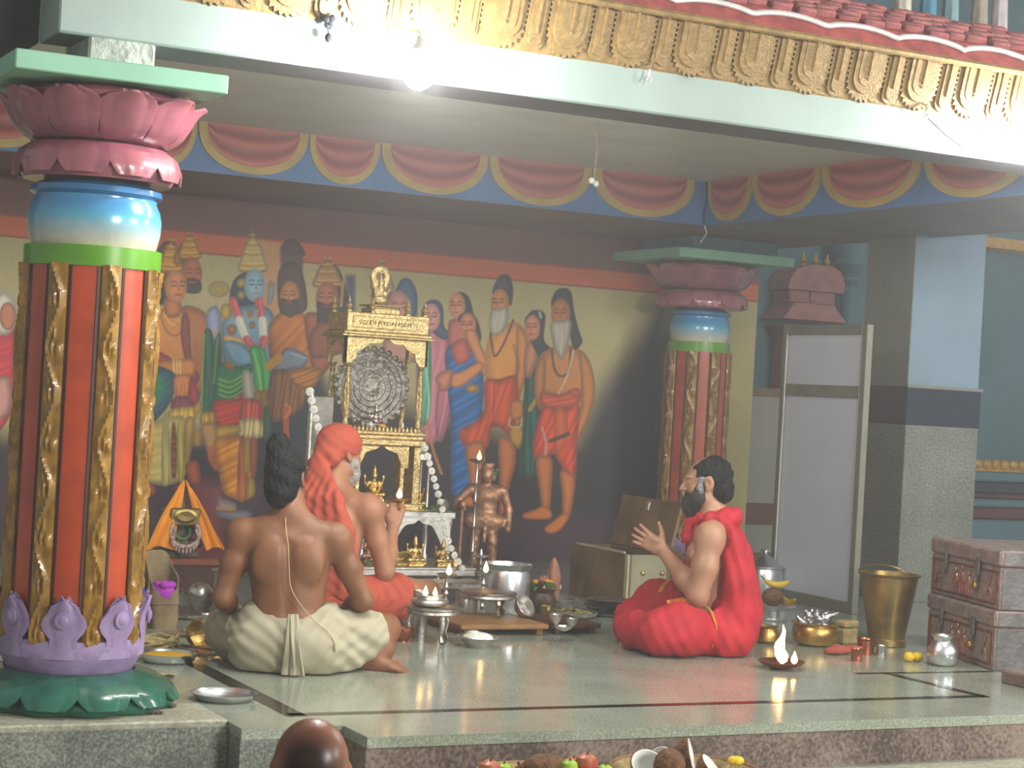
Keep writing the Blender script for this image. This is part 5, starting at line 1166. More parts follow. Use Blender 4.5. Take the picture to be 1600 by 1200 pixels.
# canopied image on the roof
ri = idol('roof_image', None, (0, 0, 0), .16, 'shrine_gold'); 
for kx in ('label', 'category'):
    if kx in ri: del ri[kx]
cb = stack_sdf('roof_image', 'shrine_gold', (-.07, -.05, 0), (.07, .06, .24), .0045, [('e', (0, 0, .03), (.045, .03, .03)), ('e', (0, 0, .075), (.026, .02, .035)), ('e', (0, -.005, .12), (.016, .016, .02)), ('c', (0, 0, .14), (0, 0, .165), .012, .005), ('c', (.03, -.01, .06), (.045, -.02, .09), .009, .008), ('c', (-.03, -.01, .06), (-.045, -.02, .09), .009, .008)]+[('e', (.04*math.cos(a), .012, .15+.045*math.sin(a)), (.021, .013, .021), .012) for a in np.linspace(-.7, 3.84, 9)]+[('c', (-.035, .012, .115), (-.02, .01, .05), .014, .02), ('c', (.035, .012, .115), (.02, .01, .05), .014, .02)], sh_)
cb.location = (0, Dp/2, 1.068)
for ch in list(ri.children): bpy.data.objects.remove(ch)
bpy.data.objects.remove(ri)

# silver halo plate and images inside
t = thing('halo_plate', 'round embossed silver halo plate inside the upper shrine', 'plate', (AX, AY+.23, .85))
t.scale = (1.2, 1, 1.2)
mb = MB(); R = Matrix.Translation((0, 0, .185)) @ Matrix.Rotation(PI/2, 4, 'X')
mb.lathe([(.001, .004), (.035, .005), (.042, .001), (.06, .006), (.066, .001), (.085, .007), (.092, .002), (.112, .008), (.12, .002), (.138, .008), (.146, .002), (.16, .006), (.166, .0), (.166, -.006), (.001, -.006)], 72, M=R, fn=lambda a, r, z: (r, z+.0012*math.cos(36*a)*(.095 < r < .14))); mb.build('disc', mat('embossed_silver', '8f897e', .5, .8, .4, 45, 1., 70), t, True)
mb = MB()
for k in range(28): a = 2*PI*k/28; mb.ell((.168*math.cos(a), -.002, .185+.168*math.sin(a)), (.015, .008, .015), nu=8, nv=5)
mb.build('scalloped_rim', 'embossed_silver', t, True)
mb = MB(); mb.box(-.05, .05, -.03, .03, -.005, .03); mb.build('foot', 'tarnished_silver', t)
idol('deity_image', 'small silver seated deity with rose garland in the upper shrine', (AX-.01, AY+.13, .848), .15, 'tarnished_silver', 0, 'idol', None, mat('rose_petals', 'b0707a', .8, 0, .25, 80, .8, 150))
simple('lamp_cup', 'little white cup beside the seated deity in the shrine', 'cup', (AX-.055, AY+.085, .848), [(.009, 0), (.007, .01), (.013, .03), (.008, .04), (.001, .045)], 'cream_white', 12)
simple('lamp_cup', 'little white cup near the shrine pillar on the mural side', 'cup', (AX+.125, AY+.085, .848), [(.008, 0), (.007, .012), (.009, .03), (.005, .045), (.001, .05)], 'cream_white', 12)
mb = MB(); mb.ell((0, 0, .018), (.022, .015, .018)); tag(mb.build('marigold_flower', 'marigold', None, True, (AX+.005, AY+.07, .848)), 'orange marigold on the upper shrine floor', 'flower')
idol('deity_image', 'golden seated deity in the lower arch of the shrine', (AX+.005, AY+.14, .472), .20, 'gold_leaf', 0, 'idol', None, 'marigold')
t = thing('silver_pot', 'lidded silver pot on the table corner beside the lower shrine', 'pot', (AX+.27, AY+.20, .436))
mb = MB(); mb.box(-.06, .06, -.06, .06, .26, .30, .006); mb.build('canopy_slab', 'silver', t)
mb = MB(); mb.lathe([(.05, .30), (.058, .33), (.045, .36), (.025, .375), (.03, .39), (.03, .41), (.001, .42)], 20); mb.build('dome', 'silver', t, True)
for x_ in (-.05, .05):
    for y_ in (-.05, .05): mb = MB(); mb.lathe([(.012, 0), (.008, .02), (.007, .24), (.012, .26)], 10, (x_, y_, 0)); mb.build('post', 'silver', t, True)
t['label'] = 'small silver canopy on four posts beside the lower shrine'; t['category'] = 'canopy'; t.name = 'silver_canopy'
idol('deity_image', 'small gold image with marigold under the silver canopy', (AX+.27, AY+.18, .437), .16, 'gold_leaf', 0, 'idol', None, 'marigold')
idol('deity_image', 'tiny brass image on the lower table shelf beside the conch', (AX+.36, AY+.0, .151), .15, 'gold_leaf')
idol('deity_image', 'dark bronze image under the table arch behind the raised hand', (AX+.0, AY+.12, .151), .2, 'bronze')
# conch on a brass stand, brass slabs, leaves
t = thing('conch_shell', 'striped brown and white conch shell on the silver shelf', 'conch', (AX+.02, AY-.02, .15), math.radians(8))
mb = MB(); pr = [(.002, -.085), (.010, -.07), (.018, -.05), (.027, -.03), (.034, -.01), (.036, .01), (.030, .03), (.022, .045)]
mb.lathe(pr, 24, M=Matrix.Translation((0, 0, .036)) @ Matrix.Rotation(PI/2, 4, 'Y'), fn=lambda a, r, z: (r*(1+.06*math.sin(z*190+a)), z)); 
mb.build('shell', mat('conch', 'd8c9a4', .4, 0, .1, 4, .1, 30, col2='8a6a38'), t, True)
mb = MB(); mb.lathe([(.022, .042), (.026, .05), (.018, .056), (.001, .056)], 18, M=Matrix.Translation((0, 0, .036)) @ Matrix.Rotation(PI/2, 4, 'Y')); mb.build('mouth', 'cream_white', t, True)
mb = MB()
for x_ in (-.03, .02): mb.tube([(x_, 0, .01), (x_, -.02, .0), ], .004, 6)
mb.lathe([(.03, 0), (.02, .004), (.012, .006), (.02, .012)], 14); mb.build('stand', 'brass', t, True)
t = thing('brass_casket', 'flat brass casket strewn with petals on the silver shelf', 'casket', (AX+.16, AY+.10, .15))
mb = MB(); mb.box(-.13, .11, -.05, .06, 0, .045, .008); mb.build('body', 'gold_leaf', t); mb = MB(); mb.box(-.135, .115, -.055, .065, .045, .058, .006); mb.build('lid', 'gold_leaf', t)
mb = MB(); rr = random.Random(2)
for k in range(26): mb.ell((rr.uniform(-.11, .09), rr.uniform(-.04, .05), .060), (.009, .007, .005), nu=7, nv=4)
o = mb.build('petals', mat('yellow_petal', 'd8c060', .7, 0, .2, 60), t, True); o['kind'] = 'stuff'
t = thing('brass_oblong', 'long brass bar lying behind the conch', 'bar', (AX+.17, AY+.0, .15), math.radians(14)); mb = MB(); mb.box(-.09, .10, -.012, .012, 0, .022, .005); mb.build('bar', 'gold_leaf', t); mb = MB(); mb.ell((.1, 0, .012), (.016, .016, .012)); mb.build('knob', 'gold_leaf', t, True)

# garlands of white rosettes: each flower is a piece of the string
rs_ = MB()
for k in range(9): a = 2*PI*k/9; rs_.ell((.010*math.cos(a), .010*math.sin(a), 0), (.010, .010, .007), nu=7, nv=5)
rs_.ell((0, 0, .003), (.008, .008, .008), nu=7, nv=5)
rosm = mesh_of('rosette', rs_.v, rs_.f, 'cream_white', True)
def garland(label, pts, n, sc=1.0):
    P = spl(pts, False, 20); s = np.r_[0, np.cumsum(np.linalg.norm(np.diff(P, axis=0), axis=1))]
    t = thing('flower_garland', label, 'garland', tuple(P[-1]), 0, 'white garlands of the altar')
    for k in range(n):
        q = np.array([np.interp(s[-1]*k/(n-1), s, P[:, i]) for i in range(3)])-P[-1]
        link('rosette', rosm, t, tuple(q), (PI/2+random.uniform(-.3, .3), random.uniform(-.3, .3), random.uniform(-.4, .1)), (sc*random.uniform(.92, 1.08),)*3)
    mb = MB(); mb.tube([tuple(p-P[-1]) for p in P[::4]], .003, 5); mb.build('string', 'thread', t)
def pt(x, y, Y): p = at(x, y, 1, Y); return (float(p[0]), float(p[1]), float(p[2]))
garland('white rosette garland hanging beside the bronze statue side of the altar', [pt(664, 700, 2.84), pt(677, 745, 2.83), pt(692, 800, 2.83), pt(702, 850, 2.82), pt(722, 888, 2.82)], 17, .95)
t = thing('silver_screen', 'upright silver side panel behind the saffron headcloth', 'screen', (AX-.335, AY+.10, .15), math.radians(0))
mb = MB(); mb.box(-.055, .07, -.012, .012, .0, .86, .004); mb.build('board', mat('dull_panel', '7d776c', .5, .4, .2, 20, .2, 40), t); mb = MB(); mb.box(-.06, -.045, -.02, .016, 0, .87, .003); mb.build('edge_moulding', 'silver', t)
garland('white rosette garland slanting down beside the saffron headcloth', [pt(484, 612, 2.93), pt(490, 640, 2.92), pt(498, 672, 2.91), pt(508, 712, 2.9), pt(516, 740, 2.9), pt(522, 800, 2.9), pt(524, 876, 2.9)], 20, 1.15)

# tall silver lamp behind, small stand
lit_lamp('standing_lamp', 'tallest silver lamp with one flame, rising beside the white garland', (2.98, 3.16, 0), .70, .05, .07)
t = simple('incense_stand', 'short silver incense stand with cups between garland and statue', 'stand', (2.93, 2.95, 0), [(.04, 0), (.04, .01), (.01, .03), (.009, .09), (.035, .10), (.009, .105), (.01, .14), (.022, .15), (.008, .16), (.007, .19), (.045, .20), (.045, .205), (.012, .21), (.004, .24)], 'silver', 18)

# ------------------------------------------------------------------ bronze statue
def statue():
    b = at(752, 903, 2, 0)
    t = thing('bronze_statue', 'standing bronze warrior statue leaning on a staff, tall headdress', 'statue', (float(b[0]), float(b[1]), 0), math.radians(-22))
    mb = MB(); mb.box(-.13, .13, -.09, .09, 0, .035, .005); mb.box(-.11, .11, -.075, .075, .035, .065, .005); mb.build('pedestal', 'dark_wood', t)
    k = .56; Z = lambda *p: tuple(np.array(p)*k+np.array((0, 0, .065)))
    s = SDF((-.22, -.12, .05), (.22, .12, .67), .0055)
    s.chain([Z(-.10, 0, .0), Z(-.10, 0, .04), Z(-.095, 0, .27), Z(-.07, 0, .47)], [.04*k, .042*k, .055*k, .075*k], .015); s.chain([Z(.10, -.02, .0), Z(.10, -.01, .04), Z(.09, -.02, .27), Z(.06, 0, .47)], [.04*k, .042*k, .055*k, .075*k], .015)
    s.cap(Z(-.10, -.02, .02), Z(-.12, -.11, .015), .035*k, .03*k); s.cap(Z(.10, -.03, .02), Z(.13, -.12, .015), .035*k, .03*k)
    s.ell(Z(0, 0, .50), np.array((.15, .11, .10))*k, None, .02); s.ell(Z(0, 0, .62), np.array((.125, .085, .10))*k, None, .02); s.ell(Z(0, 0, .74), np.array((.155, .10, .11))*k, None, .02); s.cap(Z(-.15, 0, .80), Z(.15, 0, .80), .055*k, None, .015)
    s.cap(Z(0, 0, .82), Z(0, -.01, .90), .045*k, None, .012); s.ell(Z(0, -.015, .955), np.array((.068, .075, .085))*k, None, .01); s.cap(Z(0, 0, 1.0), Z(.0, 0, 1.06), .07*k, .05*k, .012); s.ell(Z(.02, 0, 1.07), np.array((.06, .05, .035))*k, None, .012)
    for x in (-1, 1): s.ell(Z(x*.075, .0, .95), np.array((.02, .03, .06))*k, None, .008)
    s.chain([Z(-.18, 0, .79), Z(-.30, -.02, .66), Z(-.24, -.11, .60)], [.05*k, .04*k, .035*k], .012); s.ell(Z(-.30, -.03, .62), np.array((.05, .05, .06))*k, None, .01)
    s.chain([Z(.18, 0, .79), Z(.245, .01, .60), Z(.25, -.05, .45)], [.05*k, .04*k, .032*k], .012); s.ell(Z(.24, -.07, .41), np.array((.035, .04, .045))*k, None, .008)
    # kilt, belt and ornaments in relief
    s.cap(Z(-.14, 0, .47), Z(.14, 0, .47), .085*k, None, .02); s.cap(Z(0, -.06, .48), Z(0, -.08, .27), .035*k, .02*k, .012)
    s.disp(lambda x, y, z: .0014*np.sin(z*150)*np.cos(x*90)*(z < .36)+.0005*np.sin(x*260+y*120))
    s.build('figure', 'bronze', t)
    mb = MB(); mb.tube([Z(-.25, -.13, 0), Z(-.245, -.12, .62)], .011, 8); mb.ell(Z(-.245, -.12, .64), (.022, .022, .03)); mb.lathe([(.03, 0), (.026, .02), (.012, .035)], 12, Z(-.25, -.13, 0)); mb.build('staff', 'bronze', t, True)
    mb = MB(); rr = random.Random(4)
    for q in range(7): mb.ell(Z(.07+rr.uniform(-.03, .03), -.05, .985+rr.uniform(-.02, .03)), (.010, .006, .012), nu=6, nv=4)
    o = mb.build('leaf_sprig', 'leaf_green', t, True); o['kind'] = 'stuff'
statue()

# more small offerings around the altar
idol('deity_image', 'slim golden image standing under the near table arch', (AX+.20, AY+.0, .151), .17, 'gold_leaf')
simple('bell', 'little brass hand bell on the lower shelf edge', 'bell', (AX+.46, AY+.06, .151), [(.026, 0), (.024, .012), (.018, .03), (.008, .042), (.006, .05), (.009, .06), (.005, .085), (.010, .095), (.001, .105)], 'brass', 18)
simple('silver_cup', 'silver cup on the shelf between casket and bell', 'cup', (AX+.42, AY+.16, .151), bowl_prof(.03, .05), 'silver', 18)
simple('silver_lota', 'little round silver pot on the tabletop end', 'pot', (AX+.40, AY+.12, .436), [(.02, 0), (.034, .012), (.038, .03), (.024, .05), (.028, .06), (.026, .062), (.001, .05)], 'silver', 20)
for k, (x_, y_, z_, lab) in enumerate(((-.02, -.03, .151, 'green leaf sprig beside the conch tip'), (.30, .07, .437, 'green leaf sprig below the small canopy'), (.26, .03, .151, 'green leaf sprig before the small brass image'))):
    mb = MB(); rr = random.Random(k)
    for q in range(9): mb.ell((rr.uniform(-.03, .03), rr.uniform(-.02, .02), .008+rr.uniform(0, .015)), (.013, .008, .006), nu=7, nv=4)
    tag(mb.build('leaf_sprig', 'leaf_green', None, True, (AX+x_-.05*(k == 0), AY+y_, z_)), lab, 'leaves', None, 'stuff')
# ================================================================== THINGS ON THE FLOOR, middle
wood_plank_n = [0]
def plank(label, loc, w_, d, h, m, rz=0.):
    t = thing('low_plank', label, 'plank', loc, rz)
    mb = MB(); mb.box(-w_/2, w_/2, -d/2, d/2, h-.022, h, .004); mb.build('board', m, t)
    for x_ in (-w_/2+.04, w_/2-.04):
        mb = MB(); mb.box(x_-.016, x_+.016, -d/2+.01, d/2-.01, 0, h-.022, .003); mb.build('foot', m, t)
    return t
plank('low yellowish wooden plank under the round silver stool', (2.30, 1.60, 0), .44, .42, .05, 'mid_wood')
plank('darker short plank carrying small puja cups', (2.675, 1.58, 0), .26, .34, .05, 'dark_wood')
st1 = fl(680, 1005); stool('silver_stool', 'near round silver stool carrying the twin-flame bowl', (st1[0], st1[1]+.04, 0), .118, .15)
t = thing('oil_lamp', 'silver bowl lamp with two small flames on the near stool', 'lamp', (st1[0]-.02, st1[1]+.04, .153))
mb = MB(); mb.lathe([(.05, 0), (.075, .008), (.085, .022), (.08, .03), (.06, .034), (.055, .042), (.06, .05), (.03, .045), (.001, .04)], 30); mb.build('bowl', 'silver', t, True)
flame(t, .044, .045, .012, -.025, -.01); flame(t, .044, .038, .011, .025, 0)
simple('silver_tumbler', 'small silver tumbler behind the twin-flame bowl', 'tumbler', (st1[0]+.0, st1[1]+.17, 0.0), [(.03, 0), (.033, .10), (.036, .20), (.034, .205), (.03, .19), (.001, .05)], 'tarnished_silver', 20)
s2 = (2.37, 1.72); stool('silver_stool', 'empty round silver stool with flat top standing on the plank', (s2[0], s2[1], .05), .135, .11)
lit_lamp('oil_lamp', 'turned silver lamp with a flame, directly behind the near stool', fl(694, 976), .225, .05, .05)
lit_lamp('oil_lamp', 'turned silver lamp with a flame, behind the empty stool', (2.47, 1.98, 0), .215, .05, .05)
simple('rice_bowl', 'shallow silver bowl holding white rice, by the near stool leg', 'bowl', fl(746, 1011), [(.05, 0), (.055, .01), (.078, .035), (.095, .045), (.093, .048), (.07, .038), (.001, .03)], 'silver', 28)
p_ = fl(746, 1011); mb = MB(); mb.ell((0, 0, 0), (.065, .065, .022)); mb.ell((-.015, .01, .012), (.03, .03, .016)); tag(mb.build('rice_heap', 'cream_white', None, True, (p_[0], p_[1], .042)), 'white rice heap lying in the shallow silver bowl', 'rice', None, 'stuff')
simple('copper_bowl', 'small red and white bowl at the toes of the waistcloth person', 'bowl', fl(628, 1002), bowl_prof(.05, .06), 'copper', 22)
simple('copper_tumbler', 'copper tumbler reflecting flame between the two seated backs', 'tumbler', fl(541, 985), [(.026, 0), (.028, .10), (.031, .115), (.029, .117), (.026, .10), (.001, .02)], 'copper', 22)
v_ = fl(788, 958); simple('steel_vessel', 'wide shiny steel vessel behind the lamp flames', 'vessel', v_, [(.11, 0), (.118, .02), (.118, .20), (.112, .215), (.125, .235), (.128, .245), (.122, .245), (.11, .215), (.112, .02), (.001, .01)], 'steel', 40)
# flower pot and leaf cone
f_ = fl(845, 957); t = thing('flower_pot', 'dark pot heaped with marigolds and leaves beside the steel vessel', 'pot', (f_[0], f_[1], 0))
mb = MB(); mb.lathe([(.05, 0), (.07, .03), (.075, .07), (.06, .10), (.068, .115)], 22); mb.build('pot', 'dark_wood', t, True)
rr = random.Random(8)
for k in range(16):
    a = rr.uniform(0, 2*PI); q = rr.uniform(0, .065); mb = MB(); mb.ell((0, 0, 0), (.017, .017, .012), nu=8, nv=5); mb.build('flower', 'marigold' if k % 3 else 'rose_petals', t, True, (q*math.cos(a), q*math.sin(a), .125+.05*(1-q/.07)+rr.uniform(-.01, .01)))
for k in range(16):
    a = rr.uniform(0, 2*PI); L = rr.uniform(.04, .07)
    def lf(u, v): return (u*.011*math.sin(PI*min(.98, v*.9+.1)), v*L, .018*v-.03*v*v+.003*abs(u))
    vv, ff = patch(lf, 5, 6, .0015); mk('leaf', vv, ff, 'leaf_green', t, True, (.03*math.cos(a), .03*math.sin(a), .125+rr.uniform(0, .03)), (rr.uniform(-.2, .7), 0, a-PI/2))
c_ = fl(862, 948); t = thing('leaf_cone', 'pointed copper-coloured cone standing behind the flower pot', 'cone', c_); mb = MB(); mb.lathe([(.03, 0), (.034, .1), (.036, .16), (.028, .2), (.015, .235), (.002, .255)], 18, fn=lambda a, r, z: (r*(1+.1*math.cos(3*a)), z)); mb.build('cone', mat('banana_flower', 'b0765a', .5, 0, .25, 14, .2, 30), t, True); mb = MB(); mb.lathe([(.036, 0), (.038, .02), (.03, .03)], 18); mb.build('foot', 'copper', t, True)
# cups, plates and heap of puja ware
simple('silver_bowl', 'tilted bright silver bowl on the yellowish plank', 'bowl', (2.50, 1.66, .08), bowl_prof(.055, .05), 'silver', 28).rotation_euler = (1.0, .25, .3)
for k, (px, py, r, h, lab) in enumerate(((868, 975, .032, .045, 'round silver cup on the dark plank, nearest the flower pot'), (893, 978, .028, .035, 'low silver cup on the dark plank beside the trays'), (880, 985, .04, .02, 'flat little silver saucer at the dark plank edge'))):
    q = fl(px, py, .05); simple('silver_cup', lab, 'cup', q, bowl_prof(r, h), 'silver', 20)
q = fl(950, 962); t = thing('tray_stack', 'stack of round silver trays beside the red robed knee', 'trays', q)
for k in range(5): mb = MB(); mb.lathe([(.06, 0), (.1, .004), (.115, .018), (.118, .019), (.10, .008), (.001, .006)], 32); mb.build('tray', 'silver' if k % 2 else 'tarnished_silver', t, True, (rr.uniform(-.008, .008), rr.uniform(-.008, .008), .016*k))
simple('glass_dish', 'oval glass dish lying in the puja ware near the brown box', 'dish', fl(878, 950), [(.05, 0), (.085, .02), (.095, .045), (.09, .05), (.06, .02), (.001, .012)], 'steel', 26)
q = fl(893, 964); t = thing('flower_tray', 'silver tray of loose petals and leaves before the brown box', 'tray', q); mb = MB(); mb.lathe([(.08, 0), (.12, .012), (.13, .03), (.127, .032), (.1, .016), (.001, .012)], 32); mb.build('tray', 'silver', t, True)
mb = MB()
for k in range(60): a = rr.uniform(0, 6.28); d = rr.uniform(0, .095); mb.ell((d*math.cos(a), d*math.sin(a), .022+rr.uniform(0, .03)*(1-d/.1)), (.012, .010, .006), nu=6, nv=4)
o = mb.build('petals', mat('mixed_petals', '8a8a48', .7, 0, .3, 30, 0, 60, col2='7d5a34'), t, True); o['kind'] = 'stuff'
for k, (px, py, r, h, lab) in enumerate(((853, 962, .035, .05, 'dented brass cup beside the flower pot leaves'), (930, 955, .035, .05, 'brass cup standing behind the tray of petals'), (960, 960, .04, .045, 'round brass bowl touching the brown box'))): simple('brass_cup', lab, 'cup', fl(px, py), bowl_prof(r, h), 'old_brass', 20)
q = fl(660, 962); simple('leaf_plate', 'silver plate under the raised foot of the saffron person', 'plate', (q[0]+.05, q[1]+.05, 0), [(.06, 0), (.09, .01), (.1, .02), (.098, .022), (.08, .012), (.001, .008)], 'tarnished_silver', 26)

# lamp held in the raised hand
Mh = Matrix.Translation(ps.location) @ Matrix.Rotation(ps.rotation_euler.z, 4, 'Z')
HELD = (.20, .33, .555)
hp = Mh @ Vector(HELD)
t = thing('hand_lamp', 'small brass lamp plate with flame held in the raised hand', 'lamp', tuple(hp), 0)
mb = MB(); mb.lathe([(.012, -.012), (.02, -.006), (.045, 0), (.05, .012), (.047, .013), (.03, .004), (.001, .003)], 24); mb.build('plate', 'brass', t, True); mb = MB(); mb.tube([(0, 0, -.005), (-.02, -.045, -.02), (-.03, -.08, -.035)], [.007, .008, .006], 8); mb.build('handle', 'brass', t, True); flame(t, .008, .05, .014)

# ================================================================== LEFT SIDE
dz = (1.30, 3.10); t = thing('wooden_box_pedestal', 'red brown wooden box pedestal under the orange-draped image', 'pedestal', (dz[0], dz[1], 0))
mb = MB(); mb.box(-.2, .2, -.12, .12, .0, .13, .006); mb.build('body', 'dark_wood', t); mb = MB(); mb.box(-.19, .19, -.11, .11, .13, .165, .006); mb.build('top', mat('red_wood', '8a4a30', .5, 0, .2, 8, .15, 40), t)
idm = idol('draped_image', 'dark stone image with leaf garland draped in orange cloth', (dz[0]+.01, dz[1], .166), .35, mat('black_stone', '5a4c38', .5, 0, .3, 30, .5, 60), 0, 'idol', None, 'leaf_green')
mb = MB()
for k in range(46):
    a = -2.2+4.4*k/45; mb.ell((.075*math.sin(a), -.085-.01*math.cos(a), .19-.085*(1+math.cos(a))/1.3), (.012, .010, .012), nu=6, nv=4)
    if k % 3 == 0: mb.ell((.075*math.sin(a)*.9, -.095, .165-.085*(1+math.cos(a))/1.3), (.009, .008, .016), nu=6, nv=4)
mb.build('tassel_garland', mat('pink_silver', 'b89a90', .45, .4, .3, 60, .5, 120), idm, True)
mb = MB(); mb.box(-.075, .08, -.075, -.06, .16, .25, .008); mb.lathe([(.045, 0), (.05, .006), (.035, .01), (.001, .008)], 24, M=Matrix.Translation((0, -.075, .21)) @ Matrix.Rotation(PI/2, 4, 'X') @ Matrix.Diagonal((1.2, .7, 1, 1))); mb.build('breastplate', 'old_brass', idm)
mat('cloth_orange', 'e89010', .8, 0, .12, 7, .2, 200)
for sx, nm in ((-1, 'orange_drape'), (1, 'orange_drape')):
    def fd(u, v):
        w_ = .012+(.058 if sx < 0 else .04)*v**.8; x_ = sx*(.014+(.112 if sx < 0 else .15)*v**1.05); z_ = .37-.31*v**1.1
        return (x_+u*w_, -.03-.055*v+.012*math.sin(u*6+v*4)*v, z_+.02*u*sx*-1*(1-v)-(.02*abs(u)*v))
    vv, ff = patch(fd, 15, 16, .006); mk(nm, vv, ff, 'cloth_orange', idm, True)
q = fl(347, 962); simple('silver_beaker', 'tall silver beaker under the small flame by the orange drape', 'beaker', q, [(.04, 0), (.045, .02), (.047, .17), (.05, .19), (.047, .19), (.043, .17), (.001, .15)], 'tarnished_silver', 26)
t = thing('oil_lamp', 'little oil lamp burning on top of the tall silver beaker', 'lamp', (q[0]-.01, q[1], .191)); mb = MB(); mb.lathe([(.02, 0), (.045, .012), (.05, .02), (.046, .02), (.02, .008), (.001, .006)], 22); mb.build('dish', 'silver', t, True); flame(t, .014, .05, .016)
q = fl(312, 955); t = thing('lotus_bowl', 'silver lotus-shaped bowl with domed lid beside the wooden pedestal', 'bowl', q); mb = MB(); mb.lathe([(.04, 0), (.045, .02), (.075, .05), (.09, .085), (.08, .075), (.001, .07)], 32, fn=lambda a, r, z: (r*(1+.05*math.cos(8*a)*(z > .04)), z+.012*math.cos(8*a)*(z > .06 and r > .05))); mb.build('bowl', 'tarnished_silver', t, True); mb = MB(); mb.lathe([(.058, .075), (.055, .1), (.035, .125), (.001, .135)], 24); mb.build('dome', 'silver', t, True)
mat('paper_bag', '8d7a58', .85, 0, .2, 10, .3, 40, col2='6f5c40'); mat('powder_purple', 'b03ab8', .9, 0, .15, 60, .8, 160); mat('powder_blue', '3348c8', .9, 0, .15, 60, .8, 160)
def bag(label, loc, rz, pm, w_, d, h):
    t = thing('powder_bag', label, 'bag', loc, rz, 'open bags of coloured powder')
    mb = MB(); n = 28
    def sec(z, k, tilt): return [(w_/2*k*math.copysign(abs(math.cos(a))**.45, math.cos(a)), d/2*k*math.copysign(abs(math.sin(a))**.45, math.sin(a))+tilt, z+(.17*(math.sin(a)*.5+.5) if z > h*.8 else 0)) for a in np.linspace(0, 2*PI, n, endpoint=False)]
    rings = [sec(0, .94, 0), sec(h*.3, 1.02, 0), sec(h*.62, 1.0, .01), sec(h*.62+.004, 1.06, .01), sec(h*.95, 1.04, .02), sec(h*.96, .98, .02), sec(h*.66, .9, .01)]
    v = [p for r_ in rings for p in r_]; f = [(i*n+k, i*n+(k+1) % n, (i+1)*n+(k+1) % n, (i+1)*n+k) for i in range(len(rings)-1) for k in range(n)]
    f.append(tuple(range(n-1, -1, -1))); f.append(tuple((len(rings)-1)*n+k for k in range(n))); mb.add(v, f); mb.build('paper', 'paper_bag', t, True)
    mb = MB(); mb.ell((0, 0, h*.92), (w_*.45, d*.43, .05), nu=20, nv=10)
    for k in range(6): mb.ell((rr.uniform(-.3, .3)*w_, rr.uniform(-.3, .3)*d, h*.92+.035), (.022, .022, .016))
    mb.build('powder', pm, t, True); return t
bag('open paper bag of purple powder', fl(250, 980), .15, 'powder_purple', .13, .12, .16)
bag('open paper bag of blue powder half hidden by the big column', fl(208, 984), -.1, 'powder_blue', .11, .1, .16)
q = fl(238, 1013); t = thing('twine_coil', 'coil of straw twine on the floor below the powder bags', 'twine', q)
mb = MB(); pts = [((.10+.018*math.sin(k*.7))*math.cos(k*.35), (.075+.012*math.cos(k*.9))*math.sin(k*.35), .012+.03*k/110+.008*math.sin(k*1.3)) for k in range(110)]; mb.tube(pts, .009, 6); mb.build('coil', mat('straw', 'a08e5c', .8, 0, .2, 30, .5, 120), t, True)
mb = MB(); mb.tube([(.08, -.02, .02), (.13, -.03, .012), (.17, -.05, .01)], .007, 6); mb.build('loose_end', 'straw', t, True)
q = fl(262, 1034); t = thing('turmeric_plate', 'steel plate filled with bright yellow turmeric powder', 'plate', q); mb = MB(); mb.lathe([(.085, 0), (.1, .012), (.105, .034), (.109, .036), (.103, .034), (.096, .014), (.001, .01)], 40); mb.build('plate', 'steel', t, True); mb = MB(); mb.lathe([(.099, .024), (.08, .029), (.04, .033), (.001, .034)], 32, cap=False); mb.build('powder', mat('turmeric', 'dca81a', .9, 0, .1, 30, .4, 90), t, True)
q = fl(308, 1016); t = thing('gold_ladle', 'golden ladle bowl tipped on its side with handle', 'ladle', (q[0], q[1], 0)); Mx = Matrix.Translation((0, 0, .062)) @ Matrix.Rotation(math.radians(62), 4, 'X') @ Matrix.Rotation(.5, 4, 'Y'); mb = MB(); mb.lathe([(.001, -.045), (.03, -.038), (.05, -.018), (.06, .008), (.063, .01), (.056, .006), (.045, -.016), (.025, -.032), (.001, -.038)], 30, M=Mx); mb.build('bowl', 'gold_leaf', t, True); mb = MB(); mb.tube([(-.03, -.03, .02), (.04, -.06, .012), (.10, -.075, .01)], .006, 8); mb.build('handle', 'gold_leaf', t, True)
q = fl(350, 1093); simple('steel_plate', 'empty shiny steel plate at the platform corner near the big column', 'plate', q, [(.085, 0), (.098, .006), (.108, .024), (.112, .025), (.10, .010), (.001, .005)], 'steel', 48)
q = fl(258, 1060); t = thing('dry_leaf', 'pale dry leaf lying between the turmeric plate and green lotus base', 'leaf', (q[0], q[1], .003), .3)
def lf2(u, v): return (u*.028*math.sin(PI*(v*.94+.03)), -.06+.12*v, .006*math.sin(v*5)+.008*abs(u)+.004)
vv, ff = patch(lf2, 7, 12, .0015); mk('blade', vv, ff, 'straw', t, True, None, (0, 0, -1.2)); mb = MB(); mb.tube([(-.05, -.02, .008), (.0, .0, .009), (.06, .02, .006)], .002, 5); mb.build('stalk', 'straw', t)
simple('steel_tray', 'silver tray with scraps near the lotus bowl', 'tray', fl(290, 965), [(.07, 0), (.1, .01), (.105, .02), (.1, .018), (.08, .008), (.001, .006)], 'tarnished_silver', 26)
simple('steel_saucer', 'flat covered steel saucer next to the tipped golden ladle', 'saucer', fl(285, 992), [(.05, 0), (.075, .008), (.08, .012), (.03, .016), (.008, .02), (.001, .028)], 'steel', 26)
simple('steel_cup', 'steel cup left of the seated person by the golden ladle', 'cup', fl(330, 985), bowl_prof(.045, .07), 'steel', 24)
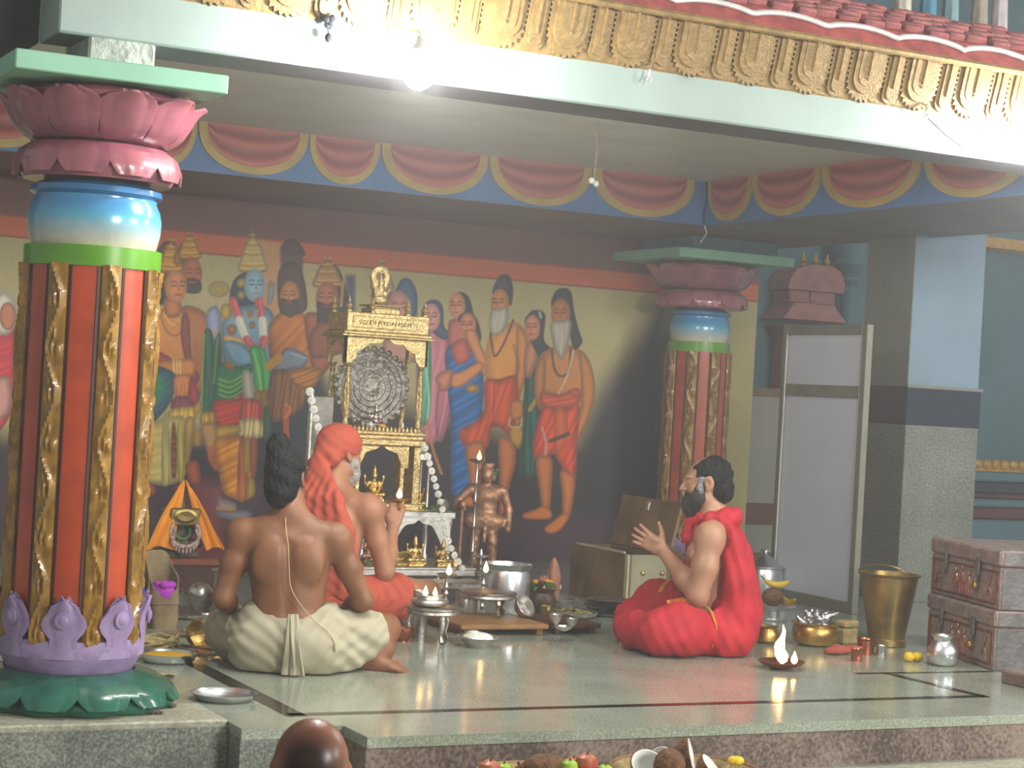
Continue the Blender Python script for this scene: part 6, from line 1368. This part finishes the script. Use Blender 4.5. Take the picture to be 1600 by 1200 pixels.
for k, (px, py) in enumerate(((268, 1106), (244, 1116))):
    q = fl(px, py, .006); mb = MB()
    for j in range(6): mb.ell((rr.uniform(-.02, .02), rr.uniform(-.012, .012), .004), (rr.uniform(.005, .012), .005, .004), nu=6, nv=4)
    o = tag(mb.build('crumbs', 'dark_wood', None, True, q), ('dark crumbs at the tip of the green lotus base', 'dark crumb specks at the plinth front edge')[k], 'crumbs', None, 'stuff')

# ================================================================== RIGHT SIDE
# brown box with open lid
bx = thing('cardboard_box', 'scuffed brown box with open lid behind the joined palms', 'box', (3.50, 2.37, 0))
mat('brown_board', '86683c', .7, 0, .3, 5, .3, 20, col2='5e4526'); mat('pale_board', '857f66', .7, 0, .15, 6, .2, 20)
W_, D_, Hh = .26, .62, .275
for a in ((0, .02, 0, D_, 'brown_board', 'side_panel'), (W_-.02, W_, 0, D_, 'brown_board', 'side_panel')): mb = MB(); mb.box(a[0], a[1], a[2], a[3], 0, Hh, .003); mb.build(a[5], a[4], bx)
for a in ((0.021, W_-.021, 0, .02, 'pale_board', 'front_panel'), (.021, W_-.021, D_-.02, D_, 'brown_board', 'back_panel')): mb = MB(); mb.box(a[0], a[1], a[2], a[3], 0, Hh, .003); mb.build(a[5], a[4], bx)
mb = MB(); mb.box(.02, W_-.02, .02, D_-.02, 0, .02); mb.build('bottom', 'brown_board', bx)
mb = MB(); mb.box(-.004, .006, -.004, .03, 0, Hh, .002); mb.build('corner_strip', mat('pale_strip', 'b4ac92', .6), bx)
ld = MB(); ld.box(-.005, .012, 0, D_, 0, .28, .003); lid = ld.build('lid', 'brown_board', bx, False, (W_-.01, 0, Hh+.005), (0, math.radians(13), 0)); mb = MB(); mb.box(-.016, -.006, D_*.48, D_*.48+.04, .21, .26, .004); mb.build('latch', 'steel', lid)
mb = MB(); mb.box(.0, .012, .05, D_-.05, Hh, Hh+.012, .002); mb.build('torn_edge', 'pale_strip', bx)
for x_ in (.09, .21): mb = MB(); mb.ell((x_, -.006, .18), (.012, .008, .012)); mb.build('catch', 'brass', bx, True)
# partition door
dr = struct(thing('door_1', None, None, (4.75, 2.07, 0)))
mat('alu_frame', '7c7a6c', .45, .3, .1, 8); mat('white_panel', 'bfc3cc', .4, 0, .03, 3)
DW, DH = .78, 1.56
for a in ((0, .045, 0, DH), (DW-.045, DW, 0, DH)): mb = MB(); mb.box(-.02, .02, a[0], a[1], a[2], a[3], .003); mb.build('stile', 'alu_frame', dr)
for z0, z1 in ((DH-.055, DH), (1.16, 1.225), (0, .06)): mb = MB(); mb.box(-.02, .02, .045, DW-.045, z0, z1, .003); mb.build('rail', 'alu_frame', dr)
for z0, z1 in ((.06, 1.16), (1.225, DH-.055)):
    mb = MB(); mb.box(-.006, .006, .045, DW-.045, z0, z1); mb.build('panel', 'white_panel', dr)
mb = MB(); mb.box(-.024, -.018, DW-.052, DW-.042, .06, DH-.055); mb.build('bead', mat('pale_bead', 'c8cabf', .4), dr)
# cabinet behind
cb_ = thing('wooden_cabinet', 'brown framed cabinet with pale panes behind the white partition', 'cabinet', (5.78, 5.0, 0))
mat('brown_frame', '6b5436', .55, 0, .2, 8); mat('pale_pane', '8e8c80', .4, 0, .05, 3)
mb = MB(); mb.box(0, .6, .03, .45, 0, 1.22); mb.build('carcass', 'brown_frame', cb_)
mb = MB(); mb.box(0, .06, 0, .03, 0, 1.22, .003); mb.box(.54, .6, 0, .03, 0, 1.22, .003); mb.build('side_frame', 'brown_frame', cb_)
for z0, z1 in ((1.16, 1.22), (.25, .40), (0, .05)): mb = MB(); mb.box(.06, .54, .0, .03, z0, z1, .003); mb.build('cross_rail', 'brown_frame' if z0 != .25 else 'maroon', cb_)
for z0, z1 in ((.40, 1.16), (.05, .25)): mb = MB(); mb.box(.06, .54, .016, .028, z0, z1); mb.build('pane', 'pale_pane', cb_)
# stucco shrine tower relief on teal wall
tw = thing('stucco_tower', 'pink stucco temple tower with three gold finials on the teal wall', 'tower', (6.70, 5.42, 0))
mat('stucco_pink', '94605c', .7, 0, .15, 12, .3, 40); mat('stucco_post', '8a4a3e', .65, 0, .15, 12, .2, 40)
mb = MB(); mb.box(-.15, -.04, -.04, .16, 1.22, 1.70, .01); mb.prism([(-.20, 1.70), (-.20, 1.68), (-.14, 1.60), (-.14, 1.58), (-.05, 1.58), (-.05, 1.70)], -.05, .16); mb.build('post', 'stucco_post', tw)
mb = MB(); mb.box(.42, .53, -.04, .16, 1.22, 1.70, .01); mb.build('post', 'stucco_post', tw)
mb = MB(); mb.prism([(-.26, 1.74), (.30, 1.74), (.30, 1.76), (.22, 1.83), (.20, 1.86), (-.16, 1.86), (-.22, 1.78)], -.12, .17); mb.build('eave', 'stucco_pink', tw)
mb = MB(); mb.box(-.17, .24, -.07, .17, 1.86, 1.96, .01); mb.box(.0, .05, -.09, -.06, 1.88, 1.95, .005); mb.build('storey', 'stucco_pink', tw)
mb = MB(); mb.prism([(-.20, 1.96), (.30, 1.96), (.31, 2.03), (.26, 2.12), (.18, 2.155), (-.02, 2.15), (-.13, 2.11), (-.19, 2.03)], -.09, .17); mb.build('barrel_roof', 'stucco_pink', tw)
for x_ in (-.0, .11, .22):
    mb = MB(); mb.lathe([(.018, 0), (.012, .02), (.026, .04), (.018, .06), (.008, .07), (.012, .085), (.001, .11)], 12, (x_, .03, 2.145)); mb.build('finial', 'gold_paint', tw, True)
mb = MB(); mb.box(-.3, .6, -.1, .17, 1.12, 1.22, .01); mb.build('sill', 'stucco_post', tw)
mb = MB(); mb.box(-.3, .6, -.08, .17, 0, 1.12); mb.build('wall_base', 'teal_wall', tw)

# brass bucket
q = fl(1384, 1008); t = thing('brass_bucket', 'tall flared brass bucket beside the partition', 'bucket', q)
mb = MB(); mb.lathe([(.085, 0), (.092, .004), (.092, .03), (.085, .036), (.10, .12), (.118, .22), (.135, .325), (.145, .33), (.148, .338), (.13, .338), (.11, .2), (.085, .05), (.001, .045)], 40); mb.build('body', 'old_brass', t, True)
mb = MB(); mb.tube([(.13*math.cos(a), .13*math.sin(a)*.3+.06, .338+.03*math.sin(a)) for a in np.linspace(0, PI, 14)], .005, 6); mb.build('handle', 'old_brass', t, True)
q = fl(1272, 1008); t = thing('brass_pot', 'wide round brass pot covered with crumpled foil', 'pot', q)
mb = MB(); mb.lathe([(.06, 0), (.09, .01), (.105, .04), (.105, .075), (.095, .092), (.11, .10), (.112, .106), (.10, .106), (.09, .09), (.001, .08)], 36); mb.build('body', 'brass', t, True)
fo = SDF((-.11, -.11, .06), (.12, .11, .20), .005); fr_ = random.Random(3)
for k in range(16): fo.cap((fr_.uniform(-.06, .06), fr_.uniform(-.05, .05), .09), (fr_.uniform(-.09, .09), fr_.uniform(-.06, .06), fr_.uniform(.11, .165)), .022, .010, .006)
fo.build('foil', mat('foil', 'c8c9cc', .22, 1, .1, 30, .8, 60), t, 0)
t = thing('paper_packet', 'yellowish paper packet behind the foil-covered pot', 'packet', fl(1322, 1006), .2); mb = MB(); mb.box(-.05, .05, -.03, .03, 0, .075, .008); mb.build('packet', 'straw', t); mb = MB(); mb.box(-.048, .052, -.032, .032, .078, .11, .008); mb.build('packet_top', 'straw', t)
simple('small_brass_pot', 'small brass pot half hidden behind the big flame', 'pot', fl(1196, 1005), [(.03, 0), (.055, .015), (.06, .045), (.045, .07), (.055, .08), (.05, .08), (.04, .068), (.001, .05)], 'brass', 26)
q = fl(1205, 968); t = thing('steel_fruit_plate', 'steel plate on low stand behind the red robe', 'plate', q); mb = MB(); mb.lathe([(.07, 0), (.07, .05), (.10, .06), (.125, .075), (.122, .078), (.09, .066), (.001, .062)], 32); mb.build('plate', 'steel', t, True); mb = MB(); mb.lathe([(.075, 0), (.08, .008), (.07, .012)], 24); mb.build('foot', 'steel', t, True)
mat('banana', 'd9b92a', .5, 0, .15, 14, .05, 30, col2='b89a28'); mat('coconut_husk', '6b4a30', .85, 0, .3, 40, .8, 90)
def banana(label, loc, rz, L=.15, tilt=0., group='bananas', rx=0.):
    t = thing('banana', label, 'banana', loc, rz, group)
    A = np.linspace(-.75, .75, 12); pts = [(L*.62*math.sin(a), 0, L*.62*(1-math.cos(a))+.016) for a in A]; rad = [.006, .011, .0145, .016, .0165, .017, .017, .0165, .016, .0145, .010, .005]
    mb = MB(); mb.tube(pts, rad, 8); b_ = mb.build('fruit', 'banana', t, True); mb = MB(); mb.tube([pts[-1], (pts[-1][0]+.018, 0, pts[-1][2]+.016)], [.005, .0045], 6); mb.build('stem', 'leaf_green', t)
    if tilt or rx: t.rotation_euler = (rx, tilt, rz)
    return t
banana('curved yellow banana lying on top of the coconut behind the red robe', (q[0]-.0, q[1]-.03, .165), 2.6)
banana('yellow banana at the outer edge of the steel fruit plate', (q[0]+.065, q[1]-.05, .078), 1.5)
banana('yellow banana under the coconut on the steel fruit plate', (q[0]+.02, q[1]+.055, .078), .2)
mb = MB(); mb.ell((0, 0, 0), (.058, .05, .048)); tag(mb.build('coconut', 'coconut_husk', None, True, (q[0]-.01, q[1]-.015, .118)), 'brown whole coconut on the steel fruit plate', 'coconut')
q = fl(1192, 935); simple('steel_pot', 'lidded steel pot standing behind the red robed back', 'pot', q, [(.07, 0), (.10, .02), (.105, .14), (.095, .17), (.115, .18), (.115, .186), (.08, .2), (.045, .235), (.02, .245), (.012, .26), (.03, .27), (.03, .278), (.001, .282)], 'steel', 34)
# fire lamp
q = fl(1219, 1045); t = thing('fire_lamp', 'low brass dish lamp with one tall and one small flame', 'lamp', q)
mb = MB(); mb.lathe([(.035, 0), (.05, .006), (.085, .02), (.098, .032), (.095, .034), (.07, .022), (.001, .014)], 34, fn=lambda a, r, z: (r*(1+.12*max(0, math.cos(a))**6), z)); mb.build('dish', 'copper', t, True)
mb = MB(); mb.lathe([(.001, .0), (.02, .015), (.024, .04), (.019, .07), (.02, .09), (.012, .115), (.006, .14), (.001, .165)], 14, (0, 0, .018), fn=lambda a, r, z: (r*(1+.2*math.sin(2*a+z*55)), z)); 
for i, p_ in enumerate(mb.v): mb.v[i] = (p_[0]+.010*math.sin(p_[2]*50), p_[1], p_[2])
mb.build('tall_flame', 'flame', t, True); flame(t, .02, .055, .014, .062, -.01)
# cloth, tumblers, lemons, pot
q = fl(1316, 1022); c_ = SDF((-.12, -.08, 0), (.12, .08, .07), .005); fr_ = random.Random(9)
for k in range(9): c_.cap((fr_.uniform(-.09, .06), fr_.uniform(-.04, .04), .014), (fr_.uniform(-.05, .09), fr_.uniform(-.04, .04), fr_.uniform(.015, .035)), .016, .014, .014)
c_.cut(lambda x, y, z: .002-z+0*x+0*y); o = c_.build('folded_cloth', mat('cloth_rust', '9a4436', .85, 0, .15, 12, .3, 200)); o.location = q; tag(o, 'crumpled rust red cloth on the floor before the brass bucket', 'cloth')
tp = lambda r, h: [(r*.86, 0), (r*.9, h*.9), (r*1.06, h), (r, h), (r*.86, h*.9), (r*.8, .008), (.001, .006)]
simple('copper_tumbler', 'small copper tumbler in front of the rust red cloth', 'tumbler', fl(1338, 1033), tp(.027, .055), 'copper', 22)
simple('copper_tumbler', 'wider copper tumbler just behind the small one near the bucket', 'tumbler', fl(1352, 1022), tp(.042, .07), 'copper', 24)
simple('steel_tumbler', 'tiny steel tumbler at the foot of the brass bucket', 'tumbler', fl(1377, 1024), tp(.026, .045), 'steel', 20)
mat('lemon', 'e0bd20', .5, 0, .1, 20, .15, 120)
for px, lab in ((1420, 'lemon nearest the brass bucket with a pale bruise'), (1433, 'lemon nearest the round steel pot')):
    mb = MB(); mb.ell((0, 0, .022), (.026, .022, .022)); mb.ell((.025, 0, .022), (.006, .006, .006)); tag(mb.build('lemon', 'lemon', None, True, fl(px, 1034), (0, 0, px*.3)), lab, 'lemon', 'lemons')
simple('steel_pot', 'round-bellied steel water pot in front of the trunks', 'pot', fl(1472, 1040), [(.035, 0), (.055, .012), (.068, .045), (.066, .075), (.05, .1), (.042, .11), (.044, .122), (.054, .132), (.052, .134), (.042, .125), (.04, .11), (.001, .1)], 'steel', 36)
# embossed trunks
mat('trunk_dark', '6e6a68', .5, .5, .2, 14, .3, 40)
def trunk(label, loc, rz):
    t = thing('metal_trunk', label, 'trunk', loc, rz, 'stacked embossed trunks'); L, D, Ht = .70, .52, .26      # front face looks along local -y
    mb = MB(); mb.box(0, L, 0, D, 0, .185, .006); mb.build('body', 'copper_relief', t); mb = MB(); mb.box(-.006, L+.006, -.008, D+.006, .188, Ht, .010); ld_ = mb.build('lid', 'copper_relief', t)
    mb = MB(); mb.box(L, L+.004, .01, D-.01, .005, .18); mb.build('end_plate', 'trunk_dark', t); mb = MB(); mb.box(L+.006, L+.009, .01, D-.01, .195, Ht-.008); mb.build('end_plate', 'trunk_dark', ld_)
    mb = MB(); fr = [(.03, L-.03, .02, .028), (.03, L-.03, .158, .166)]
    for a, b, c, d in fr: mb.box(a, b, -.008, 0, c, d, .002)
    for a in (.03, L-.038): mb.box(a, a+.008, -.008, 0, .02, .166, .002)
    mb.build('raised_border', 'copper', t)
    for x_ in (.17, .50): mb = MB(); mb.box(x_-.018, x_+.018, -.016, -.006, .13, .215, .004); mb.lathe([(.012, 0), (.014, .02), (.001, .024)], 10, (x_, -.018, .105)); mb.build('hasp', 'trunk_dark', t)
    mb = MB(); mb.lathe([(.018, -.008), (.02, 0), (.018, .008), (.001, .008)], 14, M=Matrix.Translation((.50, -.024, .085)) @ Matrix.Rotation(PI/2, 4, 'X')); mb.tube([(.49, -.024, .1), (.49, -.024, .118), (.51, -.024, .118), (.51, -.024, .1)], .003, 6); mb.build('padlock', 'brass', t, True)
    # embossed figures between the hasps
    for x_, h_ in ((.27, .10), (.335, .115), (.40, .095)):
        mb = MB(); mb.ell((x_, -.003, .035+h_), (.011, .008, .014)); mb.ell((x_, -.002, .03+h_*.68), (.017, .008, .026)); mb.tube([(x_-.008, -.003, .035+h_*.5), (x_-.011, -.003, .033)], .008, 6); mb.tube([(x_+.008, -.003, .035+h_*.5), (x_+.011, -.003, .033)], .008, 6); mb.tube([(x_-.015, -.003, .03+h_*.78), (x_-.026, -.004, .03+h_*.5)], .006, 6); mb.tube([(x_+.015, -.003, .03+h_*.78), (x_+.026, -.004, .03+h_*.5)], .006, 6); mb.build('embossed_figure', mat('emboss_shine', 'c49a86', .3, .9, .2, 20), t, True)
    for x_ in (.09, .60):
        mb = MB(); mb.tube([(x_-.03, -.002, .05), (x_, -.004, .09), (x_+.02, -.004, .14)], .006, 6); mb.tube([(x_, -.002, .09), (x_+.03, -.004, .06), (x_+.035, -.004, .04)], .005, 6); mb.ell((x_+.0, -.003, .12), (.012, .006, .012)); mb.build('embossed_sprig', 'emboss_shine', t, True)
    mb = MB(); mb.tube([(L+.012, D*.5-.05, .11), (L+.03, D*.5-.04, .09), (L+.03, D*.5+.04, .09), (L+.012, D*.5+.05, .11)], .006, 8); mb.build('side_handle', 'brass', t, True)
    return t
a_ = fl(1562, 1052); b_ = fl(1447, 1012); ang = math.atan2(a_[1]-b_[1], a_[0]-b_[0])
trunk('lower embossed copper trunk resting on the floor', (b_[0], b_[1], 0.0), ang); trunk('upper embossed copper trunk stacked on the other trunk', (b_[0]+.008, b_[1]+.004, .262), ang+.01)
q = fl(1568, 1068); mb = MB(); mb.box(0, .9, 0, .30, 0, .055, .006); tag(mb.build('stone_step', 'riser_granite', None, False, (q[0], q[1]-.28, 0)), 'low granite block in front of the trunks at the picture edge', 'block')

# ================================================================== FRUIT in the foreground
def basket(label, loc, r):
    t = thing('fruit_basket', label, 'basket', loc, 0, 'offering baskets'); mb = MB(); mb.lathe([(r*.7, 0), (r*.78, .02), (r*.95, .09), (r, .10), (r*.96, .10), (r*.75, .025), (.001, .02)], 40, fn=lambda a, q_, z: (q_*(1+.015*math.cos(26*a)), z)); mb.build('weave', 'straw', t, True)
    mb = MB(); mb.tube([(r*math.cos(a), r*math.sin(a), .10) for a in np.linspace(0, 2*PI, 36)], .008, 6); mb.build('rim', 'mid_wood', t, True); return t
LZ = -.16
def fp_(px, py, Y=-1.12): p = at(px, py, 1, Y); return (float(p[0]), float(p[1]), float(p[2]))
c1 = fp_(852, 1195); basket('offering basket heaped with bananas and apples', (c1[0], c1[1], LZ), .21)
c2 = fp_(1075, 1195); basket('offering basket heaped with broken coconuts', (c2[0], c2[1], LZ), .24)
mat('apple', 'a8443c', .4, 0, .25, 8, .05, 30, col2='b8784a'); mat('lime', '8fb02c', .45, 0, .15, 12); mat('coco_flesh', 'e6e6e0', .5, 0, .05, 10)
def apple(label, px, py, r, m='apple', Y=-1.12, zoff=0.):
    t = thing('apple', label, 'fruit', fp_(px, py, Y), 0, 'apples and limes of the offering'); mb = MB(); mb.lathe([(.001, -r*.82), (r*.45, -r*.9), (r*.85, -r*.55), (r, 0), (r*.85, r*.6), (r*.45, r*.85), (r*.12, r*.78), (.001, r*.7)], 22); mb.build('fruit', m, t, True); mb = MB(); mb.tube([(0, 0, r*.7), (.004, 0, r*1.05)], .0025, 5); mb.build('stem', 'dark_wood', t); return t
apple('red apple farthest from the coconuts', 765, 1204, .035); apple('green lime beside the outermost apple', 786, 1204, .026, 'lime'); apple('large red apple beside the brown coconut', 916, 1194, .036, 'apple', -1.18); apple('reddish apple partly behind the large one', 895, 1197, .03, 'apple', -1.08); apple('green lime in front of the brown coconut tip', 889, 1200, .028, 'lime', -1.2); apple('yellow green lime low in the basket middle', 945, 1206, .026, 'lime')
for px, lab, tl in ((821, 'upright banana tip on the outer side', .15), (836, 'upright banana tip next to the brown coconut', -.05)):
    p_ = fp_(px, 1200, -1.1); b_ = banana(lab, (p_[0], p_[1], p_[2]-.07), .5, .16, math.radians(-88)+tl, 'upright bananas of the offering')
p_ = fp_(853, 1198, -1.15); mb = MB(); mb.ell((0, 0, 0), (.075, .05, .038)); mb.tube([(-.07, 0, 0), (-.095, 0, -.004)], [.012, .003], 6); tag(mb.build('coconut', 'coconut_husk', None, True, p_, (0, 0, -.2)), 'whole brown coconut lying beside the bananas', 'coconut')
def half_coco(label, px, py, Y, rx, ry, rz, r=.055):
    t = thing('coconut_half', label, 'coconut', fp_(px, py, Y), 0, 'broken coconuts of the offering'); t.rotation_euler = (rx, ry, rz)
    mb = MB(); mb.lathe([(.001, -r), (r*.5, -r*.87), (r*.87, -r*.5), (r, 0), (r*.93, .002)], 26, cap=False); mb.build('husk', 'coconut_husk', t, True)
    mb = MB(); mb.lathe([(r*.96, .001), (r*.84, .002), (r*.76, -.006), (r*.6, -r*.45), (r*.3, -r*.62), (.001, -r*.66)], 26, cap=False); mb.build('flesh', 'coco_flesh', t, True)
half_coco('coconut half facing up and forward, outermost', 1012, 1193, -1.15, .75, -.3, 0); half_coco('coconut half turned edge-on with thick white flesh', 1080, 1180, -1.1, .9, 1.15, .3, .058); half_coco('coconut half behind the outermost one', 1030, 1186, -.99, .3, -.9, 0, .05); half_coco('small coconut half beside the yellow flower', 1112, 1198, -1.1, .8, .3, .5, .05)
p_ = fp_(1046, 1192, -1.22); mb = MB(); mb.ell((0, 0, 0), (.05, .05, .055)); tag(mb.build('coconut', 'coconut_husk', None, True, (p_[0], p_[1], p_[2]-.01)), 'whole coconut in the middle of the broken halves', 'coconut')
t = thing('yellow_flower', 'yellow flower on a stalk at the end of the coconut basket', 'flower', fp_(1150, 1188, -1.1)); mb = MB()
for k in range(7): a = 2*PI*k/7; mb.ell((.014*math.cos(a), .014*math.sin(a), 0), (.015, .011, .012), nu=8, nv=5)
mb.build('petals', 'lemon', t, True); mb = MB(); mb.tube([(0, 0, 0), (-.03, 0, -.02), (-.06, .0, -.06), (-.06, 0, -.13)], .005, 6); mb.build('stalk', 'straw', t)

# ================================================================== BITS HANGING FROM THE BEAM AND CEILING
q = fp_(932, 190, 1.69); t = thing('hanging_string', 'knotted string with two pale beads hanging from the ceiling', 'string', (q[0], q[1], 2.384)); mb = MB(); pts = [(0, 0, 0), (.004, 0, -.06), (.012, 0, -.12), (.008, 0, -.18), (.004, 0, -.25), (.006, 0, -.27)]; mb.tube(pts, .0035, 5); mb.build('cord', 'straw', t); mb = MB(); mb.tube([(.011, 0, -.11), (.03, 0, -.125), (.02, 0, -.14)], .004, 5); mb.build('knot', 'straw', t)
for a in ((-.008, 0, -.278), (.012, -.01, -.292)): mb = MB(); mb.ell((0, 0, 0), (.014, .014, .015)); mb.build('bead', 'cream_white', t, True, a)
a = at(1085, 205, 0, 4.43); t = thing('wall_cable', 'thin dark cable running down the pavilion corner to the capital', 'cable', (4.43, 3.28, 2.384)); mb = MB(); mb.tube([(0, 0, 0), (.004, -.004, -.1), (-.006, 0, -.2), (.0, 0, -.26)], .005, 5); mb.build('cable', 'hall_dark', t); mb = MB(); mb.tube([(0, 0, -.255), (.015, -.01, -.3), (-.02, .0, -.36)], .004, 5); mb.build('loose_end', 'cream_white', t)
def hook(label, px, py, sc, name='wire_hook'):
    q = fp_(px, py, -.222); t = thing(name, label, 'hook', q); mb = MB(); mb.tube([(0, .03, .02), (0, -.005, .02), (-.008*sc, -.012, -.005), (-.012*sc, -.012, -.03*sc), (-.022*sc, -.012, -.045*sc)], .0045, 6); mb.build('hook', 'steel', t); mb = MB(); mb.tube([(-.008*sc, -.012, -.01), (.0, -.014, -.035*sc), (-.004, -.012, -.05*sc)], .004, 6); mb.build('wire_end', 'steel', t); return t
hook('bent steel hook below the gilded frieze, middle of the beam', 1015, 108, 1.)
t = hook('dark wire loop with a thin string at the far beam end', 1446, 172, .7); mb = MB(); mb.tube([(.0, -.012, -.03), (.10, -.012, -.09), (.22, -.012, -.14), (.36, -.012, -.165), (.45, -.012, -.15)], .0022, 5); mb.build('string', 'hall_dark', t)
q = fp_(512, 38, -.225); t = thing('dried_garland_scrap', 'dark dried scrap of garland stuck under the frieze near the bulb', 'scrap', q); mb = MB(); fr_ = random.Random(6)
for k in range(9): mb.ell((fr_.uniform(-.02, .02), fr_.uniform(-.012, .004), fr_.uniform(-.02, .03)), (.012, .008, .013), nu=7, nv=5)
mb.build('clump', 'hall_dark', t, True); mb = MB(); mb.tube([(0, 0, -.01), (.004, 0, -.03)], .003, 5); mb.ell((.004, -.004, -.045), (.013, .01, .016)); mb.build('dangling_bead', 'hall_dark', t, True)
# robed stucco figures standing on the roof edge
for k, (px, col, lab) in enumerate(((1415, 'c8c2b0', 'cream robed stucco figure on the roof edge'), (1455, '4a86a0', 'blue robed stucco figure on the roof edge'), (1490, '7a9aa0', 'pale teal robed stucco figure on the roof edge'), (1535, '9a8f80', 'brown grey robed stucco figure on the roof edge'), (1566, 'b9aeb0', 'pinkish robed stucco figure at the end of the roof edge'))):
    q = fp_(px, 10+(px-1415)*.14, .10); t = thing('stucco_figure', lab, 'statue', (q[0], .12, 2.72), 0, 'stucco figures on the roof'); t.scale = (.44, .44, .66); m_ = mat('robe_%d' % k, col, .7, 0, .15, 12, .2, 40)
    mb = MB(); mb.lathe([(.075, 0), (.08, .03), (.07, .2), (.06, .32), (.075, .42), (.07, .47), (.03, .50)], 24, fn=lambda a, r, z: (r*(1+.07*math.cos(7*a+k)*(z < .3)), z)); mb.build('robe', m_, t, True); mb = MB(); mb.ell((0, 0, .55), (.04, .042, .052)); mb.lathe([(.04, .58), (.03, .62), (.01, .66), (.001, .67)], 14); mb.build('head', 'stucco_pink', t, True)
    for s_ in (-1, 1): mb = MB(); mb.tube([(s_*.07, 0, .45), (s_*.10, -.02, .35), (s_*.04, -.07, .32)], [.022, .02, .015], 8); mb.build('arm', m_, t, True)
# ================================================================== HAZE: incense smoke filling the pavilion
mb = MB(); mb.box(-6, 9, -3.2, 5.25, -.44, 4.2)
hz = bpy.data.materials.new('incense_haze'); hz.use_nodes = True; nt = hz.node_tree
for n_ in list(nt.nodes):
    if n_.type == 'BSDF_PRINCIPLED': nt.nodes.remove(n_)
vs = nt.nodes.new('ShaderNodeVolumeScatter'); vs.inputs['Color'].default_value = (.97, .96, .93, 1); vs.inputs['Density'].default_value = .019; vs.inputs['Anisotropy'].default_value = .25
nt.links.new(vs.outputs[0], nt.nodes['Material Output'].inputs['Volume'])
o = mb.build('incense_haze', hz); tag(o, 'thin grey incense haze hanging in the pavilion air', 'haze', None, 'stuff')
